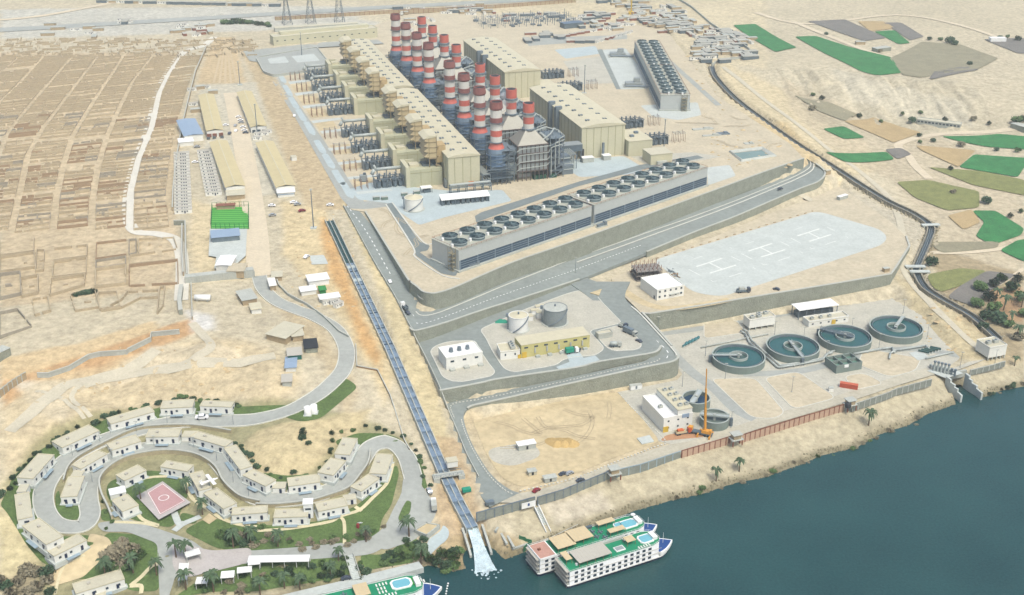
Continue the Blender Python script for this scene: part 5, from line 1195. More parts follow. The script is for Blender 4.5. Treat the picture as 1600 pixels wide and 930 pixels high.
# ------------------------------------------------------------------ generic builders
def building(name, label, A, B, depth, h, wm=M_offwhite, rm=M_roofbeige, cat='building', par=.5, wins=0, wrows=1, doors=0, group=None, wsz=(1.2, 1.1), wz=None, dm=None, roofobj=None, wm2=None):
    d = B-A; L = d.length; rz = math.atan2(d.y, d.x); t_ = thing(name, label, cat, A, rz, group)
    MB().box(L/2, depth/2, -1, L, depth, h+1).build('wall', wm, t_)
    mb = MB(); mb.box(L/2, depth/2, h, L+.3, depth+.3, .2); r = mb.build('roof', rm, t_)
    if par:
        mb = MB()
        for y in (0, depth): mb.box(L/2, y, h+.2, L+.3, .3, par)
        for x in (0, L): mb.box(x, depth/2, h+.2, .3, depth-.3, par)
        mb.build('parapet', wm2 or wm, t_)
    for r_ in range(wrows):
        z = wz if wz is not None else (h/wrows*(r_+.5))
        if wz is not None and r_: z = wz+r_*3
        for i in range(wins):
            x = L*(i+.5)/wins; w_ = MB().box(0, 0, 0, wsz[0], .2, wsz[1]).build('window', M_glass, t_); w_.location = (x, -.06, z)
    for i in range(doors):
        x = L*(i+.75)/max(doors, 1)-.6; w_ = MB().box(0, 0, 0, 1.1, .22, 2.2).build('door', dm or M_navy, t_); w_.location = (x, -.07, 0)
    return t_
def proto_car():
    t_ = thing('parked_car', 'x', 'car', (0, 0, 0), 0); mb = MB()
    pr = [(-2.2, .35), (-2.25, .9), (-1.5, 1.0), (-1.0, 1.48), (.7, 1.5), (1.3, 1.02), (2.1, .9), (2.25, .4)]
    v = [(x, -.88, z) for x, z in pr]+[(x, .88, z) for x, z in pr]; n = len(pr); f = [(i, (i+1) % n, n+(i+1) % n, n+i) for i in range(n)]
    f = [tuple(reversed(q)) for q in f]; f += [tuple(range(n))[::-1][::-1], tuple(range(2*n-1, n-1, -1))]
    mb.add(v, f).build('body', M_carpaint[0], t_)
    mb = MB(); mb.box(-.15, 0, 1.0, 2.0, 1.8, .38); mb.quad((1.28, -.8, 1.06), (1.28, .8, 1.06), (.74, .75, 1.5), (.74, -.75, 1.5)); mb.build('window', M_glass, t_)
    for x in (-1.4, 1.4):
        for y in (-.85, .85): mb = MB(); mb.tube((0, -.1, 0), (0, .1, 0), .33, 10); mb.build('wheel', M_black, t_).location = (x, y, .33)
    return t_
CAR = proto_car(); ncar = [0]
def car(p, rz, label, paint=0, group='cars parked around the site', s=1.0):
    o = CAR if ncar[0] == 0 else clone(CAR); ncar[0] += 1; o.location = p; o.rotation_euler = (0, 0, rz); o['label'] = label; o['group'] = group; o.scale = (s, s, s)
    if paint:
        for c in o.children:
            if c.name.startswith('body'): c.data = CARB[paint] if ncar[0] > 1 else c.data
    return o
CARB = {}
for k in (1, 2, 3):
    me_ = [c for c in CAR.children if c.name.startswith('body')][0].data.copy(); me_.materials[0] = M_carpaint[k]; CARB[k] = me_
def truck(label, p, rz, cab=M_white, body=M_conc, L=9, kind='box', group=None):
    t_ = thing('parked_truck', label, 'truck', p, rz, group); mb = MB(); mb.box(L/2-1, 0, .8, 2, 2.4, 2.2); mb.box(L/2-1.1, 0, 3, 1.6, 2.2, .3); mb.build('cab', cab, t_)
    MB().box(L/2+.03, 0, 1.9, .12, 2.1, .8).build('windscreen', M_glass, t_)
    mb = MB(); mb.box(-.2, 0, .7, L-1, 2.2, .4)
    mb.build('chassis', M_dsteel, t_)
    if kind == 'box': MB().box(-1.2, 0, 1.1, L-3.4, 2.5, 2.5).build('body', body, t_)
    elif kind == 'tank': mb = MB(); mb.tube((-L/2+.6, 0, 2.2), (L/2-2.4, 0, 2.2), 1.2, 12); mb.build('tank', body, t_, True)
    else: mb = MB(); mb.box(-1.2, 0, 1.1, L-3.4, 2.4, .3); [mb.box(-1.2, y, 1.4, L-3.4, .15, .9) for y in (-1.15, 1.15)]; mb.box(-L/2+.5, 0, 1.4, .15, 2.4, .9); mb.build('body', body, t_)
    for x in (-L/2+1.2, -L/2+2.4, L/2-1.2):
        for y in (-1.1, 1.1): mb = MB(); mb.tube((0, -.18, 0), (0, .18, 0), .5, 10); mb.build('wheel', M_black, t_).location = (x, y, .5)
    return t_
def mast(name, label, p, h, r=.16, arm=True, group=None, m=None, cat='light pole'):
    t_ = thing(name, label, cat, p, 0, group); MB().cyl(0, 0, 0, h, r, r*.6, 8).build('pole', m or M_steel, t_)
    mb = MB()
    if arm: mb.box(0, 0, h, 1.6, .4, .18); mb.box(.7, 0, h-.2, .6, .5, .2)
    else: mb.box(0, 0, h, 1.8, 1.8, .3); mb.box(0, 0, h+.3, 1.2, 1.2, .5)
    mb.build('lamp', M_conc, t_); MB().cyl(0, 0, -.3, .5, r*3, n=8).build('base', M_conc, t_); return t_
def palm_meshes(seed):
    rr = random.Random(seed); mb = MB()
    for k in range(26):
        a = rr.uniform(0, 6.283); e = rr.uniform(-.15, 1.25); L = rr.uniform(2.6, 3.6); w_ = rr.uniform(.38, .55); pts = []; 
        for i in range(6):
            t2 = i/5; r_ = L*(math.sin(t2*1.25)/math.sin(1.25))*math.cos(e*.6); z = L*(t2*math.sin(e)*1.0-t2*t2*.85); pts.append((r_, z, w_*math.sin(math.pi*min(.97, t2*.9+.1))))
        c, s = math.cos(a), math.sin(a); v = []
        for r_, z, ww in pts: v += [(r_*c-s*ww, r_*s+c*ww, z-.15), (r_*c, r_*s, z+.1), (r_*c+s*ww, r_*s-c*ww, z-.15)]
        f = []
        for i in range(5): f += [(i*3, i*3+1, i*3+4, i*3+3), (i*3+1, i*3+2, i*3+5, i*3+4)]
        mb.add(v, f)
    return mb
PALMC = []
for sd in (1, 2, 3):
    me_o = palm_meshes(sd).build('crown', M_palm); PALMC.append(me_o.data); bpy.data.objects.remove(me_o)
mb = MB()
for k in range(7): mb.cyl(.05*k*k*.05, 0, k, k+1.05, .34-.02*k, .27-.015*k, 8)
me_o = mb.build('trunk', M_trunk); PALMT = me_o.data; bpy.data.objects.remove(me_o)
def palm(p, label, s=1.0, group=None, k=0, hs=1.0):
    t_ = thing('palm_tree', label, 'palm tree', p, random.uniform(0, 6), group); t_.scale = (s, s, s)
    a = bpy.data.objects.new('trunk', PALMT); sc.collection.objects.link(a); a.parent = t_; a.scale = (1, 1, hs)
    b_ = bpy.data.objects.new('crown', PALMC[k % 3]); sc.collection.objects.link(b_); b_.parent = t_; b_.location = (.1, 0, 7*hs); return t_
def leafball(seed, n=420, m=None, fl=.75, r=1.0, lf=.17):
    rr = random.Random(seed); mb = MB(); cl_ = [(rr.uniform(-.55, .55), rr.uniform(-.55, .55), rr.uniform(.35, 1.0), rr.uniform(.32, .55)) for _ in range(9)]
    for i in range(n):
        cx, cy, cz, cr = cl_[i % 9]; a = rr.uniform(0, 6.283); u = rr.uniform(-1, 1); q = cr*rr.uniform(.6, 1.05); x = cx+q*math.sqrt(1-u*u)*math.cos(a); y = cy+q*math.sqrt(1-u*u)*math.sin(a); z = (cz+q*u)*fl
        s = lf*rr.uniform(.6, 1.3); d1 = Vector((rr.gauss(0, 1), rr.gauss(0, 1), rr.gauss(0, .6))).normalized()*s; d2 = d1.orthogonal().normalized()*s*.7
        c = Vector((x*r, y*r, max(z*r, 0))); mb.quad(c-d1, c+d2, c+d1, c-d2)
    return mb
TREEM = {}
for nm, m_ in (('green', M_leaf), ('dark', M_leafdark), ('dry', M_leafdry)):
    o_ = leafball(hash(nm) % 7+3 if False else {'green': 3, 'dark': 5, 'dry': 8}[nm]).build('crown', m_); TREEM[nm] = o_.data; bpy.data.objects.remove(o_)
mb = MB(); mb.cyl(0, 0, -.1, .5, .09, .06, 7); mb.tube((0, 0, .35), (.35, .1, .8), .04, 5); mb.tube((0, 0, .3), (-.3, .25, .75), .04, 5); mb.tube((0, 0, .4), (0, -.35, .8), .04, 5)
o_ = mb.build('trunk', M_trunk); TRK = o_.data; bpy.data.objects.remove(o_)
def tree(p, label, s=3.0, kind='green', group=None, name='tree', hs=1.0, cat=None):
    t_ = thing(name, label, cat or name, p, random.uniform(0, 6), group); t_.scale = (s, s, s*hs)
    a = bpy.data.objects.new('trunk', TRK); sc.collection.objects.link(a); a.parent = t_
    b_ = bpy.data.objects.new('crown', TREEM[kind]); sc.collection.objects.link(b_); b_.parent = t_; b_.location = (0, 0, .25 if name == 'tree' else 0); return t_
# ------------------------------------------------------------------ clarifiers
M_bridge = mat('bridge_pale', C(190, 200, 200), var=.08)
def clarifier(lbl, x, y, r, h, ang, water=1.0, style=0, m=M_tankwater, inner=True, full=False, group=None, dark=False):
    p = W(x, y, ZL+h); p.z = ZL; t_ = thing('clarifier_tank', lbl, 'water tank', p, 0, group)
    MB().ring(0, 0, -.5, h, r, r-.5, 48).build('wall', M_tankwall, t_)
    MB().ring(0, 0, h, h+.3, r+.15, r-.5, 48).build('rim', M_tankrim, t_)
    MB().cyl(0, 0, 0, h-water, r-.4, n=48).build('water', m, t_)
    if inner:
        MB().ring(0, 0, h-water-.2, h+.1, r-1.5, r-1.7, 48).build('weir', M_steel, t_)
        MB().ring(0, 0, h-water-.2, h+.5, r*.36, r*.36-.42, 32).build('inner_ring', M_tankrim, t_); MB().cyl(0, 0, h-water, h-water+.1, r*.34, n=32).build('inner_water', mat('inner_water', C(78, 104, 98), rough=.2), t_)
    c, s = math.cos(ang), math.sin(ang); r0 = -r*.98 if full else (-r*.35 if style == 1 else -r*.12); L = r*1.0-r0; mx = (r+r0)/2
    mb = MB(); wd = 1.7 if not full else 2.8
    mb.box(mx*c, mx*s, h+.35, L, wd, .35, ang); o = mb.build('bridge', M_bridge if not dark else M_steel, t_)
    mb = MB()
    for sd in (-1, 1):
        ox, oy = -s*sd*wd/2, c*sd*wd/2; mb.box(mx*c+ox, mx*s+oy, h+.7, L, .25, .5 if full else .25, ang); mb.box(mx*c+ox, mx*s+oy, h+1.5, L, .12, .12, ang)
        if dark:
            k = 0
            while k < 9: q = r0+L*k/9; q2 = r0+L*(k+1)/9; mb.tube((q*c+ox, q*s+oy, h+.6), (q2*c+ox, q2*s+oy, h+2.2), .12, 4); mb.tube((q*c+ox, q*s+oy, h+2.2), (q2*c+ox, q2*s+oy, h+2.2), .12, 4); k += 1
    mb.build('bridge_rail', M_tankrim if not dark else M_steel, t_)
    MB().cyl(0, 0, 0, h+1.4, .8, n=12).build('column', M_conc, t_)
    mb = MB(); mb.box((r+1)*math.cos(ang), (r+1)*math.sin(ang), 0, 1.6, 1.2, h); mb.build('ladder', M_dsteel, t_)
    return t_
gp = 'row of round clarifiers on the tank terrace'
clarifier('round grey clarifier, leftmost of four, bridge pointing left', 1154, 556, 14.9, 4.2, math.radians(180), group=gp)
clarifier('round grey clarifier, second of four, narrow white bridge toward the river', 1239, 540, 15.1, 4.2, math.radians(-82), style=1, group=gp)
clarifier('round grey clarifier, third of four, dark truss bridge toward upper left', 1320.5, 525, 15.3, 4.2, math.radians(146), dark=True, style=1, group=gp)
clarifier('round grey clarifier, rightmost of four, white bridge toward upper right', 1400.5, 510.6, 15.4, 4.2, math.radians(58), group=gp)
clarifier('small dark blue settling tank with broad pale bridge, behind the crane', 1088, 621, 7.4, 5, math.radians(65), 2.2, m=mat('deep_blue_water', C(52, 78, 104), rough=.1), inner=False, full=True)
clarifier('small empty looking grey settling tank right of the crane boom', 1116.5, 650.5, 7.5, 4.6, math.radians(-12), 2.0, m=mat('grey_water', C(112, 124, 116), rough=.3), inner=False, full=True)
# ------------------------------------------------------------------ buildings on the terraces
def AC(t_, x, y, z, s=1.0, n=1, name='air_conditioner'):
    for k in range(n): o = MB().box(0, 0, 0, 1.8*s, 1.3*s, 1.1*s).build(name, M_conc, t_); o.location = (x+k*3*s, y, z); MB().cyl(0, 0, 1.1*s, 1.2*s, .5*s, n=10).build('fan', M_dsteel, o)
A, B, Cc = W(1036, 676, ZL), W(1081, 667, ZL), W(1006, 640, ZL)
dp = (Cc-A).length
d = (B-A).normalized(); nrm = Vector((-d.y, d.x, 0)); Dp = (Cc-A).dot(nrm)
t_ = building('water_treatment_building', 'white building with a lower left roof, beside the yellow crane', A, B, abs(Dp), 7.6, M_offwhite, M_white, par=.7, wins=3, wrows=2, wsz=(1, .8))
L = (B-A).length
MB().box(L*.73, abs(Dp)/2, 8.0, L*.5, abs(Dp)*.98, 3.2).build('upper_block', M_offwhite, t_); MB().box(L*.73, abs(Dp)/2, 11.2, L*.52, abs(Dp), .3).build('upper_roof', M_creamroof, t_)
for k in range(4): AC(t_, L*.66, abs(Dp)*(.15+.23*k), 11.5, 1.2, 2)
AC(t_, L*.22, abs(Dp)*.45, 8.1, 1.2, 1); MB().box(L*.08, -.15, 0, 3, .3, 3.2).build('door', M_yellow, t_); MB().box(L*.75, -.16, 6.6, 4, .25, 2).build('sign', M_blueroof, t_)
A, B, Cc = W(697.6, 579, ZMID), W(754, 569, ZMID), W(688.6, 565.6, ZMID); d = (B-A).normalized(); nrm = Vector((-d.y, d.x, 0)); Dp = abs((Cc-A).dot(nrm))+3
t_ = building('service_building', 'white flat roofed building with three roof ventilators, left end of the tank terrace', A, B, Dp, 7, M_offwhite, M_white, par=.5, wins=3, wsz=(2, 1), wz=4.4)
for k in range(3): MB().cyl(0, 0, 0, 2.2, 1.3, 1.0, 10).build('roof_ventilator', M_steel, t_).location = (5+k*4.7, Dp*.5, 7.2)
for k in range(3): MB().box(0, 0, 0, 3, 2, 1.2).build('air_conditioner', M_conc, t_).location = (3+k*8, -1.6, 0)
A, B = W(814.4, 560, ZMID), W(921, 543, ZMID); t_ = building('pump_house', 'long yellow building with seven dark windows below the storage tanks', A, B, 11, 7.8, M_yellowwall, M_creamroof, par=0, wins=7, wsz=(2.2, .9), wz=5.6)
for k in range(5): MB().box(0, 0, 0, .8, .5, 3).build('vent_duct', M_conc, t_).location = (8+k*7, -.3, 2.2); 
for k in range(5): MB().box(0, 0, 0, 2.4, 1.6, 1.4).build('air_conditioner', M_pipe, t_).location = (9+k*7, -2, 0)
MB().box(1.8, -.15, 0, 2.6, .3, 3.6).build('door', M_yellow, t_); MB().box(31, -.15, 0, 1.4, .3, 2.4).build('door', M_black, t_)
A, B = W(782, 563, ZMID), W(812.5, 560, ZMID); t_ = building('pump_annex', 'low white annex at the left end of the yellow building', A, B, 10, 4.8, M_offwhite, M_creamroof, par=.4, wins=2, wsz=(.8, 1.2))
MB().box(10.6, -.15, 0, 1.8, .3, 2.4).build('door', M_yellow, t_)
for k in range(3): AC(t_, 7.5, 2.5+k*2.8, 5.2, 1.5, 1)
A, B, Cc = W(1026, 470, ZH), W(1068, 462, ZH), W(1009.6, 450, ZH); d = (B-A).normalized(); nrm = Vector((-d.y, d.x, 0)); Dp = abs((Cc-A).dot(nrm))+1
t_ = building('office_building', 'white two storey office with square dark windows at the edge of the helipads', A, B, Dp, 6.6, M_offwhite, M_white, par=.5, wins=5, wrows=2, wsz=(1.2, 1.2)); MB().box(12, -.5, 2.6, 7, 1, .3).build('canopy', M_conc, t_)
o = MB().box(0, 0, 0, .2, 1.2, 2.2).build('door', M_navy, t_); o.location = (-.07, 3, 0)
A, B = W(1170, 517.4, ZL), W(1210, 511, ZL)
def raised(name, lbl, A, B, depth, h, leg=1.8):
    d = B-A; L = d.length; t_ = thing(name, lbl, 'building', A, math.atan2(d.y, d.x)); MB().box(L/2, depth/2, leg, L, depth, h).build('wall', M_offwhite, t_); MB().box(L/2, depth/2, leg+h, L+.2, depth+.2, .2).build('roof', M_roofbeige, t_); mb = MB()
    for x in [.4+i*(L-.8)/4 for i in range(5)]:
        for y in (.4, depth-.4): mb.box(x, y, 0, .6, .6, leg)
    mb.build('column', M_conc, t_); mb = MB(); mb.box(L/2, 0, leg+h+.2, L, .25, .6); mb.box(L/2, depth, leg+h+.2, L, .25, .6); mb.box(0, depth/2, leg+h+.2, .25, depth, .6); mb.box(L, depth/2, leg+h+.2, .25, depth, .6); mb.build('parapet', M_offwhite, t_); return t_, L
t_, L = raised('electrical_building', 'white raised box building behind the leftmost clarifiers, below the wall', A, B, 7.5, 5); AC(t_, 3, 2.4, 7.1, 1.5, 2); AC(t_, 9, 5, 7.1, 1.5, 2)
A, B = W(1543, 564, ZL), W(1570, 559, ZL); t_, L = raised('electrical_building', 'white raised box building by the river intake at the right edge', A, B, 11, 6.0, 1.8); AC(t_, 3, 5, 8.2, 1.6, 2)
A, B = W(1263, 512, ZL), W(1325, 503, ZL); t_ = building('dosing_building', 'low white building with open roof bays, right of the shed', A, B, 7, 3.2, M_offwhite, M_roofbeige, par=.9, wins=5, wsz=(1.2, .8)); MB().box(17, -.15, 0, 2.6, .3, 2.8).build('door', M_yellow, t_)
for k in range(3): AC(t_, 4+k*6, 3.5, 3.6, 1.2, 1)
A = W(1246, 500, ZL); B = W(1308, 491, ZL); d = B-A; t_ = thing('open_shed', 'large open shed with pale roof against the helipad wall', 'shed', A, math.atan2(d.y, d.x)); L = d.length
MB().box(L/2, 4, 6.4, L, 10, .4).build('roof', M_white, t_); mb = MB()
for i in range(6):
    for y in (0, 8): mb.box(.5+i*(L-1)/5, y, 0, .4, .4, 6.4)
mb.build('post', M_steel, t_); MB().box(L/2, 5, 0, L-3, 5, 3.5).build('equipment', M_dsteel, t_)
A, B = W(1306, 584, ZL), W(1345, 577, ZL); d = B-A; L = d.length; t_ = thing('sludge_basin', 'grey open topped concrete basin block below the third clarifier', 'basin', A, math.atan2(d.y, d.x))
mb = MB(); 
for x in (0, L*.3, L*.65, L): mb.box(x, 5.5, 0, .5, 11, 5)
for y in (0, 5.5, 11): mb.box(L/2, y, 0, L+.5, .5, 4.98)
mb.build('wall', M_tankwall, t_); MB().box(L/2, 5.5, 0, L, 11, 3).build('water', mat('basin_green', C(110, 150, 134)), t_); MB().box(6, -.5, 3.2, 2.6, .4, 1.6).build('cabinet', M_white, t_)
# tanks on the tank terrace
tank('storage_tank', 'white storage tank, left of the pair above the yellow building', 810, 515, ZMID, 5.5, 9.2, M_white, M_creamroof, cone=.7)
tank('storage_tank', 'grey storage tank, right of the pair above the yellow building', 867, 504, ZMID, 6.9, 9.8, mat('tank_grey', C(150, 160, 160), rough=.5), M_conc, cone=.8)
for k, (x, y, w_, d_, h_) in enumerate(((836, 490, 5, 3, 2.6), (843, 484, 5, 3, 2.6), (842, 497, 3, 3, 4), (828, 500, 3, 4, 3), (797, 505, 2, 2, 4))):
    t_ = thing('equipment_cabin', 'small white equipment cabin between the two tanks, %s' % ['middle of the cluster', 'farthest of the cluster', 'beside the grey tank', 'beside the white tank', 'left of the white tank'][k], 'cabin', W(x, y, ZMID), .25); MB().box(0, 0, 0, w_, d_, h_).build('wall', M_white, t_); MB().box(0, 0, h_, w_+.3, d_+.3, .2).build('roof', M_creamroof, t_)
mb = MB(); P = W(783, 504, ZMID)
mb.add([(-4, -1.5, 0), (4, -1.5, 0), (4.5, 1.5, 0), (-3.5, 1.8, 0), (-1, 0, 2.2), (2.2, .3, 1.8)], [(0, 1, 5, 4), (1, 2, 5), (2, 3, 4, 5), (3, 0, 4)]); o = mb.build('tarpaulin', M_tealtarp); o.location = P; tag(o, 'teal tarpaulin draped over goods left of the white tank', 'tarpaulin')
t_ = truck('green lorry with white cab in front of the yellow building', W(893, 552, ZMID), .3, M_white, M_tealtarp, 8)
truck('long grey lorry parked beside the descending terrace road', W(984, 522, ZMID), -.85, M_conc, M_steel, 10); truck('grey lorry standing in the lower corner of the terrace', W(961, 542, ZMID), 0, M_conc, M_pipe, 7, 'tank'); truck('small dark flatbed behind the long grey lorry', W(973, 512, ZMID), -.7, M_carpaint[3], M_conc, 6, 'bed')
for k, (x, y) in enumerate(((880, 549), (905, 548), (998, 534))): car(W(x, y, ZMID), .3+k, '%s on the tank terrace' % ['silver car at the left of the green lorry', 'dark car at the right of the green lorry', 'dark car alone at the terrace corner'][k], [1, 3, 3][k], None or 'cars on the tank terrace')
t_ = building('equipment_cabin', 'flat grey shelter between the yellow building and the lorry', W(935, 531, ZMID), W(957, 527, ZMID), 4, 2.8, M_conc, M_roofbeige, cat='cabin')
# unfinished frame by the helipads
p = W(1013, 437, ZH); t_ = thing('unfinished_building', 'dark scaffolded concrete frame with rebar beside the white helipad office', 'building site', p, math.radians(12)); mb = MB()
for z in (0, 3.2, 6.2): mb.box(0, 4, z, 17, 12, .35)
mb.build('slab', mat('formwork', C(150, 144, 136), var=.3, scale=.6), t_); mb = MB(); rr = random.Random(6)
for i in range(7):
    for j in range(5): mb.box(-8+i*2.7, -1.5+j*2.8, 0, .3, .3, 6.4+rr.uniform(0, 1.2))
for z in (1.5, 3.4, 5):
    for j in range(5): mb.box(0, -1.5+j*2.8, z, 17, .15, .15)
mb.build('scaffold', mat('scaffold_dark', C(92, 80, 82), var=.3), t_); mb = MB()
for i in range(7):
    for j in range(3): mb.box(-8+i*2.7, j*5, 6.5, .25, .25, 3)
mb.build('rebar', M_rust, t_)
for k, (x, y) in enumerate(((1048, 425), (1055, 432), (996, 430), (990, 425))):
    mb = MB(); [mb.box(rr.uniform(-2, 2), rr.uniform(-2, 2), .3*i, rr.uniform(1, 5), .4, .3, rr.uniform(0, 3)) for i in range(8)]; o = mb.build('timber_pile', M_wood if k % 2 else M_steel); o.location = W(x, y, ZH); tag(o, 'pile of %s boards %s' % (['grey', 'brown', 'grey', 'brown'][k], ['on the helipad side of the scaffolded frame', 'nearest the white helipad office', 'at the road side of the scaffolded frame', 'farthest left of the scaffolded frame'][k]), 'pile')
t_ = truck('dark low loader with white load on the helipad edge', W(1161, 457, ZH), .1, M_carpaint[3], M_steel, 9, 'bed'); MB().box(-1, 0, 1.5, 3.4, 2, 2.2).build('load', M_conc, t_)
car(W(1213, 453, ZH), 2.6, 'dark car at the lip of the helipad wall', 3, 'cars near the helipads')
t_ = building('gate_hut', 'small brown hut at the right corner of the helipad wall', W(1382, 426, ZH), W(1390, 424.5, ZH), 2.6, 2.4, M_beigewall, M_conc, cat='hut', par=0)
t_ = building('gate_hut', 'tiny beige hut at the end of the upper ramp road', W(1291, 272, 28), W(1298, 271, 28), 2.6, 2.4, M_beigewall, M_roofbeige, cat='hut', par=0)
t_ = building('gate_hut', 'small pale hut on the gravel behind the helipads', W(1312, 313, 20.3), W(1325, 309, 20.3), 3, 2.2, M_conc, M_white, cat='hut', par=0)
t_ = thing('site_container', 'short white container at the foot of the curved lower wall', 'container', W(993, 608, ZL), .25); MB().box(0, 0, .2, 6.6, 2.5, 2.5).build('body', M_white, t_); MB().box(0, 0, 2.7, 6.7, 2.6, .12).build('roof', M_conc, t_); MB().box(0, -1.3, .8, 1, .1, 1.8).build('door', M_steel, t_)
t_ = thing('shipping_container', 'red orange shipping container on the tank terrace', 'container', W(1326, 606, ZL), -.35); MB().box(0, 0, 0, 9.5, 2.5, 2.6).build('body', mat('container_red', C(206, 96, 66), rough=.6), t_); MB().box(0, 0, 2.6, 9.6, 2.6, .1).build('roof', mat('container_red2', C(214, 112, 80)), t_)
t_ = thing('site_container', 'tiny white box beside the red orange container', 'container', W(1298, 611, ZL), 0); MB().box(0, 0, 0, 2.6, 2.2, 2.2).build('body', M_offwhite, t_); MB().box(0, 0, 2.2, 2.8, 2.4, .15).build('roof', M_conc, t_)
# crane trucks
t_ = thing('mobile_crane', 'yellow mobile crane with boom raised straight up between the settling tanks', 'crane', W(1098, 680, ZL), math.radians(155)); M_cr = mat('crane_yellow', C(236, 168, 64), rough=.5)
MB().box(1, 0, 1.0, 12, 2.6, .8).build('chassis', M_dsteel, t_); MB().box(6.5, 0, 1.8, 2.2, 2.5, 1.8).build('cab', M_cr, t_); MB().box(-1.5, 0, 1.8, 4, 2.6, 1.6).build('turntable', M_cr, t_)
MB().box(-3.8, 0, 1.8, 1.2, 2.4, 2).build('counterweight', M_cr, t_); mb = MB(); mb.tube((-1, 0, 3), (-.4, .2, 16), .7, 4); mb.tube((-.4, .2, 16), (.1, .3, 27), .5, 4); mb.tube((.1, .3, 27), (.5, .4, 38), .3, 4); mb.build('boom', M_cr, t_)
mb = MB(); mb.tube((.8, -1.6, 2), (-.6, 0, 12), .25, 6); mb.build('ram', M_conc, t_)
for x in (-3, -1.4, 3, 5.5):
    for y in (-1.2, 1.2): mb = MB(); mb.tube((0, -.22, 0), (0, .22, 0), .6, 10); mb.build('wheel', M_black, t_).location = (x, y, .6)
mb = MB(); [mb.box(x, y, 0, .8, .8, 1.4) for x in (-4.2, 2) for y in (-3, 3)]; [mb.box(x, 0, 1.2, .5, 6, .4) for x in (-4.2, 2)]; mb.build('outrigger', M_cr, t_)
t_ = truck('orange red lorry parked beside the yellow crane', W(1067, 678, ZL), .28, mat('lorry_orange', C(214, 96, 58), rough=.5), M_tan, 9, 'bed'); MB().box(-1.5, 0, 1.6, 3, 2, 1.3).build('load', mat('lorry_orange2', C(226, 120, 72)), t_)
sheet('soil_patch', [(1030, 690), (1100, 683), (1112, 676), (1080, 674), (1040, 680)], ZL, mat('reddish_soil', C(196, 150, 112)), .14, rnd=5)
# pipework and pumps
def pipe_run(lbl, pts, r, z=1.2, m=M_pipe, n=8):
    t_ = thing('pipeline', lbl, 'pipeline', W(pts[0][0], pts[0][1], ZL), 0); o = t_.location; P = [W(x, y, ZL+z)-o for x, y in pts]; MB().path(P, r, n).build('pipe', m, t_, True); mb = MB()
    for a, b in zip(P, P[1:]):
        k = max(1, int((b-a).length/6))
        for i in range(k): q = a.lerp(b, (i+.5)/k); mb.box(q.x, q.y, -z*0-0, .5, 1.2, z-.3)
    mb.build('support', M_conc, t_); return t_
PR = [(1157, 517), (1164, 521), (1172, 536), (1195, 556), (1216, 574), (1250, 569), (1285, 562), (1292, 553), (1301, 551)]
pipe_run('outer pale pipeline bending round the left two clarifiers', PR, .6); pipe_run('inner pale pipeline running beside the outer one round the clarifiers', [(x+3.5, y-3) for x, y in PR], .5)
pipe_run('pale pipeline in front of the third and fourth clarifiers', [(1334, 553), (1377, 545), (1394, 543), (1398, 551)], .65); pipe_run('pale pipeline running to the intake pumps', [(1390, 560), (1391, 552), (1400, 547), (1446, 540), (1452, 545)], .6); pipe_run('long low pipe beside the intake pumps', [(1447, 560), (1490, 550)], .6, .9)
pipe_run('low pipe wall behind the leftmost clarifier', [(1095, 543), (1163, 529), (1200, 522)], .5, .8, M_conc)
for k in range(5):
    t_ = thing('pump', 'teal pump set at the foot of the helipad wall, %s from the left' % NTH[k], 'pump', W(1070+k*4.6, 541-k*2.2, ZL), .95, 'teal pumps below the helipad wall'); mt = mat('teal_pump', C(70, 130, 134), rough=.5); mb = MB(); mb.tube((-2.6, 0, 1.1), (1, 0, 1.1), .5, 8); mb.build('motor', mt, t_); MB().box(0, 0, 0, 6, 1.2, .5).build('base', M_conc, t_); mb = MB(); mb.tube((1, 0, 1.1), (2.6, 0, 1.4), .8, 8); mb.build('volute', mt, t_)
for k in range(5):
    t_ = thing('pump', 'dark green pump set at the white slab near the intake, %s from the left' % NTH[k], 'pump', W(1443+k*4.6, 552-k*1.4, ZL), -.5, 'dark pumps near the intake'); mb = MB(); mb.tube((-3, 0, 1.2), (3, 0, 1.2), .6, 8); mb.build('motor', mat('dark_pump', C(64, 96, 92)), t_); MB().box(0, 0, 0, 7, 1.4, .5).build('base', M_paleconc, t_)
for k in range(7):
    t_ = thing('intake_pump', 'tall vertical intake pump column over the channel head, %s from the left' % NTH[k], 'pump', W(1459+k*5.4, 580+k*1.3, ZL), -.3, 'vertical intake pumps'); MB().cyl(0, 0, 0, 5.6 if k < 5 else 3.4, .55, n=10).build('column', M_pipe if k < 5 else M_steel, t_); mb = MB(); mb.tube((0, 0, 2), (-2, 4, 2), .5, 8); mb.tube((-2, 4, 2), (-2, 4, 0), .5, 8); mb.build('discharge_pipe', M_pipe, t_); MB().cyl(0, 0, 5.6 if k < 5 else 3.4, (5.6 if k < 5 else 3.4)+.8, .8, n=10).build('motor', M_steel, t_)
sheet('pavement', [(1420, 552), (1440, 548), (1452, 560), (1434, 564)], ZL, M_paleconc, .3); sheet('pavement', [(1448, 580), (1475, 572), (1505, 584), (1478, 592)], ZL, M_paleconc, .3)
t_ = thing('intake_channel', 'stepped concrete intake channel opening to the river at the right', 'channel', (0, 0, 0))
for sd, nm in ((-1, 'a'), (1, 'b')):
    P = offset_line([W(1494, 588, ZL), W(1500, 597, 6.4), W(1505, 604, 5), W(1511, 612, 3.4), W(1518, 622, 2)], sd*6.2); v = []
    for i in range(4):
        a_, b_ = P[i], P[i+1]; d = b_-a_; o = MB().box(0, 0, -9, Vector((d.x, d.y)).length, 1.1, 10).build('wall', M_paleconc, t_); o.location = (a_+b_)/2; o.location.z = a_.z; o.rotation_euler = (0, 0, math.atan2(d.y, d.x))
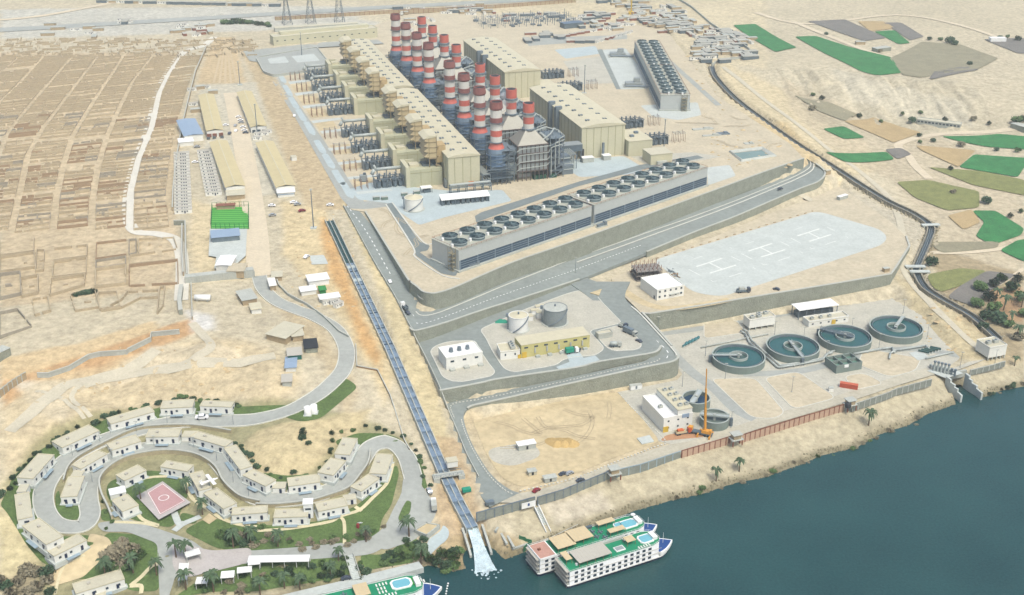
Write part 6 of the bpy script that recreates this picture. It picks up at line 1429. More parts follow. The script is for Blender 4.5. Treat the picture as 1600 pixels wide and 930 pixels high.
d = W(1518, 622, 2)-W(1494, 588, ZL); o = MB().box(0, 0, 0, 1.5, 12, 4).build('headwall', M_conc, t_); o.location = W(1494, 590, ZL-4); o.rotation_euler = (0, 0, math.atan2(d.y, d.x))
# light poles
for k, (x, y) in enumerate(((1133, 592), (1255, 534), (1291, 556), (1330, 520), (1373, 545), (1411, 490), (1448, 530), (1500, 574), (1554, 570), (1066, 604), (1142, 668), (1102, 556), (1210, 525), (1237, 613))):
    mast('light_pole', 'thin grey light pole on the tank terrace near %s' % ['the front of the leftmost clarifier', 'the second clarifier, behind it', 'the sludge basin', 'the left of the rightmost clarifier', 'the front of the rightmost clarifier', 'the back of the rightmost clarifier', 'the right of the rightmost clarifier', 'the intake channel head', 'the right raised white building', 'the small dark blue settling tank', 'the road corner by the river fence', 'the teal pumps', 'the back of the leftmost clarifier', 'the open sandy bays'][k], W(x, y, ZL), 9.5, .13, True, 'light poles of the tank terrace')
mast('light_pole', 'light pole in front of the left end of the helipad wall', W(1028, 519, ZL), 10, .13); mast('light_pole', 'light pole on the upper ramp below the cooling tower wall', W(899, 425, 22.5), 10, .13)
# ------------------------------------------------------------------ river fence
def fence(name, lbl, P, h, pm, fm, step=3.0, th=.25, capm=None, base=.6):
    t_ = thing(name, lbl, 'fence', P[0]); o = P[0].copy(); mb = MB(); mf = MB(); mc = MB()
    for a, b in zip(P, P[1:]):
        d = b-a; L = d.length; n = max(1, round(L/step)); rz = math.atan2(d.y, d.x)
        for i in range(n):
            q = a.lerp(b, (i+.5)/n)-o; mb.box(q.x, q.y, q.z-1.2, L/n-.02, th, h+1.2, rz); p = a.lerp(b, i/n)-o; mf.box(p.x, p.y, p.z-1.2, .5, th+.3, h+1.5, rz)
            mf.box(q.x, q.y, q.z+h, L/n, th+.2, .3, rz)
    mb.build('panel', pm, t_); mf.build('post', fm, t_); return t_
M_fgrey = mat('fence_grey', C(150, 156, 146), var=.15); M_fpink = mat('fence_panel', C(208, 176, 150), var=.1)
fence('boundary_fence', 'grey panel fence from the spillway to the ship gangway', [W(745, 812, 7.5), W(800, 797, 7.8), W(836, 787, 8)], 3.6, M_fgrey, M_steel, 4)
fence('boundary_fence', 'grey panel fence above the river bank behind the ships', [W(840, 787, 8), W(880, 775, 8), W(954, 745, 8)], 3.4, M_fgrey, M_steel, 4)
fence('boundary_fence', 'grey wall with a pale blue rail above the bank, left of the brown fence', [W(964, 743, 8), W(1000, 735, 8), W(1063, 714, 8)], 3.2, M_fgrey, mat('rail_blue', C(170, 190, 196)), 5)
fence('boundary_fence', 'brown framed pink panel fence on the bank, left section', [W(1065, 714, 8), W(1142, 691, 8)], 3.4, M_fpink, M_rust, 3.2)
fence('boundary_fence', 'brown framed pink panel fence on the bank, long right section', [W(1156, 690, 8), W(1240, 664, 8), W(1318, 641, 8)], 3.4, M_fpink, M_rust, 3.2)
fence('boundary_fence', 'grey fence between the black tank and the intake', [W(1332, 640, 8), W(1385, 622, 8), W(1400, 615, 8), W(1455, 600, 8)], 3, M_fgrey, M_conc, 4)
fence('boundary_fence', 'grey green fence right of the intake channel', [W(1516, 584, 7), W(1545, 577, 7.5), W(1570, 570, 8)], 2.2, M_fgrey, M_conc, 4)
def guard(lbl, x, y, z=8):
    t_ = thing('guard_post', lbl, 'guard post', W(x, y, z), .35); mb = MB(); [mb.box(a, b, 0, .5, .5, 3.4) for a in (-2.6, 2.6) for b in (-2, 2)]; mb.build('leg', M_rust, t_); MB().box(0, 0, 3.2, 6.4, 5, .4).build('platform', M_conc, t_); MB().box(0, 0, 3.6, 4, 3.4, 2.4).build('cabin', M_beigewall, t_); MB().box(0, 0, 6, 5.4, 4.6, .3).build('roof', M_conc, t_); return t_
guard('brown guard post on the river fence behind the ships', 959, 748); guard('brown guard post on the river fence below the crane', 1149, 694); guard('guard post on the river fence beside the black water tank', 1327, 640)
o = thing('water_tank', 'round black water tank beside the right guard post', 'water tank', W(1325, 636, 8+3)); MB().cyl(0, 0, 0, 2.2, 1.6, n=16).build('body', M_black, o, True); MB().cyl(0, 0, 2.2, 3, 1.6, .4, 16).build('dome', M_black, o, True); mb = MB(); [mb.box(x_, y_, -3, .2, .2, 3) for x_ in (-1, 1) for y_ in (-1, 1)]; mb.build('stand', M_steel, o)
mb = MB(); mb.box(0, 0, 0, 7, .15, 3); o = mb.build('sign_board', M_white); o.location = W(826, 794, 8)+Vector((0, -.4, .6)); o.rotation_euler = (0, 0, .42); tag(o, 'white sign board on the grey fence above the ship gangway', 'sign'); mb = MB(); mb.add([(-.5, 0, .9), (.5, 0, .9), (.5, 0, 2.1), (-.5, 0, 2.1), (0, 0, 2.5)], [(0, 1, 2, 4, 3)]); q = mb.build('emblem', M_blue, o); q.location = (0, -.1, 0)
# steps from the fence gate to the ships
a, b = W(838, 793, 7.6), W(857, 834, 1.6); d = b-a; t_ = thing('gangway_stairs', 'white stairway going down the bank to the moored ships', 'stairs', a, math.atan2(d.y, d.x)); L = Vector((d.x, d.y)).length; mb = MB(); n = 16
for i in range(n): mb.box(L*(i+.5)/n, 0, d.z*(i+1)/n, L/n+.05, 2.2, .3)
mb.build('tread', M_paleconc, t_); mb = MB()
for y in (-1.1, 1.1): mb.tube((0, y, 1.3), (L, y, d.z+1.3), .22, 6); [mb.tube((L*i/6, y, d.z*i/6), (L*i/6, y, d.z*i/6+1.3), .12, 4) for i in range(7)]
mb.build('handrail', M_white, t_)
# lot huts and vans
for k, (x, y, w_, d_, h_, m_) in enumerate(((822, 700, 9, 4, 3, M_conc), (831, 741, 4, 3, 2.2, M_roofbeige), (859, 751, 6, 3, 2.2, M_conc), (822, 690, 7, 3, 4, M_steel))):
    if k == 3: continue
    t_ = thing('site_hut', ['dark based grey hut standing on the sandy lot', 'small pale hut near the waterfront road on the lot', 'low grey hut beside the waterfront road kerb'][k], 'hut', W(x, y, ZL), .3); MB().box(0, 0, 0, w_, d_, h_).build('wall', m_, t_); MB().box(0, 0, h_, w_+.6, d_+.6, .25).build('roof', M_white if k == 0 else M_conc, t_); MB().box(0, -d_/2-.03, .4, 1, .1, 1.8).build('door', M_black, t_)
for k, (x, y, pa) in enumerate(((907, 752, 3), (880, 742, 3), (890, 741, 1), (937, 748, 3), (838, 768, 2))): car(W(x, y, ZL), .4+k*.1, ['dark car driving on the waterfront road', 'dark pick up parked at the lower edge of the sandy lot', 'silver car parked at the lower edge of the sandy lot', 'dark car by the guard post behind the ships', 'red car on the waterfront road left end'][k], pa, 'cars on the waterfront road')
for k, (x, y, l_) in enumerate(((729, 768, 'teal skip on the sand beside the canal foot'), (765, 788, 'grey rusty skip at the end of the lower ramp'))): t_ = thing('skip', l_, 'skip', W(x, y, 9 if k == 0 else 8), .3); MB().box(0, 0, .3, 4, 2.4, 1.5).build('body', M_tealtarp if k == 0 else M_steel, t_); MB().box(0, 0, 0, 4.4, 1.6, .3).build('base', M_dsteel, t_)
# vehicles on the ramp
car(W(609, 441, 30.8), math.radians(108), 'white car driving down the upper ramp road', 0, 'cars on the upper ramp'); truck('grey lorry parked at the ramp corner, behind the motorcycles', W(632, 482, 29), math.radians(120), M_white, M_dsteel, 7, 'bed'); car(W(637, 490, 28.5), math.radians(120), 'dark car nearest the ramp corner', 3, 'cars on the upper ramp'); car(W(1219, 296, 27), .6, 'dark vehicle alone on the far end of the upper ramp', 3, 'cars on the upper ramp')
# ------------------------------------------------------------------ walled plots west of the plant
LANES = [[(-130, 92), (-330, 380)], [(-60, 90), (-150, 200), (-240, 380)], [(-15, 88), (-80, 170), (-170, 380)], [(30, 88), (-20, 130), (-60, 200), (-110, 372)], [(68, 88), (30, 130), (0, 157), (-30, 213), (-60, 310), (-70, 372)], [(113, 88), (85, 120), (50, 160), (12, 207), (-5, 250), (-22, 310), (-34, 372)], [(153, 87), (133, 113), (100, 157), (67, 200), (44, 240), (29, 310), (15, 372)], [(193, 87), (167, 127), (143, 163), (113, 213), (98, 263), (88, 310), (82, 370)], [(240, 85), (207, 127), (187, 167), (167, 213), (153, 260), (145, 310), (143, 358)], [(281, 88), (265, 112), (249, 145), (237, 200), (216, 250), (204, 300), (203, 340)], [(320, 80), (303, 115), (292, 150), (278, 200), (270, 250), (264, 300), (270, 345)]]
LW = [smooth_line([G(x, y) for x, y in L_], 8) for L_ in LANES]
def at_len(L, s):
    for a, b in zip(L, L[1:]):
        d = (b-a).length
        if s <= d: return a.lerp(b, s/d)
        s -= d
    return L[-1].copy()
def plen(L): return sum((b-a).length for a, b in zip(L, L[1:]))
rr = random.Random(21); plots = []
def lane_x(L, y):
    if y <= L[0][1]: return L[0][0]
    for (x0, y0), (x1, y1) in zip(L, L[1:]):
        if y <= y1: return x0+(x1-x0)*(y-y0)/max(y1-y0, 1e-6)
    return L[-1][0]
def dpx(y): e_ = .4147+(y-465)/1850*.91; return 1850*e_/287*math.sin(PITCH+math.atan((y-465)/1850))
for bi in range(len(LANES)-1):
    LA, LB = LANES[bi], LANES[bi+1]; y = 92.0; row = 0
    while y < 358:
        dp = rr.choice([6, 7, 7.5, 8.5, 10, 13]); e = y+dp*dpx(y); row += 1
        if rr.random() < .06 or abs(y-218) < 4: y = e+(4 if abs(y-218) < 4 else 0); continue
        def pt(yy, f):
            xa = lane_x(LA, yy); xb = lane_x(LB, yy-8); x = xa+(xb-xa)*f; return G(x, yy-.11*(x-xa))
        w_ = (pt(y, 1)-pt(y, 0)).length; f0 = 2.6/max(w_, 9); f1 = 1-f0
        if w_ < 9: y = e; continue
        cuts = [f0, f1] if rr.random() < .25 else [f0, rr.choice([.42, .5, .58]), f1]
        if w_ > 34: cuts = [f0, .34, .66, f1]
        for c0, c1 in zip(cuts, cuts[1:]):
            plots.append(([pt(e, c0), pt(e, c1), pt(y, c1), pt(y, c0)], bi, row, 'left' if c0 == f0 and len(cuts) > 2 else 'right' if c1 == f1 and len(cuts) > 2 else 'whole' if len(cuts) == 2 else 'middle'))
        y = e+rr.choice([0, 0, 0, 0, .8])
BIG = [[(151, 382), (198, 377), (198, 400), (150, 407)], [(202, 377), (213, 376), (213, 398), (202, 400)], [(216, 376), (272, 373), (277, 389), (217, 398)], [(150, 410), (197, 403), (197, 415), (150, 421)], [(202, 402), (277, 391), (278, 407), (202, 415)], [(202, 418), (278, 409), (279, 445), (202, 449)], [(150, 424), (197, 417), (197, 446), (149, 451)], [(84, 391), (137, 385), (136, 403), (84, 410)], [(84, 412), (136, 405), (135, 430), (82, 436)], [(80, 440), (134, 432), (132, 448), (78, 464)], [(0, 378), (54, 374), (53, 395), (0, 402)], [(0, 405), (54, 397), (56, 420), (0, 428)], [(58, 393), (70, 393), (68, 425), (56, 426)], [(0, 432), (32, 428), (34, 462), (0, 470)], [(33, 438), (60, 433), (60, 460), (35, 466)], [(110, 463), (149, 457), (156, 482), (118, 488)], [(153, 460), (183, 458), (188, 481), (156, 486)], [(158, 488), (190, 483), (219, 468), (247, 467), (249, 456), (200, 458), (190, 470)], [(0, 492), (28, 486), (50, 512), (0, 530)], [(50, 470), (75, 466), (80, 488), (55, 495)], [(250, 452), (258, 450), (255, 480), (246, 492)]]
for i_, q in enumerate(BIG): plots.append(([G(x, y) for x, y in q], 99, i_, ''))
def visible(q):
    c = sum(q, Vector())/len(q); dep = c.y*cp-(c.z-HCAM)*sp; x = 800+FPX*c.x/dep; y = 465-FPX*(c.y*sp+(c.z-HCAM)*cp)/dep; return x > -25
plots = [q for q in plots if visible(q[0])]
plots.sort(key=lambda q: min(p.y for p in q[0]))
BLK = {9: 'right of the white track', 8: 'left of the white track', 7: 'second block left of the white track', 6: 'third block left of the white track', 5: 'fourth block left of the white track'}
mx_row = {}
for q in plots: mx_row[q[1]] = max(mx_row.get(q[1], 0), q[2])
def plot_geo(mb, q, o, rr, bi_=0):
    n = len(q); c = sum(q, Vector())/n; ht = rr.uniform(1.5, 2.2); q = [p+(c-p).normalized()*.15 for p in q]
    for i in range(n):
        a, b = q[i]-o, q[(i+1) % n]-o; d = Vector((b.x-a.x, b.y-a.y, 0)); L = d.length
        if L < .5 or rr.random() < .06: continue
        rz = math.atan2(d.y, d.x); h_ = ht*rr.uniform(.85, 1.1); z = min(a.z, b.z)-1; h_ *= (.55 if i % 2 and n == 4 and bi_ != 99 else 1)
        if rr.random() < .3 and L > 6: mb.box(a.x+d.x*.28, a.y+d.y*.28, z, L*.52, .45, h_+1, rz); mb.box(a.x+d.x*.83, a.y+d.y*.83, z, L*.3, .45, h_+.8, rz)
        else: mb.box((a.x+b.x)/2, (a.y+b.y)/2, z, L, .45, h_+1, rz)
    L = (q[1]-q[0]).length; rz = math.atan2((q[1]-q[0]).y, (q[1]-q[0]).x)
    for k in range(rr.choice([0, 0, 1, 2])):
        p = c-o+Vector((rr.uniform(-.25, .25)*L, rr.uniform(-1, 1), 0)); mb.box(p.x, p.y, p.z-.5, rr.uniform(1, 3.2), rr.uniform(.8, 1.8), rr.uniform(.9, 2.2), rz)
M_ruins = [M_ruin, mat('plot_wall_grey', C(172, 164, 146), var=.16, scale=.2), mat('plot_wall_pale', C(204, 188, 156), var=.14, scale=.2), mat('plot_wall_red', C(176, 152, 122), var=.16, scale=.2)]
rr = random.Random(5)
TONE = ['tan', 'grey', 'pale', 'reddish']
for q, bi, row, half in plots[:300]:
    o = min(q, key=lambda p: p.x+p.y).copy(); mb = MB(); plot_geo(mb, q, o, rr, bi); k = rr.choice([0, 0, 0, 1, 2, 3])
    ob = mb.build('walled_plot', M_ruins[k]); ob.location = o; tag(ob, ('%s walled plot, %s row up, %s part, %s' % (TONE[k], nth(mx_row[bi]-row), half, BLK.get(bi, 'block at the far left edge')) if bi != 99 else 'large %s walled yard below the plot rows, %s counted from the right end rows' % (TONE[k], nth(row))), 'walled plot', 'walled plots west of the camp')
mb = MB()
for q, *_ in plots[300:]: plot_geo(mb, q, Vector(), rr)
tag(mb.build('walled_plots', M_ruin), 'far walled plots running together toward the highway', None, None, 'stuff')
mb = MB(); rr = random.Random(77)
for k in range(420):
    x, y = rr.uniform(0, 400), rr.uniform(62, 90); p = G(x, y); mb.box(p.x, p.y, p.z-.5, rr.uniform(2, 14), rr.uniform(.4, .8), rr.uniform(1.5, 3), .35+rr.choice([0, 1.57])+rr.uniform(-.1, .1))
struct(mb.build('rubble_walls', M_ruin), 'broken low walls and rubble between the plots and the highway', 'stuff')
# boundary walls of the camp
def bwall(lbl, pts, h=3, th=.7, m=M_conc, step=0):
    P = [G(x, y) for x, y in pts]; o = wall('boundary_wall', lbl, P, 2, th=th, m=m, up=h, coping=True, cat='wall', cope_m=M_walltop, cw_=.15); return o
bwall('long beige wall between the walled plots and the camp', [(322, 78), (306, 115), (297, 150), (284, 205), (276, 255), (271, 300), (270, 330)], 3, m=M_beigewall)
bwall('dark grey double wall at the upper left of the sports ground', [(272, 352), (290, 352), (291, 400), (293, 436)], 3.4, m=M_wall)
bwall('beige wall beside the dark double wall, plot side', [(285, 356), (285, 400), (287, 432)], 3, m=M_beigewall)
t_ = thing('panelled_wall', 'grey panelled wall with pale frames below the sports ground', 'wall', G(290, 440)); o = t_.location.copy(); a, b = G(290, 441)-o, G(397, 431)-o; d = b-a; rz = math.atan2(d.y, d.x); L = d.length
MB().box((a.x+b.x)/2, (a.y+b.y)/2, -1.5, L, 5, 5.6, rz).build('wall', M_conc, t_); mb = MB()
for i in range(10): q = a.lerp(b, i/9)+Vector((-d.y, d.x, 0)).normalized()*-2.6; mb.box(q.x, q.y, q.z-1.4, .7, .4, 5.6, rz)
mb.build('frame', M_walltop, t_)
bwall('thin wall running down the slope left of the white tank', [(299, 446), (300, 470), (301, 500)], 2, .4, m=M_beigewall); bwall('grey ruined wall below the plots at the head of the slope', [(284, 452), (281, 475), (283, 492)], 3, 2.2, m=M_wall)
P = [G(x, y) for x, y in ((59, 590), (76, 590), (109, 579), (139, 561), (156, 557), (199, 554), (200, 552), (236, 534), (237, 526), (281, 522))]
wall('retaining_wall', 'grey buttressed wall at the foot of the orange slope', P, 3, th=.5, m=M_conc, up=2.6, coping=True, cat='retaining wall')
fence('ribbed_wall', 'low ribbed pale wall at the left end of the white track', [G(0, 622), G(20, 606), G(42, 592)], 4, M_beigewall, M_conc, 3)
t_ = building('ruined_house', 'grey cube shaped block at the left edge below the plots', G(0, 566), G(18, 555), 6, 5, M_wall, M_conc, cat='house', par=0)
# camp perimeter road wall near the outfall
bwall('grey wall curving beside the road down to the outfall canal slope', [(430, 432), (436, 448), (450, 462), (480, 478), (505, 496), (530, 520), (545, 528)], 1.4, .5); bwall('thin wall down the slope left of the canal', [(556, 540), (558, 574), (590, 580), (610, 620), (632, 690), (640, 704)], 1, .35, M_wood)
# ------------------------------------------------------------------ camp
def by_roof(name, lbl, nl, nr, fr, z, h, wm, rm, cat, gable=0, **k):
    A, B, F = W(nl[0], nl[1], z+h), W(nr[0], nr[1], z+h), W(fr[0], fr[1], z+h); d = (B-A).normalized(); n = Vector((-d.y, d.x, 0)); dp = (F-B).dot(n); A.z = B.z = z
    t_ = thing(name, lbl, cat, A, math.atan2(d.y, d.x)); L = (B-A).length; MB().box(L/2, dp/2, -1, L, dp, h+1).build('wall', wm, t_); s = .6
    g = gable; v = [(-s, -s, h+.02), (L/2, -s, h+g), (L+s, -s, h+.02), (L+s, dp+s, h+.02), (L/2, dp+s, h+g), (-s, dp+s, h+.02)]; v += [(x, y, z_+.25) for x, y, z_ in v]
    MB().add(v, [(7, 6, 11, 10)[::1], (8, 7, 10, 9), (5, 4, 1, 0), (4, 3, 2, 1), (0, 1, 7, 6), (1, 2, 8, 7), (3, 4, 10, 9), (4, 5, 11, 10), (2, 3, 9, 8), (5, 0, 6, 11)]).build('roof', rm, t_)
    return t_, L, dp
M_whroof = mat('warehouse_roof', C(218, 204, 158), rough=.7, var=.06, scale=.1)
for k, (nl, nr, fr, ds) in enumerate((((323, 205), (348, 203), (329, 148), 'left far one above the camp road'), ((353, 293), (382, 290), (358, 220), 'left near one above the sports ground'), ((392, 199), (416, 197), (394, 143), 'right far one under the tall mast'), ((432, 293), (461, 290), (430, 221), 'right near one beside the sandy slope'))):
    t_, L, dp = by_roof('warehouse', 'long warehouse with shallow tan roof, %s' % ds, nl, nr, fr, 35, 5.5, M_offwhite, M_whroof, 'warehouse', gable=1.4)
    for i in range(3): o = MB().box(0, 0, 0, 2.6, .3, 3).build('door', M_rust if k == 0 else M_glass, t_); o.location = (L*(i+.5)/3, -.1, 0)
    MB().box(L/2, dp/2, 7.0, .6, dp, .25).build('ridge', M_creamroof, t_)
by_roof('workshop', 'blue grey roofed workshop beside the left far warehouse', (288, 213), (317, 210), (312, 185), 35, 5, M_offwhite, M_blueroof, 'workshop', .8); by_roof('site_office', 'white roofed annex directly below the blue grey workshop', (280, 223), (302, 221), (301, 215), 35, 3, M_offwhite, M_white, 'office')
CAB = thing('portable_cabin', 'x', 'cabin', (0, 0, 0)); MB().box(0, 0, 0, 12, 3, 2.7).build('body', M_offwhite, CAB); MB().box(0, 0, 2.7, 12.2, 3.2, .2).build('roof', M_greycanopy, CAB)
for i in range(3): MB().box(0, 0, 0, 1, .1, 1).build('window', M_glass, CAB).location = (-4+i*3.4, -1.52, 1.2)
MB().box(0, 0, 0, 1, .1, 2).build('door', M_navy, CAB).location = (1.2, -1.52, .2)
CAB2 = thing('site_cabin', 'x', 'cabin', (0, 0, 0)); MB().box(0, 0, 0, 12, 5, 3).build('body', M_beigewall, CAB2); MB().box(0, 0, 3, 12.4, 5.4, .3).build('roof', M_conc, CAB2)
CAB3 = thing('site_cabin', 'x', 'cabin', (0, 0, 0)); MB().box(0, 0, 0, 9, 4, 2.7).build('body', M_rust, CAB3); MB().box(0, 0, 2.7, 9.2, 4.2, .2).build('roof', M_greycanopy, CAB3)
CAB4 = thing('site_cabin', 'x', 'cabin', (0, 0, 0)); MB().box(0, 0, 0, 14, 7, 3.4).build('body', M_dsteel, CAB4); MB().box(0, 0, 3.4, 14.6, 7.6, .3).build('roof', mat('shed_bluegrey', C(184, 184, 172)), CAB4)
used = {}
def place(o, p, rz, lbl, gp, sx=1):
    q = o if o.name not in used else clone(o); used[o.name] = 1; q.location = p; q.rotation_euler = (0, 0, rz); q['label'] = lbl; q['group'] = gp; q.scale = (sx, 1, 1); return q
rr = random.Random(8)
y = 243
while y < 336: place(CAB, G(284+(y-243)*.03, y), .22, 'white portable cabin in the left column beside the beige wall, %s from the top' % nth(round((y-243)/5)), 'portable cabins of the left column', .98); y += 5.0
y = 240
while y < 306: place(CAB, G(320+(y-240)*.22, y), .2, 'white portable cabin in the right column beside the warehouse, %s from the top' % nth(round((y-240)/5)), 'portable cabins of the right column', .95); y += 5.0
for k, (x, y) in enumerate(((300, 142), (313, 139), (322, 138), (333, 146), (302, 165), (306, 175))): place(CAB2 if k % 2 else CAB, G(x, y), .3, 'cabin among the cluster at the upper end of the left warehouses, %s' % NTH[k], 'cabins above the warehouses', .7)
for k, (x, y) in enumerate(((402, 205), (410, 204), (404, 212), (402, 218), (418, 208), (413, 211))): place(CAB, G(x, y), .25, 'white cabin between the two right warehouses, %s' % NTH[k], 'cabins between the right warehouses', .6)
t_, L, dp = by_roof('site_office', 'white office with blue trim at the foot of the right near warehouse', (434, 302), (460, 300), (459, 292), 35, 3.6, M_offwhite, M_white, 'office'); MB().box(L/2, -.1, 2, L, .2, .6).build('trim', M_blueroof, t_)
by_roof('site_office', 'dusty low office at the foot of the left near warehouse', (354, 306), (382, 304), (382, 294), 35, 3, M_beigewall, M_roofbeige, 'office')
# sports ground
z0 = 34.3; f = [(331.8, 325), (388.7, 323.4), (389, 358), (330, 358)]; P = WP(f, z0); sheet('sports_field', [Vector((p.x, p.y, z0)) for p in P], 0, M_turf, .25); mb = MB()
for i in range(11):
    a0, b0 = P[0].lerp(P[3], (i+.25)/11), P[1].lerp(P[2], (i+.25)/11); a1, b1 = P[0].lerp(P[3], (i+.6)/11), P[1].lerp(P[2], (i+.6)/11); mb.quad(*[Vector((q.x, q.y, z0+.3)) for q in (a1, b1, b0, a0)])
struct(mb.build('field_stripe', M_turf2)); 
fence('pitch_fence', 'green fence round the striped sports pitch', [p.copy() for p in P]+[P[0].copy()], 3, mat('net_green', C(60, 130, 70)), mat('net_green2', C(40, 110, 60)), 5, th=.08) if False else None
t_ = thing('pitch_fence', 'green posts and rails around the striped sports pitch', 'fence', P[0]); mb = MB()
for i in range(4):
    a, b = P[i]-P[0], P[(i+1) % 4]-P[0]; [mb.tube((a.x, a.y, z), (b.x, b.y, z), .1, 4) for z in (1.5, 4)]; n = 8
    for k in range(n): q = a.lerp(b, k/n); mb.box(q.x, q.y, 0, .25, .25, 4)
mb.build('rail', mat('net_green2', C(40, 130, 70)), t_)
sheet('pavement', [(328, 358), (386, 358), (384, 400), (362, 420), (335, 420), (338, 402), (326, 400)], z0, M_paleconc, .2)
by_roof('grandstand', 'low stand with pale blue roof at the lower edge of the sports pitch', (331, 372), (374, 368), (373, 357), z0, 3.5, M_steel, M_blueroof, 'grandstand', 0); by_roof('site_office', 'white roofed hall at the bottom of the sports ground', (337, 415), (360, 415), (364, 400), z0, 4, M_offwhite, M_white, 'hall', .4)
by_roof('boundary_block', 'tan crenellated block at the lower right of the sports ground', (355, 424), (380, 424), (383, 412), z0, 3.5, M_beigewall, M_sandpad, 'building', 0)
by_roof('changing_room', 'small brown roofed room above the sports pitch', (338, 322), (366, 321), (366, 318), z0, 3, M_beigewall, M_rust, 'building', 0)
t_ = thing('lying_tank', 'white cylindrical tank lying on the sand below the panelled wall', 'tank', G(317, 470)); mb = MB(); mb.tube((-4.5, 0, 2), (4.5, 0, 2), 1.8, 14); mb.build('shell', M_white, t_, True); mb = MB(); mb.box(-3, 0, 0, .6, 3, 1); mb.box(3, 0, 0, .6, 3, 1); mb.build('saddle', M_conc, t_)
for nl, nr, fr, h, l_, wm, rm in (((379, 470), (401, 466), (396, 451), 3.4, 'pale ribbed roof house just below the camp gate', M_beigewall, M_conc), ((393, 484), (408, 482), (406, 473), 3, 'small cream hut below the ribbed roof house', M_offwhite, M_creamroof), ((422, 447), (431, 446), (431, 434), 3.4, 'cream gatehouse on the right of the camp gate', M_beigewall, M_offwhite), ((425, 433), (440, 432), (439, 424), 3, 'tan flat hut behind the gatehouse', M_beigewall, M_roofbeige), ((483, 440), (514, 436), (514, 426), 3.6, 'white long roofed shed on the sand right of the gate road', M_white, M_white), ((471, 456), (494, 453), (493, 446), 3, 'white cabin with dark windows below the long shed', M_offwhite, M_white), ((500, 454), (509, 453), (508, 447), 2.6, 'green box container right of the white cabin', mat('box_green', C(60, 150, 80)), mat('box_green', 0)),
    ((501, 468), (531, 464), (530, 457), 2.8, 'white roofed store above the scrap pile', M_conc, M_white), ((416, 522), (446, 529), (476, 510), 3.4, 'large beige flat roofed house inside the road bend', M_beigewall, M_roofbeige), ((457, 526), (474, 524), (477, 511), 3.4, 'small beige block touching the large house in the road bend', M_beigewall, M_roofbeige), ((477, 545), (496, 543), (495, 529), 3, 'grey open topped box near the road bend', M_wall, M_black), ((450, 556), (471, 554), (471, 543), 3, 'teal walled twin container in the road bend', mat('teal_box', C(40, 110, 96)), M_greycanopy), ((446, 575), (462, 574), (463, 558), 2.6, 'pale blue roofed box below the teal twin container', M_offwhite, M_blueroof), ((441, 597), (455, 596), (455, 585), 2.6, 'lowest small grey cabin inside the road bend', M_conc, M_greycanopy)):
    p = G(nl[0], nl[1]+6); by_roof('site_building', l_, nl, nr, fr, p.z-.2, h, wm, rm, 'building', 0)
for k in range(5):
    x, y = [(507, 470), (518, 469), (512, 475), (522, 474), (529, 479)][k]; place(CAB, G(x, y), .1+k*.2, 'white cabin in the scrap pile left of the canal, %s' % NTH[k], 'cabins in the scrap pile', .5)
for k, x in enumerate((481, 491)):
    t_ = thing('water_tank', '%s of the two white upright tanks on the lawn by the loop road' % ['left', 'right'][k], 'tank', G(x, 648-k*3)); MB().cyl(0, 0, .3, 4.4, 1.7, n=16).build('shell', M_white, t_, True); MB().cyl(0, 0, 4.4, 5.2, 1.7, .3, 16).build('cap', M_white, t_, True); MB().box(0, 0, 0, 4, 4, .3).build('base', M_paleconc, t_)
for k, (x, y, a, pa, l_) in enumerate(((373, 184, .1, 0, 'white car in the parked column, first from the top'), (376, 189, .1, 0, 'white car in the parked column, second from the top'), (377, 193, .1, 1, 'silver car in the parked column, third from the top'), (380, 200, .1, 0, 'white car in the parked column, fourth from the top'), (382, 205, .1, 0, 'white car in the parked column, fifth from the top'), (384, 209, .1, 3, 'dark car in the parked column, last'), (353, 197, .3, 0, 'white car beside the left far warehouse'), (359, 210, 1.5, 3, 'dark car below the left far warehouse'), (368, 198, 1.5, 1, 'silver car in the middle of the camp road'), (369, 206, 1.5, 0, 'white car in the middle of the camp road'), (425, 323, 0, 0, 'white car on the sand right of the sports pitch'), (426, 338, .2, 1, 'silver car below the white one right of the pitch'), (459, 318, .3, 0, 'white car of a pair near the small office'), (465, 321, .3, 1, 'silver car of a pair near the small office'), (472, 331, .5, 2, 'red car on the sand left of the mast'), (516, 322, .1, 0, 'pale car near the head of the canal'), (479, 403, 1.2, 0, 'white car beside the concrete slab'), (431, 240, 1.5, 3, 'dark car lower on the camp road'), (454, 180, 1.7, 0, 'white car on the plant road'), (305, 255, .2, 0, 'white car between the cabin columns'), (308, 231, .2, 1, 'silver car at the top of the cabin columns'))):
    p = G(x, y, .3) if k != 18 else W(460, 182, 36.2); car(p, a, l_, pa, 'cars in the camp', 1.15)
for k, (x, y) in enumerate(((326, 217), (335, 216), (347, 215))): truck('rusty lorry parked at the foot of the left far warehouse, %s from the left' % NTH[k], G(x, y), 1.8, M_rust, M_dsteel, 7, 'bed', 'lorries at the warehouse')
a, b = G(462, 252), G(472, 250); building('sand_hut', 'small white and pink hut alone on the sandy slope', G(456, 252), G(464, 251), 5, 3, M_offwhite, M_roofbeige, cat='hut', par=0)
drape('pavement', [(484, 400), (506, 399), (513, 413), (487, 414)], M_paleconc, .25, rnd=1)
for k, (x, y, h, l_) in enumerate(((490, 357, 27, 'tall grey floodlight mast on a white base above the canal'), (375, 133, 22, 'tall floodlight mast at the top of the camp road'), (402, 208, 24, 'tall floodlight mast between the two right warehouses'), (913, 146, 26, 'tall mast to the right of the front steam hall'), (1037, 237, 26, 'tall mast behind the right end of the front cooling tower'), (472, 90, 26, 'tall mast on the raised yard left of the far hall'))):
    z = hz(*W(x, y, 36)[:2]); t_ = mast('floodlight_mast', l_, W(x, y, max(z, 35 if k != 0 else z)), h, .42, False, cat='mast'); MB().box(0, 0, 0, 4, 4, .8).build('plinth', M_paleconc, t_)
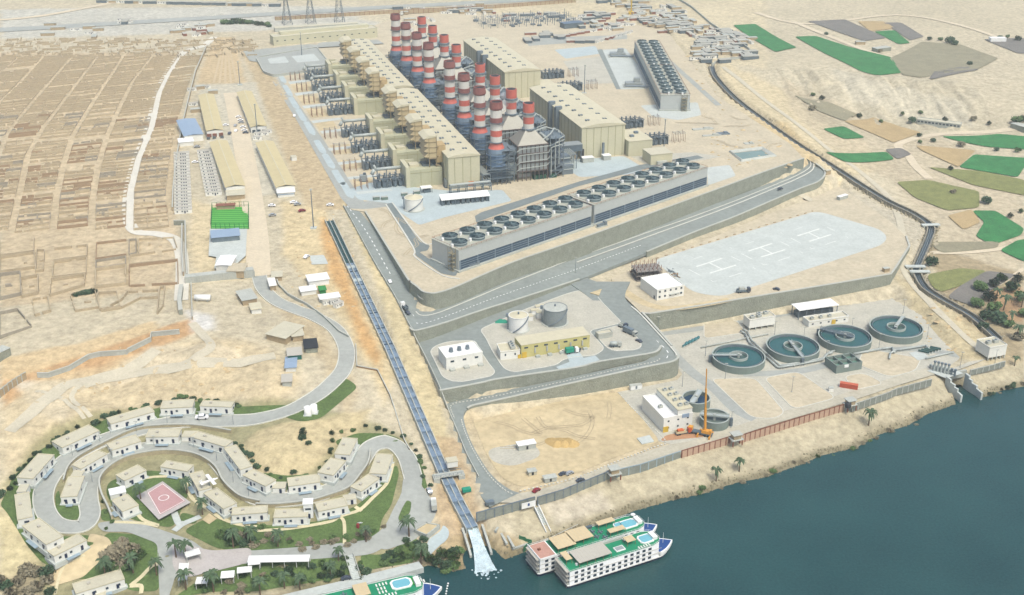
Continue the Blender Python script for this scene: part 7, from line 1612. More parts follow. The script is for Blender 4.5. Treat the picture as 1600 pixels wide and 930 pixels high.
# ------------------------------------------------------------------ far plant edge
t_ = building('switchgear_hall', 'long cream switchgear hall behind the far turbine hall', W(428, 72, 37), W(590, 57, 37), 16, 9, M_cream, M_roofbeige, par=.6, wins=14, wsz=(2, 1)); MB().box(60, 12, 9, 100, 8, 3.5).build('upper_block', M_cream, t_)
t_ = building('yard_wall_block', 'pale walled yard behind the switchgear hall', W(430, 50, 38), W(560, 42, 38), 10, 4, M_conc, M_roofbeige, cat='building', par=0)
def pylon(lbl, x, y, h):
    t_ = thing('transmission_pylon', lbl, 'pylon', G(x, y), .4); mb = MB(); n = 7
    def c(k, i): w_ = 4.5*(1-k/n)**1.2+.6; a = [(-1, -1), (1, -1), (1, 1), (-1, 1)][i % 4]; return Vector((a[0]*w_, a[1]*w_, h*k/n))
    for k in range(n):
        for i in range(4): mb.tube(c(k, i), c(k+1, i), .3, 4); mb.tube(c(k, i), c(k+1, i+1), .16, 3); mb.tube(c(k+1, i), c(k+1, i+1), .16, 3)
    mb.build('lattice', M_dsteel, t_)
    for z in (.68, .82, .94): mb = MB(); [mb.tube((-10, 0, h*z), (10, 0, h*z+dz), .22, 4) for dz in (0,)]; mb.tube((-10, 0, h*z), (0, 0, h*z+2.5), .18, 4); mb.tube((10, 0, h*z), (0, 0, h*z+2.5), .18, 4); mb.build('crossarm', M_dsteel, t_)
pylon('dark lattice pylon, leftmost of the three behind the switchgear hall', 449, 38, 40); pylon('dark lattice pylon, middle of the three behind the switchgear hall', 486, 37, 44); pylon('dark lattice pylon, rightmost of the three behind the switchgear hall', 531, 36, 48)
t_ = thing('tower_crane', 'small yellow crane mast among the cabins at the top', 'crane', G(986, 22)); mb = MB(); mb.box(0, 0, 0, 1.6, 1.6, 24); mb.build('mast', M_yellow, t_); MB().box(0, 0, 0, 6, 6, 3).build('base', M_yellow, t_); mb = MB(); mb.tube((-6, 0, 23), (10, 4, 26), .6, 4); mb.build('jib', M_yellow, t_)
rr = random.Random(14)
def cluster(n, x0, x1, y0, y1, lbl, gp, ang, protos, row=False, sl=0):
    items = []
    for k in range(n):
        if row: x = x0+(x1-x0)*k/max(n-1, 1); y = y0+(y1-y0)*(k/max(n-1, 1))
        else: x = rr.uniform(x0, x1); y = rr.uniform(y0, y1)+(x-(x0+x1)/2)*sl
        items.append((x, y, rr.choice(protos), ang+rr.uniform(-.06, .06)+(0 if row or rr.random() < .75 else 1.57), rr.uniform(.8, 1.3)))
    items.sort(key=lambda i: i[0])
    for k, (x, y, o, a, s_) in enumerate(items): place(o, G(x, y), a, {CAB: 'pale ', CAB2: 'tan ', CAB3: 'rusty ', CAB4: 'wide grey '}[o]+lbl+', '+nth(k)+' from left', gp, s_)
cluster(9, 888, 930, 66, 66, 'container in the dark row behind the bluish pavement', 'row of containers behind the bluish pavement', 1.5, [CAB3, CAB4], True); cluster(8, 935, 985, 66, 52, 'container climbing toward the far cooling tower', 'row of containers left of the far cooling tower', 1.2, [CAB3, CAB], True)
cluster(10, 885, 975, 58, 40, 'container in the upper row left of the far cooling tower', 'upper row of containers', .4, [CAB3, CAB], True); cluster(10, 822, 905, 66, 54, 'shed at the left of the container rows', 'sheds left of the container rows', .2, [CAB3, CAB4])
cluster(70, 985, 1090, 22, 46, 'cabin in the crowded yard above the far cooling tower', 'cabins above the far cooling tower', .3, [CAB2, CAB, CAB4, CAB3], sl=.28); cluster(34, 930, 1075, 2, 18, 'cabin at the top edge above the crowded yard', 'cabins at the top edge', .3, [CAB2, CAB, CAB4], sl=.2)
cluster(78, 1092, 1175, 50, 84, 'cabin in the yard left of the green field', 'cabins left of the green field', .2, [CAB2, CAB, CAB4, CAB3], sl=.22); cluster(20, 1085, 1135, 74, 98, 'cabin at the lower end of the cabin yard', 'cabins at the lower end of the yard', .2, [CAB2, CAB, CAB4]); cluster(9, 1033, 1085, 52, 46, 'cabin right above the far cooling tower', 'row right above the far cooling tower', .3, [CAB2, CAB3], True)
cluster(16, 620, 760, 14, 24, 'shed behind the far chimneys', 'sheds behind the far chimneys', .1, [CAB2, CAB, CAB4]); cluster(30, 160, 430, 4, 10, 'shop shed along the far side of the highway', 'sheds beyond the highway', .05, [CAB4, CAB2, CAB4, CAB], True); cluster(16, 275, 335, 38, 58, 'shed near the junction above the plots', 'sheds near the junction', .4, [CAB3, CAB2, CAB]); cluster(8, 60, 160, 40, 60, 'lone shed on the desert left of the junction', 'lone desert sheds', .2, [CAB2, CAB]); cluster(5, 180, 200, 32, 38, 'shed of the white roadside station', 'roadside station', .1, [CAB, CAB4])
cluster(34, 905, 990, 22, 48, 'goods stack in the laydown yard', 'laydown yard goods', .3, [CAB3, CAB, CAB4, CAB2], sl=.1); cluster(16, 830, 900, 70, 92, 'container by the bluish pavement near the far hall', 'containers near the far hall', .3, [CAB3, CAB4]) if False else None; cluster(14, 690, 800, 6, 24, 'small block on the sand above the chimneys', 'blocks above the chimneys', .1, [CAB, CAB2, CAB3]); cluster(14, 760, 900, 22, 34, 'low shed left of the substation yard', 'sheds by the substation', .2, [CAB3, CAB4, CAB]); cluster(18, 1200, 1290, 20, 34, 'small hut on the desert right of the cabin yard', 'desert huts', .2, [CAB3, CAB2]) if False else None; cluster(8, 640, 680, 30, 50, 'small block in front of the far chimneys', 'blocks before the far chimneys', .3, [CAB, CAB2])
# outdoor switchyard beyond the cream halls
t_ = thing('substation', 'outdoor substation of grey frames beyond the steam halls', 'substation', G(820, 36), .25); mb = MB(); rr = random.Random(3)
for i in range(14):
    for j in range(6): mb.box(-55+i*8.5, -22+j*9, 0, .5, .5, 6+rr.uniform(0, 4)); mb.box(-55+i*8.5, -22+j*9, 5, 6, .35, .35)
mb.build('frame', M_steel, t_); mb = MB()
for i in range(26): mb.box(rr.uniform(-55, 60), rr.uniform(-24, 24), 0, rr.uniform(2, 6), rr.uniform(2, 4), rr.uniform(1.5, 4))
mb.build('transformer', M_dsteel, t_); MB().box(0, 0, -.5, 130, 58, .6).build('slab', M_conc, t_)
building('equipment_block', 'blue grey block at the right end of the substation', G(882, 46), G(912, 43), 12, 6, M_dsteel, mat('roof_dblue', C(110, 130, 150)), par=0)
fence('boundary_fence', 'long ribbed fence across the sand behind the plant', [G(430, 32), G(600, 22), G(760, 14), G(900, 4)], 4, M_beigewall, M_rust, 6)
# excavation slabs right of the near steam hall
for k, (x, y, w_, d_) in enumerate(((1098, 203, 18, 4), (1130, 210, 10, 6), (1170, 226, 8, 5), (1112, 213, 16, 3))):
    t_ = thing('concrete_footing', 'long concrete footing in the excavation behind the pond, %s' % ['the farthest', 'the middle dark one', 'the one nearest the pond', 'the thin one'][k], 'footing', G(x, y), .2); mb = MB(); mb.box(0, 0, 0, w_, d_, 1.2); mb.box(w_*.2, 0, 1.2, w_*.3, d_*.6, 1); mb.build('block', M_conc if k != 1 else M_steel, t_)
# farm buildings and field trees
t_ = building('farm_building', 'long grey farm building with a row of openings under the cliff', G(1432, 194), G(1500, 200), 8, 4, M_conc, M_roofbeige, wins=12, wsz=(2, 1.4), par=.4)
building('farm_building', 'small grey hut between the long green field and the fallow field', G(1370, 82), G(1392, 80), 8, 3.5, M_wall, M_conc, par=0); building('farm_building', 'low brown hut above the long green field', G(1338, 70), G(1352, 70), 5, 3, M_beigewall, M_conc, par=0); building('farm_building', 'grey house among bushes at the right edge', G(1578, 200), G(1600, 208), 8, 4, M_wall, M_conc, par=0); building('farm_building', 'white shed by the far right fallow field', G(1548, 66), G(1572, 66), 8, 4, M_white, M_white, par=0)
FT = [(1484, 68, 5.5, 'dark'), (1492, 71, 4, 'dark'), (1452, 63, 3, 'dark'), (1469, 64, 3, 'green'), (1515, 102, 3, 'dark'), (1291, 55, 2.6, 'dark'), (1374, 82, 3, 'dry'), (1342, 184, 3.2, 'dark'), (1284, 156, 3, 'dark'), (1270, 150, 2.4, 'green'), (1268, 172, 4, 'dry'), (1425, 192, 4, 'dark'), (1410, 180, 2.4, 'green'), (1438, 178, 2.4, 'green'), (1476, 190, 3, 'dark'), (1520, 188, 3.4, 'dry'), (1545, 195, 2.4, 'dark'), (1436, 214, 2.6, 'dark'), (1458, 222, 2.6, 'dark'), (1437, 224, 2.2, 'green'), (1503, 229, 4, 'dry'), (1590, 238, 3, 'green'), (1588, 193, 5, 'green'), (1600, 190, 4, 'dark'), (1455, 415, 4.6, 'dark'), (1541, 318, 4.2, 'dark'), (1578, 340, 2.6, 'dark'), (1595, 333, 2.4, 'green'), (1485, 266, 2.6, 'dark'), (1557, 236, 2.4, 'dark'), (1488, 302, 2.6, 'dry'), (1376, 192, 2.4, 'green'), (1562, 62, 3.5, 'dark'), (1590, 64, 4, 'dark'), (1574, 60, 3, 'green'), (1530, 455, 5, 'green'), (1545, 470, 5, 'dark'), (1525, 480, 4.5, 'green'), (1552, 488, 5, 'green'), (1540, 500, 4.5, 'dark'), (1560, 505, 5.5, 'dark'), (1535, 515, 3.6, 'dark'), (1575, 512, 3.6, 'green'), (1590, 530, 4, 'dry'), (1580, 455, 5, 'dark'), (1595, 470, 5, 'green'), (1600, 495, 4, 'green'), (1552, 448, 4, 'dark'), (1565, 440, 4, 'green'), (1590, 440, 4, 'dark')]
FT.sort(key=lambda f: f[0])
for k, (x, y, s, kd) in enumerate(FT): tree(G(x, y), '%s, %s tree from left of the right side, %s' % ({'green': 'green tree', 'dark': 'dark tree', 'dry': 'dry bush'}[kd], nth(k), 'far fields' if y < 130 else 'farmland' if y < 250 else 'canal fields' if y < 430 else 'palm grove'), s, kd, '%s trees %s' % (kd, 'far' if y < 130 else 'under cliff' if y < 250 else 'east fields' if y < 430 else 'grove'))
for k, (x, y, s) in enumerate(((1568, 485, 1.3), (1588, 530, 1.2), (1580, 505, 1.0), (1556, 470, 1.1), (1596, 480, 1.2))): palm(G(x, y), 'palm tree in the grove at the right edge, %s' % ['tallest on the orange soil', 'the one by the water building', 'short one in the middle', 'left one near the field', 'rightmost at the picture edge'][k], s, None, k)
# ------------------------------------------------------------------ compound houses
def c9(p): return (p[0]/2.905, 610+p[1]/2.905)
def c10(p): return (400+p[0]/2.905, 610+p[1]/2.905)
HS = [(c9, (283, 262), (450, 185), (410, 155), 'long white house, second in the outer left arc', 4), (c9, (503, 155), (700, 98), (682, 72), 'longest white house on the upper outer arc', 4), (c9, (728, 84), (873, 77), (870, 43), 'white house at the top of the outer arc, left of a pair', 3), (c9, (907, 72), (1050, 78), (1053, 53), 'white house at the top of the outer arc, right of a pair', 3), (c9, (150, 403), (246, 295), (180, 284), 'tilted white house on the outer left arc, above the small hut', 4), (c9, (80, 590), (147, 575), (133, 463), 'white house standing endwise at the far left', 1), (c9, (102, 618), (210, 702), (275, 655), 'white house at the lower left corner, facing down left', 4), (c9, (245, 755), (393, 682), (362, 650), 'white house at the lower left corner, facing the pale slope', 3),
 (c9, (368, 358), (486, 290), (458, 266), 'white house on the island, left one with steps', 3), (c9, (508, 274), (640, 233), (615, 204), 'white house on the island, second from left', 3), (c9, (661, 214), (808, 212), (805, 177), 'white house on the island, middle of the top', 3), (c9, (863, 212), (1022, 258), (1043, 228), 'white house on the island, right of the small pale hut', 4), (c9, (1017, 265), (1090, 362), (1143, 342), 'white house on the inner right bend, facing down left', 3), (c9, (565, 412), (664, 365), (630, 338), 'white house above the pink court, left one', 2), (c9, (728, 348), (850, 370), (880, 342), 'white house above the pink court, right one', 3), (c9, (507, 502), (556, 552), (628, 522), 'white house left of the pink court', 2), (c9, (275, 487), (350, 482), (357, 393), 'white house standing endwise at the tip of the island', 2), (c9, (860, 382), (902, 458), (955, 430), 'white house right of the pink court, upper one', 2), (c9, (925, 470), (1015, 540), (1058, 500), 'white house right of the pink court, lower one', 3),
 (c9, (1052, 568), (1212, 556), (1196, 528), 'white house below the inner road, left of three', 3), (c9, (1103, 388), (1205, 437), (1247, 406), 'white house inside the bend, left of the slim hut', 3), (c10, (80, 580), (233, 575), (228, 538), 'white house below the inner road, beside the white tower', 3), (c10, (283, 552), (417, 524), (400, 487), 'white house below the inner road, right of the white tower', 3), (c10, (478, 460), (560, 402), (512, 381), 'white house on the right lobe, facing the lawn', 3), (c10, (515, 378), (590, 382), (602, 292), 'white house standing endwise on the right lobe', 1), (c10, (148, 438), (291, 418), (278, 382), 'white house above the inner road, middle one', 3), (c10, (350, 388), (408, 322), (342, 306), 'white house above the inner road, on the bend', 3), (c10, (357, 290), (425, 295), (445, 220), 'white house above the inner road, topmost, standing endwise', 1), (c9, (345, 925), (565, 858), (537, 818), 'long white house at the bottom, left of the drive', 4), (c9, (330, 975), (480, 945), (460, 925), 'pale roof cut by the bottom left edge', 1)]
HH = 3.5; steps = 0
M_pad = M_paleconc
for fn, a, b, c, lbl, nw in HS:
    a, b, c = fn(a), fn(b), fn(c); z = G(a[0], a[1]+8).z; z = max(z, G(b[0], b[1]+8).z)+.25
    A, B, Cc = W(a[0], a[1], z+HH), W(b[0], b[1], z+HH), W(c[0], c[1], z+HH); A.z = B.z = z; d = (B-A).normalized(); n = Vector((-d.y, d.x, 0)); dp = max(5.5, abs((Cc-B).dot(n)))
    L = (B-A).length; t_ = building('bungalow', lbl, A, B, dp, HH, M_offwhite, M_roofbeige, 'house', .28, wins=nw, wsz=(1.1, 1.0), wz=1.3, doors=2 if nw > 1 else 1, wm2=M_creamroof)
    MB().box(L/2, dp/2, -2.5, L+1.6, dp+1.6, 2.55).build('plinth', M_pad, t_)
    for k in range(2):       # side windows, roof box, doorstep, patio
        MB().box(0, 0, 0, .2, 1.1, 1.0).build('window', M_glass, t_).location = (-.06 if k else L+.06, dp*.5, 1.3)
    MB().box(0, 0, 0, 1.3, 1.0, .9).build('air_conditioner', M_greycanopy, t_).location = (L*.3, dp*.55, HH+.2)
    MB().box(L*.5, -1.6, .05, L*.4, 1.8, .12).build('doorstep', mat('patio_blue', C(160, 180, 190)), t_)
for fn, a, b, c, lbl in ((c9, (75, 462), (117, 460), (112, 430), 'tiny pale hut on the far left of the outer arc'), (c9, (825, 212), (880, 212), (878, 186), 'tiny pale hut between two island houses'), (c9, (318, 395), (366, 395), (362, 365), 'tiny pale hut above the endwise island house'), (c10, (75, 445), (130, 445), (128, 418), 'slim pale hut inside the bend above the inner road'), (c10, (400, 500), (455, 492), (448, 472), 'tiny pale hut joining two houses by the lawn'), (c9, (1015, 550), (1070, 545), (1060, 525), 'tiny pale hut below the pink court houses'), (c9, (500, 478), (572, 462), (545, 440), 'flat white canopy roof above the pink court house')):
    a, b, c = fn(a), fn(b), fn(c); z = G(a[0], a[1]+6).z+.1; A, B, Cc = W(a[0], a[1], z+2.6), W(b[0], b[1], z+2.6), W(c[0], c[1], z+2.6); A.z = B.z = z; building('garden_hut', lbl, A, B, max(3, (Cc-B).length*.9), 2.6, M_offwhite, M_white if 'canopy' in lbl else M_roofbeige, 'hut', 0, doors=1)
t_ = thing('stair_tower', 'narrow white stair tower rising between the two lower houses', 'tower', G(483, 806), .1); MB().box(0, 0, 0, 4, 4, 7.5).build('wall', M_white, t_); MB().box(0, 0, 7.5, 4.6, 4.6, .4).build('roof', M_white, t_); MB().box(0, -2.05, 0, 1.6, .15, 2.4).build('door', M_navy, t_); [MB().box(0, 0, 0, 2.6, .2, .9).build('window', M_glass, t_) for _ in (0,)][0].location = (0, -2.05, 4.5)
# retaining walls in the compound
def cwall(lbl, pts, h, fn=None, m=M_beigewall): P = smooth_line([G(*(fn(p) if fn else p)) for p in pts], 4); wall('garden_wall', lbl, P, 1.5, th=.6, m=m, up=h, coping=True, cat='wall', cope_m=M_walltop, cw_=.2)
M_stonew = mat('stone_wall', C(196, 184, 150), var=.2, scale=.6, bump=.6)
cwall('curved stone wall behind the pink court, under the inner road', [(510, 590), (490, 540), (462, 480), (455, 420), (490, 370), (560, 325), (650, 300), (760, 288), (870, 300), (940, 330), (985, 370), (1010, 420), (1050, 465), (1100, 500), (1180, 520)], 2.4, c9, M_stonew)
cwall('stone wall on the island between the two arcs of road', [(290, 420), (310, 360), (360, 310), (470, 250), (600, 190), (700, 172), (860, 168), (960, 180), (1050, 195)], 1.8, c9, M_stonew)
cwall('stone wall under the road behind the lower houses', [(0, 530), (100, 530), (240, 515), (330, 490), (420, 455), (470, 400), (510, 340), (520, 280)], 2, c10, M_stonew)
# lawn paths
def path(pts, fn, wd=1.8, m=None): ribbon('path', [G(*fn(p)) for p in pts], wd, m or mat('path_cream', C(226, 216, 176)), .34, cross=3, n=4)
path([(0, 640), (150, 630), (330, 600), (380, 575), (470, 545), (530, 490), (590, 430), (610, 380), (620, 335)], c10); path([(375, 575), (400, 600), (402, 700)], c10, 1.5); path([(450, 530), (480, 550)], c10)
path([(520, 600), (640, 605), (720, 620)], c9); path([(620, 555), (650, 590), (720, 615)], c9); path([(590, 420), (700, 395), (830, 400), (850, 450), (880, 500), (950, 545), (1000, 580), (1080, 610), (1165, 622)], c9); path([(790, 555), (815, 610), (850, 600), (910, 575)], c9, 3, M_paleconc); path([(840, 600), (790, 640)], c9, 3, M_paleconc); path([(590, 890), (640, 850), (690, 800), (725, 790)], c9); path([(590, 890), (640, 890), (640, 925)], c9); path([(250, 930), (290, 800), (400, 745)], c9, 1.2)
drape('pavement', [c9(p) for p in ((185, 815), (380, 740), (410, 650), (490, 670), (510, 700), (480, 760), (430, 800), (380, 850), (230, 895))], M_sandlot, .32, rnd=2); drape('pavement', [c9(p) for p in ((918, 590), (950, 560), (985, 585), (950, 610))], M_sandlot, .36, rnd=0)
# canopies and terrace by the river drive
def canopy(lbl, a, b, c, h=3, wd=None, m=M_white):
    z = G(a[0], a[1]+8).z+.3; A, B, Cc = W(a[0], a[1], z+h), W(b[0], b[1], z+h), W(c[0], c[1], z+h); A.z = B.z = z; d = (B-A).normalized(); dp = max(2.5, (Cc-B).dot(Vector((-d.y, d.x, 0)))); L = (B-A).length
    t_ = thing('canopy', lbl, 'canopy', A, math.atan2(d.y, d.x)); MB().box(L/2, dp/2, h, L, dp, .3).build('roof', m, t_); mb = MB(); n = max(2, int(L/5)+1)
    for i in range(n):
        for y in (.3, dp-.3): mb.box(.3+(L-.6)*i/(n-1), y, 0, .3, .3, h)
    mb.build('post', M_conc, t_); MB().box(L/2, dp-.3, 0, L, .2, 2.2).build('back_wall', M_offwhite, t_)
canopy('long white parking canopy beside the bottom drive', c10((-40, 783)), c10((240, 778)), c10((240, 748))); canopy('square white canopy under the palms, upper left of the pink terrace', c9((845, 760)), c9((912, 742)), c9((905, 718))); canopy('white canopy left of the pink terrace, standing endwise', c9((805, 865)), c9((850, 860)), c9((835, 768))); canopy('white canopy below the pink terrace, left one', c9((885, 880)), c9((940, 878)), c9((935, 848))); canopy('white canopy below the pink terrace, middle one', c9((1000, 855)), c9((1062, 850)), c9((1055, 820))); canopy('white canopy below the pink terrace, right one', c9((1075, 832)), c9((1142, 825)), c9((1138, 800))); canopy('white canopy at the upper right of the pink terrace', c9((1125, 795)), c9((1180, 790)), c9((1178, 762)))
car(G(316, 655, .4), .05, 'white minibus driving on the outer loop road', 0, 'cars in the compound', 1.45); truck('grey lorry parked at the right edge of the wide drive', G(678, 795, .4), 1.7, M_white, M_conc, 8, 'box', None); car(G(671, 770, .4), 1.9, 'pale car parked at the edge of the wide drive', 1, 'cars in the compound', 1.1)
# drop banner on the lawn and white model plane over the houses
t_ = thing('propeller_plane', 'small white light aeroplane displayed above the houses right of the court', 'aeroplane', G(*c9((955, 470)))+Vector((0, 0, 7)), math.radians(35)); mb = MB(); mb.tube((-4, 0, 0), (3, 0, 0), .6, 8); mb.tube((3, 0, 0), (4.2, 0, 0), .35, 8); mb.build('fuselage', M_white, t_); MB().box(1, 0, .4, 1.6, 10, .2).build('wing', M_white, t_); MB().box(-3.6, 0, .2, 1, 3.4, .15).build('tailplane', M_white, t_); MB().box(-3.6, 0, .3, 1.1, .15, 1.6).build('fin', M_white, t_); MB().cyl(0, 0, -7, 0, .25, n=8).build('pole', M_steel, t_)
for k, p in enumerate(((160, 480), (215, 395), (330, 300), (455, 238), (620, 190), (760, 150), (905, 145), (1060, 160), (420, 420), (510, 315), (700, 255), (880, 262), (985, 320), (1060, 420), (1130, 480))):
    mast('street_lamp', 'street lamp on the compound loop road, %s along from the lower left' % nth(k), G(*c9(p)), 6, .1, True, 'street lamps of the compound', cat='street lamp')
# ------------------------------------------------------------------ greenery
def shrub_row(pts, fn, n, lbl, kd, s, gp, jit=3):
    P = [G(*(fn(p) if fn else p)) for p in pts]; tot = plen(P); rr = random.Random(len(lbl)*7+n)
    for i in range(n):
        p = at_len(P, tot*(i+.5)/n); p.x += rr.uniform(-jit, jit)*.6; p.y += rr.uniform(-jit, jit)*.6; p.z = hz(p.x, p.y); tree(p, lbl+', %s along' % nth(i), s*rr.uniform(.7, 1.25), rr.choice(kd), gp, 'bush', hs=rr.uniform(.7, 1.0), cat='bush')
I9 = c9
shrub_row([(10, 500), (60, 410), (110, 340), (200, 260), (300, 190), (420, 160), (480, 120), (600, 85), (720, 60), (820, 38), (900, 45), (1060, 55), (1110, 75)], c9, 40, 'dark hedge bush along the outer edge of the compound', ['dark', 'dark', 'green'], 1.9, 'hedge bushes along the outer edge')
shrub_row([(1050, 230), (1090, 250), (1140, 310), (1165, 360)], c9, 8, 'dark bush behind the inner right houses', ['dark'], 1.9, 'bushes behind the inner right houses'); shrub_row([(0, 330), (60, 390), (130, 400), (250, 380), (300, 340), (330, 280), (340, 220), (380, 190), (500, 170), (600, 180), (680, 210), (710, 260), (745, 340), (790, 440)], c10, 26, 'dark bush along the foot of the pale mound and canal', ['dark', 'green'], 1.5, 'bushes round the right lobe')
shrub_row([(0, 690), (60, 680), (150, 700), (250, 690), (330, 680), (380, 670), (430, 680), (520, 660), (560, 640)], c10, 26, 'grey green flowering bush in the strip below the lower lawn', ['dry', 'green', 'dry'], 2.0, 'bushes below the lower lawn', 6); shrub_row([(0, 900), (80, 860), (200, 850), (300, 820), (400, 800), (420, 850), (300, 880)], c10, 22, 'green bush on the bank above the ship', ['green', 'dark'], 2.0, 'bushes above the lower ship', 8); shrub_row([(460, 830), (600, 780), (700, 720), (740, 680), (730, 740), (600, 810)], c10, 24, 'green bush on the bank left of the foaming spillway', ['green', 'dark'], 2.2, 'bushes on the bank by the drive', 7)
shrub_row([(790, 790), (850, 750), (900, 730), (930, 770), (880, 800), (810, 800)], c10, 14, 'dense green bush at the water beside the spillway', ['green', 'dark', 'dry'], 3.0, 'bushes at the spillway mouth', 5); shrub_row([(730, 890), (800, 860), (900, 850)], c10, 5, 'low bush on the waterline by the ship', ['dark'], 2, 'bushes on the waterline')
shrub_row([(0, 900), (40, 850), (100, 840), (160, 850), (190, 890), (120, 910), (60, 920)], c9, 16, 'grey brown bush in the bottom left corner', ['dry', 'dry', 'dark'], 3.4, 'bushes in the bottom left corner', 8); shrub_row([(500, 740), (540, 700), (590, 720), (560, 780), (520, 770)], c9, 6, 'pale leafless tree left of the drive', ['dry'], 4.6, 'pale trees left of the drive', 4); shrub_row([(480, 800), (540, 810), (600, 790), (640, 760)], c9, 6, 'dark green tree behind the pale trees by the drive', ['dark', 'green'], 3.6, 'green trees left of the drive', 4)
shrub_row([(1000, 690), (1040, 650), (1080, 680), (1140, 690), (1160, 640)], c9, 12, 'dark bush beside the lawn above the pink terrace', ['dark', 'green', 'dry'], 2.8, 'bushes above the pink terrace', 5); shrub_row([(900, 880), (1000, 905), (1100, 890), (1162, 870)], c9, 12, 'reddish green bush below the canopies', ['dry', 'green'], 2.2, 'bushes below the canopies', 6); shrub_row([(200, 170), (215, 215), (240, 260)], c10, 4, 'lone dark bush on the pale mound', ['dark'], 1.8, 'bushes on the mound', 2)
shrub_row([(430, 645), (500, 630), (470, 500), (540, 470)], c9, 5, 'low green shrub near the left court house', ['green'], 1.5, 'shrubs by the court', 3)
shrub_row([(1010, 795), (1060, 782), (1120, 768), (1190, 748), (1230, 735), (1290, 712), (1345, 698), (1372, 682), (1430, 662), (1480, 640)], None, 40, 'dry brown scrub bush at the foot of the river bank', ['dry', 'dry', 'green'], 1.7, 'scrub along the river bank', 3); shrub_row([(1540, 618), (1570, 606), (1600, 600)], None, 8, 'scrub bush on the bank right of the intake', ['dry', 'dark'], 1.6, 'scrub right of the intake', 2); shrub_row([(118, 463), (134, 459), (150, 456)], None, 5, 'dark bush inside the walled plot at the slope head', ['dark'], 3.0, 'bushes in a walled plot', 1)
shrub_row([(350, 38), (370, 36), (400, 38), (425, 42)], None, 12, 'green tree by the junction at the top left of the plant', ['green', 'dark'], 5, 'trees by the junction', 4)
PL = [(1119, 752, 1.0, 'palm tree on the river bank, left of two'), (1155, 737, .95, 'palm tree on the river bank, right of two'), (1357, 665, 1.25, 'bushy palm tree on the river bank below the guard post'), (1585, 572, .8, 'short palm right of the intake fence')]
for k, (x, y, s, l_) in enumerate(PL): palm(G(x, y), l_, s, None, k)
for k, (fn, x, y, s, l_) in enumerate(((c9, 640, 500, 1.1, 'palm tree at the left corner of the pink court'), (c9, 850, 470, 1.1, 'palm tree at the right corner of the pink court'), (c9, 920, 565, 1.1, 'palm tree beside the sandy square'), (c9, 800, 760, 1.15, 'palm tree left of the pink terrace, upper left'), (c9, 845, 760, 1.1, 'palm tree left of the pink terrace, upper right'), (c9, 845, 905, 1.25, 'tall palm tree below the pink terrace, left'), (c9, 970, 915, 1.3, 'tall palm tree below the pink terrace, middle'), (c9, 480, 850, 1.25, 'palm tree between the long bottom house and the pale trees'), (c9, 605, 830, 1.2, 'palm tree right of the long bottom house'), (c9, 712, 840, 1.1, 'palm tree at the left kerb of the drive'), (c9, 1060, 715, 1.2, 'palm tree above the right canopies, left'), (c9, 1140, 700, 1.2, 'palm tree above the right canopies, right'), (c10, 695, 665, 1.3, 'broad palm tree on the tip of the wide drive'), (c10, 750, 790, 1.3, 'palm tree on the bank beside the sand hut'), (c10, 100, 710, 1.1, 'palm tree in the flower strip, left'), (c10, 500, 690, 1.0, 'palm tree in the flower strip, right'), (c10, 200, 905, 1.0, 'palm tree on the bank above the lower ship, middle'), (c10, 340, 850, 1.0, 'palm tree on the bank above the lower ship, right'), (c10, 130, 900, 1.0, 'palm tree on the bank above the lower ship, left'), (c10, 375, 775, .9, 'palm tree at the end of the parking canopy'), (c10, 20, 930, 1.1, 'palm tree at the bottom edge left of the lower ship'))): palm(G(*fn((x, y))), l_, s, None, k)
# slide on the lawn, walled sand square
t_ = thing('playground_slide', 'small red and white slide on the right lawn', 'slide', G(*c10((463, 625))), 1.2); MB().box(0, 0, 0, 1, 1, 2.2).build('ladder', mat('slide_red', C(170, 60, 60)), t_); mb = MB(); mb.add([(.5, -.5, 2.2), (4, -.5, .2), (4, .5, .2), (.5, .5, 2.2), (.5, -.5, 2.5), (4, -.5, .5), (4, .5, .5), (.5, .5, 2.5)], [(0, 1, 5, 4), (3, 7, 6, 2), (0, 3, 2, 1), (4, 5, 6, 7)]); mb.build('chute', M_white, t_)
cq = [G(*c10(p)) for p in ((722, 648), (775, 612), (832, 630), (775, 680))]; zt = max(p.z for p in cq)+1.0; mb = MB(); mb.poly([(p.x, p.y) for p in cq], zt-3, zt); o = mb.build('raised_bed', M_sandlot); tag(o, 'square raised bed of sand at the end of the wide drive', 'planter'); mb = MB()
for i in range(4): a, b = cq[i], cq[(i+1) % 4]; d = b-a; mb.box((a.x+b.x)/2, (a.y+b.y)/2, zt-3, Vector((d.x, d.y)).length+.6, .5, 3.5, math.atan2(d.y, d.x))
mb.build('kerb', M_conc, o)
drape('pavement', [c10(p) for p in ((770, 690), (840, 640), (850, 610), (880, 640), (870, 680), (800, 740), (790, 755))], M_bluepave, .3)
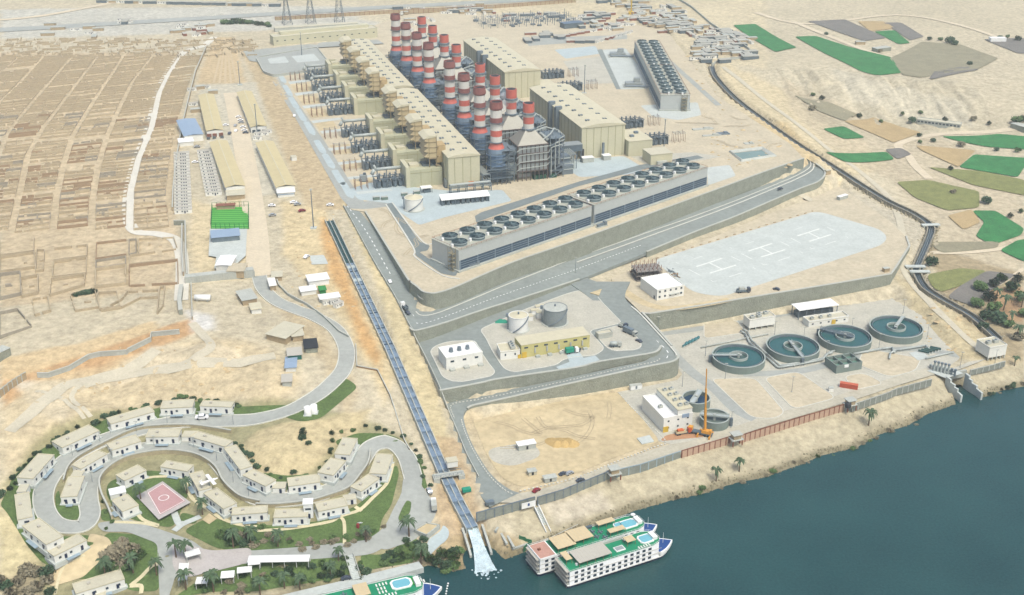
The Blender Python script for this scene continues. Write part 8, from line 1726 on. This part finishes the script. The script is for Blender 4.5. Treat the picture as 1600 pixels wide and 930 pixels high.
# ------------------------------------------------------------------ ships
def pts_hull(L, Wd, bow=9, n=6):
    h = Wd/2; P = [(0, -h*.92), (1.2, -h)]
    for i in range(n+1): t2 = i/n; P.append((L-bow+bow*t2, -h*(1-t2**1.7) if i < n else 0))
    return P+[(x, -y) for x, y in P[-2::-1]]
def ship(lbl, A, B, Wd, decks=3, red_stern=False, name='river_cruise_ship', fwd=0):
    d = B-A; d.z = 0; L = d.length; t_ = thing(name, lbl, 'ship', A, math.atan2(d.y, d.x)); c = Wd/2
    P = pts_hull(L, Wd); mb = MB(); lo = [(x*.985+.3, y*.9) for x, y in P]; n = len(P)
    v = [(x, y, -1.2) for x, y in lo]+[(x, y, 1.5) for x, y in P]; f = [(i, (i+1) % n, n+(i+1) % n, n+i) for i in range(n)]; mb.add(v, f); mb.poly(P, 1.45, 1.5); mb.build('hull', M_navy, t_)
    mb = MB(); Q = [(x, y*1.01) for x, y in P]; mb.poly(Q, 1.35, 1.65); mb.build('rubbing_strake', M_white, t_)
    mb = MB(); Q = [(L-9+(x-(L-9))*1.12 if x > L-9 else x, y) for x, y in P if x > L-12]; mb.poly(Q, 2.0, 3.5); mb.build('bow_bulwark', M_white, t_); MB().poly([(L-9+(x-L+9)*.93, y*.86) for x, y in Q], 3.4, 3.56).build('bow_deck', M_blue, t_)
    hd = 2.25; Ls = L-7.5; top = 1.6+decks*hd
    S = [(1, -c*.97), (Ls-5, -c*.97), (Ls-1.5, -c*.75), (Ls, -c*.35), (Ls, c*.35), (Ls-1.5, c*.75), (Ls-5, c*.97), (1, c*.97)]
    MB().poly(S, 1.6, top).build('superstructure', mat('ship_white', (.76, .77, .76), rough=.5, var=.05, scale=.3), t_)
    MB().poly([(x if x > 2 else (9.5 if red_stern else x), y*.985) for x, y in S], top, top+.12).build('sun_deck', M_green, t_)
    mb = MB()
    for i in range(len(S)):
        a, b = S[i], S[(i+1) % len(S)]; dl = math.hypot(b[0]-a[0], b[1]-a[1]); rz = math.atan2(b[1]-a[1], b[0]-a[0]); mb.box((a[0]+b[0])/2, (a[1]+b[1])/2, top+.95, dl, .08, .1, rz); k = int(dl/2)+1
        for j in range(k): mb.box(a[0]+(b[0]-a[0])*j/k, a[1]+(b[1]-a[1])*j/k, top+.1, .08, .08, .9)
        mb.box((a[0]+b[0])/2, (a[1]+b[1])/2, top, dl, .12, .35, rz)
    mb.build('railing', M_white, t_)
    wm_ = None
    def win(x, y, z, rz):
        nonlocal wm_
        if wm_ is None: o = MB().box(0, 0, 0, 1.55, .14, 1.2).build('window', M_glass, t_); wm_ = o.data
        else: o = bpy.data.objects.new('window', wm_); sc.collection.objects.link(o); o.parent = t_
        o.location = (x, y, z); o.rotation_euler = (0, 0, rz)
    for k in range(decks):
        z = 1.6+k*hd; x = 4.2
        while x < Ls-4:
            if not (k == decks-1 and abs(x-Ls*.48) < 3.5): win(x, -c*.975, z+.6, 0)
            x += 3.05
        for y in [-c*.7+i*c*.35 for i in range(5)]: win(.98, y, z+.6, math.pi/2)
        mb = MB(); [mb.box(Ls/2, s*c*.985, z-.05, Ls-2, .16, .14) for s in (-1, 1)]; mb.build('deck_line', M_greycanopy, t_)
    mb = MB(); x = 5
    while x < Ls-6: mb.box(x, -c*.99, .75, 1.9, .3, .5); x += 3.05
    mb.build('porthole_band', M_black, t_)
    MB().box(.4, 0, 2, 1.6, Wd*.9, .4).build('stern_platform', M_conc, t_); mb = MB(); [mb.box(.2, y, 2+k*hd, .15, .15, hd) for y in (-c*.9, -c*.3, c*.3, c*.9) for k in range(decks)]; [mb.box(.4, 0, 1.6+k*hd, 1.5, Wd*.92, .18) for k in range(1, decks+1)]; mb.build('stern_gallery', M_greycanopy, t_)
    MB().cyl(L-4, 0, 3.6, 9, .12, .06, 6).build('mast', M_white, t_); MB().box(Ls-2.2, 0, top, 2.2, Wd*.4, 1.6).build('bridge_house', M_white, t_)
    return t_, L, top, Ls
def deckpool(t_, x, y, top, w_, d_, rz=0):
    o = MB().poly([(w_/2*sx, d_/2*sy) for sx, sy in ((-1, -.6), (-.7, -1), (.7, -1), (1, -.5), (1, .5), (.7, 1), (-.7, 1), (-1, .6))], 0, .5).build('pool_surround', M_white, t_); o.location = (x, y, top+.1); MB().poly([(w_/2*.8*sx, d_/2*.76*sy) for sx, sy in ((-1, -.6), (-.7, -1), (.7, -1), (1, -.5), (1, .5), (.7, 1), (-.7, 1), (-1, .6))], .4, .56).build('pool_water', M_poolwater, o)
def awning(t_, x, y, top, w_, d_, m=M_tan, h=2.5):
    o = MB().box(0, 0, h, w_, d_, .18).build('awning', m, t_); o.location = (x, y, top); mb = MB(); nx_ = max(2, int(w_/3.5)+1)
    for i in range(nx_):
        for s in (-1, 1): mb.box(-w_/2+.2+(w_-.4)*i/(nx_-1), s*(d_/2-.2), 0, .14, .14, h)
    mb.build('awning_post', M_wood, o); mb = MB(); k = int(w_/1.6)
    for i in range(1, k): mb.box(-w_/2+w_*i/k, 0, h+.18, .07, d_, .05)
    mb.build('awning_seam', M_roofbeige, o)
def loungers(t_, x0, y0, top, n, dx=1.3, dy=0):
    for i in range(n):
        o = MB().box(0, 0, .2, .6, 1.7, .15).build('sun_lounger', M_offwhite, t_); o.location = (x0+i*dx, y0+i*dy, top+.12)
def deck_set(t_, x, y, top):
    o = MB().cyl(0, 0, 0, .75, .5, n=10).build('deck_table', M_steel, t_); o.location = (x, y, top+.12); mb = MB(); [mb.box(1.1*math.cos(a), 1.1*math.sin(a), 0, .5, .5, .8) for a in (0, 1.57, 3.14, 4.71)]; mb.build('deck_chair', M_steel, o)
def from_deck(N, F, Bw, z=8.4):
    N, F, Bw = W(*N, z), W(*F, z), W(*Bw, z); d = (Bw-N).normalized(); n = Vector((-d.y, d.x, 0)); wd = (F-N).dot(n); A = N+n*wd/2; A.z = 0; return A, d, n, wd, (Bw-N).length
A1_, d, n, wd1, l1 = from_deck((902, 891), (877, 870), (1043, 846)); B1_ = A1_+d*(l1+5.5); A1_ -= d*4.6
A2_ = A1_+d*(.2-9+1.4)+n*(18.4-wd1/2); B2_ = A2_+d*63; wd2 = 13.8
s1_, L, top, Ls = ship('white river cruise ship with green deck, moored on the outer side', A1_, B1_, wd1+.4, 3)
for (x, y, w_, d_) in ((14, -.3, 16, 9),): awning(s1_, x, y, top, w_, d_, M_greycanopy)
awning(s1_, 3.5, 2.4, top, 3, 6, M_tan); awning(s1_, 34, .6, top, 4.4, 4, M_tan); deckpool(s1_, 42, 0, top, 7, 6); o = MB().box(0, 0, 0, 4.6, 3.2, .5).build('skylight', M_white, s1_); o.location = (28, -1.0, top+.1); MB().box(0, 0, .5, 3.8, 2.4, .08).build('skylight_glass', M_bgrey, o); loungers(s1_, 36, -4.3, top, 5); loungers(s1_, 33, 3.6, top, 3); mb = MB(); mb.box(24, 5.0, top+.1, 20, .9, 1.2); mb.build('locker', M_conc, s1_); MB().box(6, -2.4, 0, 1, 1, 1).build('locker', M_white, s1_).location = (0, 0, top)
s2_, L, top2, Ls = ship('white river cruise ship with reddish stern deck, moored against the bank', A2_, B2_, wd1+.6, 3, True)
MB().box(4.9, 0, top2-.05, 8, 12, .2).build('stern_deck', mat('stern_deck', C(206, 160, 142)), s2_); mb = MB(); mb.box(4.9, -6.1, top2, 8.2, .3, 1.1); mb.box(.9, 0, top2, .3, 12.2, 1.1); mb.build('stern_bulwark', M_white, s2_); [MB().box(0, 0, 0, 1.2, .9, .9).build('deck_winch', M_rust, s2_) for _ in (0,)][0].location = (4, 1, top2+.15)
awning(s2_, 14.5, -.6, top2, 9, 9); awning(s2_, 23.5, .6, top2, 10, 8.6); awning(s2_, 38.5, 3.6, top2, 8.5, 3); awning(s2_, 40, -3.6, top2, 8, 3); deckpool(s2_, 48.5, 0, top2, 9, 6); deckpool(s2_, 43.7, 1, top2, 4, 4); [deck_set(s2_, x, y, top2) for x, y in ((31, 2), (31, -2), (34, .2), (34, -4))]; mb = MB(); mb.box(30, 5.2, top2+.1, 5, 1.2, 1.2); mb.build('bar', M_dsteel, s2_); [MB().cyl(0, 0, 1.9, 2.3, 1.1, .1, 10).build('parasol', M_white, s2_) for _ in (0,)][0].location = (53, 3.5, top2)
# third ship along the dock, mostly below the frame
A, B = W(470, 942, 6), W(678, 908, 1); d = (B-A); d.z = 0; d.normalize(); n = Vector((-d.y, d.x, 0)); B_ = W(682, 918, 0); A_ = B_-d*60; s3_, L, top3, Ls = ship('white cruise ship with green deck and pool at the bottom edge', A_-n*4.5, B_-n*4.5, 13, 3)
deckpool(s3_, 44, 1.5, top3, 9, 6.5); MB().box(0, 0, 0, 2.4, 5, .1).build('deck_mat', M_turf, s3_).location = (49.6, 1.5, top3+.2); loungers(s3_, 34, 4, top3, 4, 1.4); loungers(s3_, 34, 1.4, top3, 3, 1.4); loungers(s3_, 34, -1, top3, 3, 1.4); loungers(s3_, 36, -3.6, top3, 4, 1.4); awning(s3_, 27, 1, top3, 6, 8); [deck_set(s3_, x, y, top3) for x, y in ((20, 3), (20, -2), (16, 1))]; loungers(s3_, 51.5, 2, top3, 3, .9, -1)
P = [W(x, y, 3) for x, y in ((380, 945), (450, 926), (540, 905), (640, 880), (654, 876), (662, 886), (560, 914), (450, 938), (400, 952))]; mb = MB(); mb.poly([(p.x, p.y) for p in P], -1, 2.6); struct(mb.build('quay', M_paleconc))
t_ = thing('quay_steps', 'pale stairway from the drive down to the quay', 'stairs', G(*c10((422, 752)))); q = W(*c10((455, 855)), 3)-t_.location; mb = MB()
for i in range(14): p = Vector((0, 0, .3)).lerp(q, (i+.5)/14); mb.box(p.x, p.y, p.z-1, 3.2, 1.6, 1.1, math.atan2(q.y, q.x)-math.pi/2)
mb.build('tread', M_paleconc, t_); mb = MB(); m_ = Vector((-q.y, q.x, 0)).normalized()*1.9; [mb.tube(m_*s+Vector((0, 0, 1.2)), q+m_*s+Vector((0, 0, .9)), .2, 5) for s in (-1, 1)]; mb.build('handrail', M_conc, t_)
for k, (x, y) in enumerate(((541, 905), (403, 906))): car(W(x, y, 2.7), .3, 'dark cart on the quay by the lower ship, %s' % ['right', 'left'][k], 3, 'carts on the quay')
# pontoon, boats and gangways beside the big ships
t_ = thing('pontoon', 'long narrow pale pontoon between the bank and the inner ship', 'pontoon', W(830, 862, .4), math.atan2(d.y, d.x)); o = t_.location; q = W(905, 826, .4)-o; t_.rotation_euler = (0, 0, math.atan2(q.y, q.x)); MB().box(q.length/2, 0, -.6, q.length, 2.6, 1.2).build('deck', M_paleconc, t_); mb = MB(); [mb.box(q.length*i/8, 1.2, .6, .12, .12, 1) for i in range(9)]; mb.box(q.length/2, 1.2, 1.5, q.length, .1, .1); mb.build('railing', M_white, t_)
M_gnet = mat('green_net', C(60, 130, 90))
fence('green_fence', 'green net fence on the bank left of the inner ship', [G(812, 842, 0), G(830, 850, 0), W(818, 860, 1.5)], 1.6, M_gnet, M_gnet, 3, th=.1)
for k, (x, y) in enumerate(((880, 893), (832, 880))):
    t_ = thing('small_boat', ['small blue boat tied under the stern of the outer ship', 'dark workboat at the stern of the inner ship'][k], 'boat', W(x, y, 0), -.6); mb = MB(); Q = [(-2.6, -.8), (1.4, -.9), (3, 0), (1.4, .9), (-2.6, .8)]; mb.poly(Q, -.2, .7); mb.build('hull', M_blue if k == 0 else M_dsteel, t_); MB().box(-.6, 0, .7, 1.6, 1.1, .8).build('cabin', M_white if k == 0 else M_black, t_)
for i in range(6):
    p = W(700-i*.8, 912+i*4, 0); o = thing('buoy', 'white float in the buoy line off the bottom ship, %s from the ship' % NTH[i], 'buoy', p, 0, 'line of floats off the bottom ship'); MB().cyl(0, 0, -.1, .35, .45, .3, 8).build('float', M_white, o)
# broken slabs on the spillway bank
for k, (x, y, a, w_) in enumerate(((785, 838, 1.9, 12), (795, 842, 1.9, 14), (812, 855, .5, 8), (776, 828, 1.2, 3))):
    o = MB().box(0, 0, -.5, w_, 1.0, 1.1).build('concrete_beam', M_conc); o.location = G(x, y); o.rotation_euler = (0, 0, a); tag(o, 'concrete beam on the bank between the spillway and the ships, %s' % ['steep left one', 'steep right one', 'lowest by the water', 'shortest at the top'][k], 'beam')
mb = MB(); rr = random.Random(31); sl_ = shore[5:31]; tot = plen(sl_)
for i in range(1500):
    p = at_len(sl_, rr.uniform(0, tot)); x, y = p.x+rr.gauss(0, 1.5), p.y+rr.gauss(.8, 1.7); z = hz(x, y)
    if -.6 < z < 2.4:
        s = rr.uniform(.25, .95); v = [(x+s*rr.uniform(.6, 1.2)*math.cos(a), y+s*rr.uniform(.6, 1.2)*math.sin(a), z-.2) for a in (0, 1.3, 2.5, 3.8, 5.1)]; v.append((x, y, z+s*.8)); mb.add(v, [(0, 1, 5), (1, 2, 5), (2, 3, 5), (3, 4, 5), (4, 0, 5)])
struct(mb.build('bank_stones', mat('stones', C(140, 132, 104), var=.35, scale=.8)), 'stones and rubble along the waterline', 'stuff')
# haze
mb = MB(); mb.box(0, 2600, -7, 9000, 7000, HCAM+25); hzb = mb.build('haze', M_white); hzb.data.materials.clear(); m = bpy.data.materials.new('haze_air'); m.use_nodes = True; t = m.node_tree
for nd_ in list(t.nodes):
    if nd_.type != 'OUTPUT_MATERIAL': t.nodes.remove(nd_)
pv = t.nodes.new('ShaderNodeVolumePrincipled'); pv.inputs['Color'].default_value = (.86, .95, .96, 1); pv.inputs['Density'].default_value = .00012; pv.inputs['Anisotropy'].default_value = .2
t.links.new(pv.outputs[0], [q for q in t.nodes if q.type == 'OUTPUT_MATERIAL'][0].inputs['Volume']); hzb.data.materials.append(m); struct(hzb, None, 'stuff')
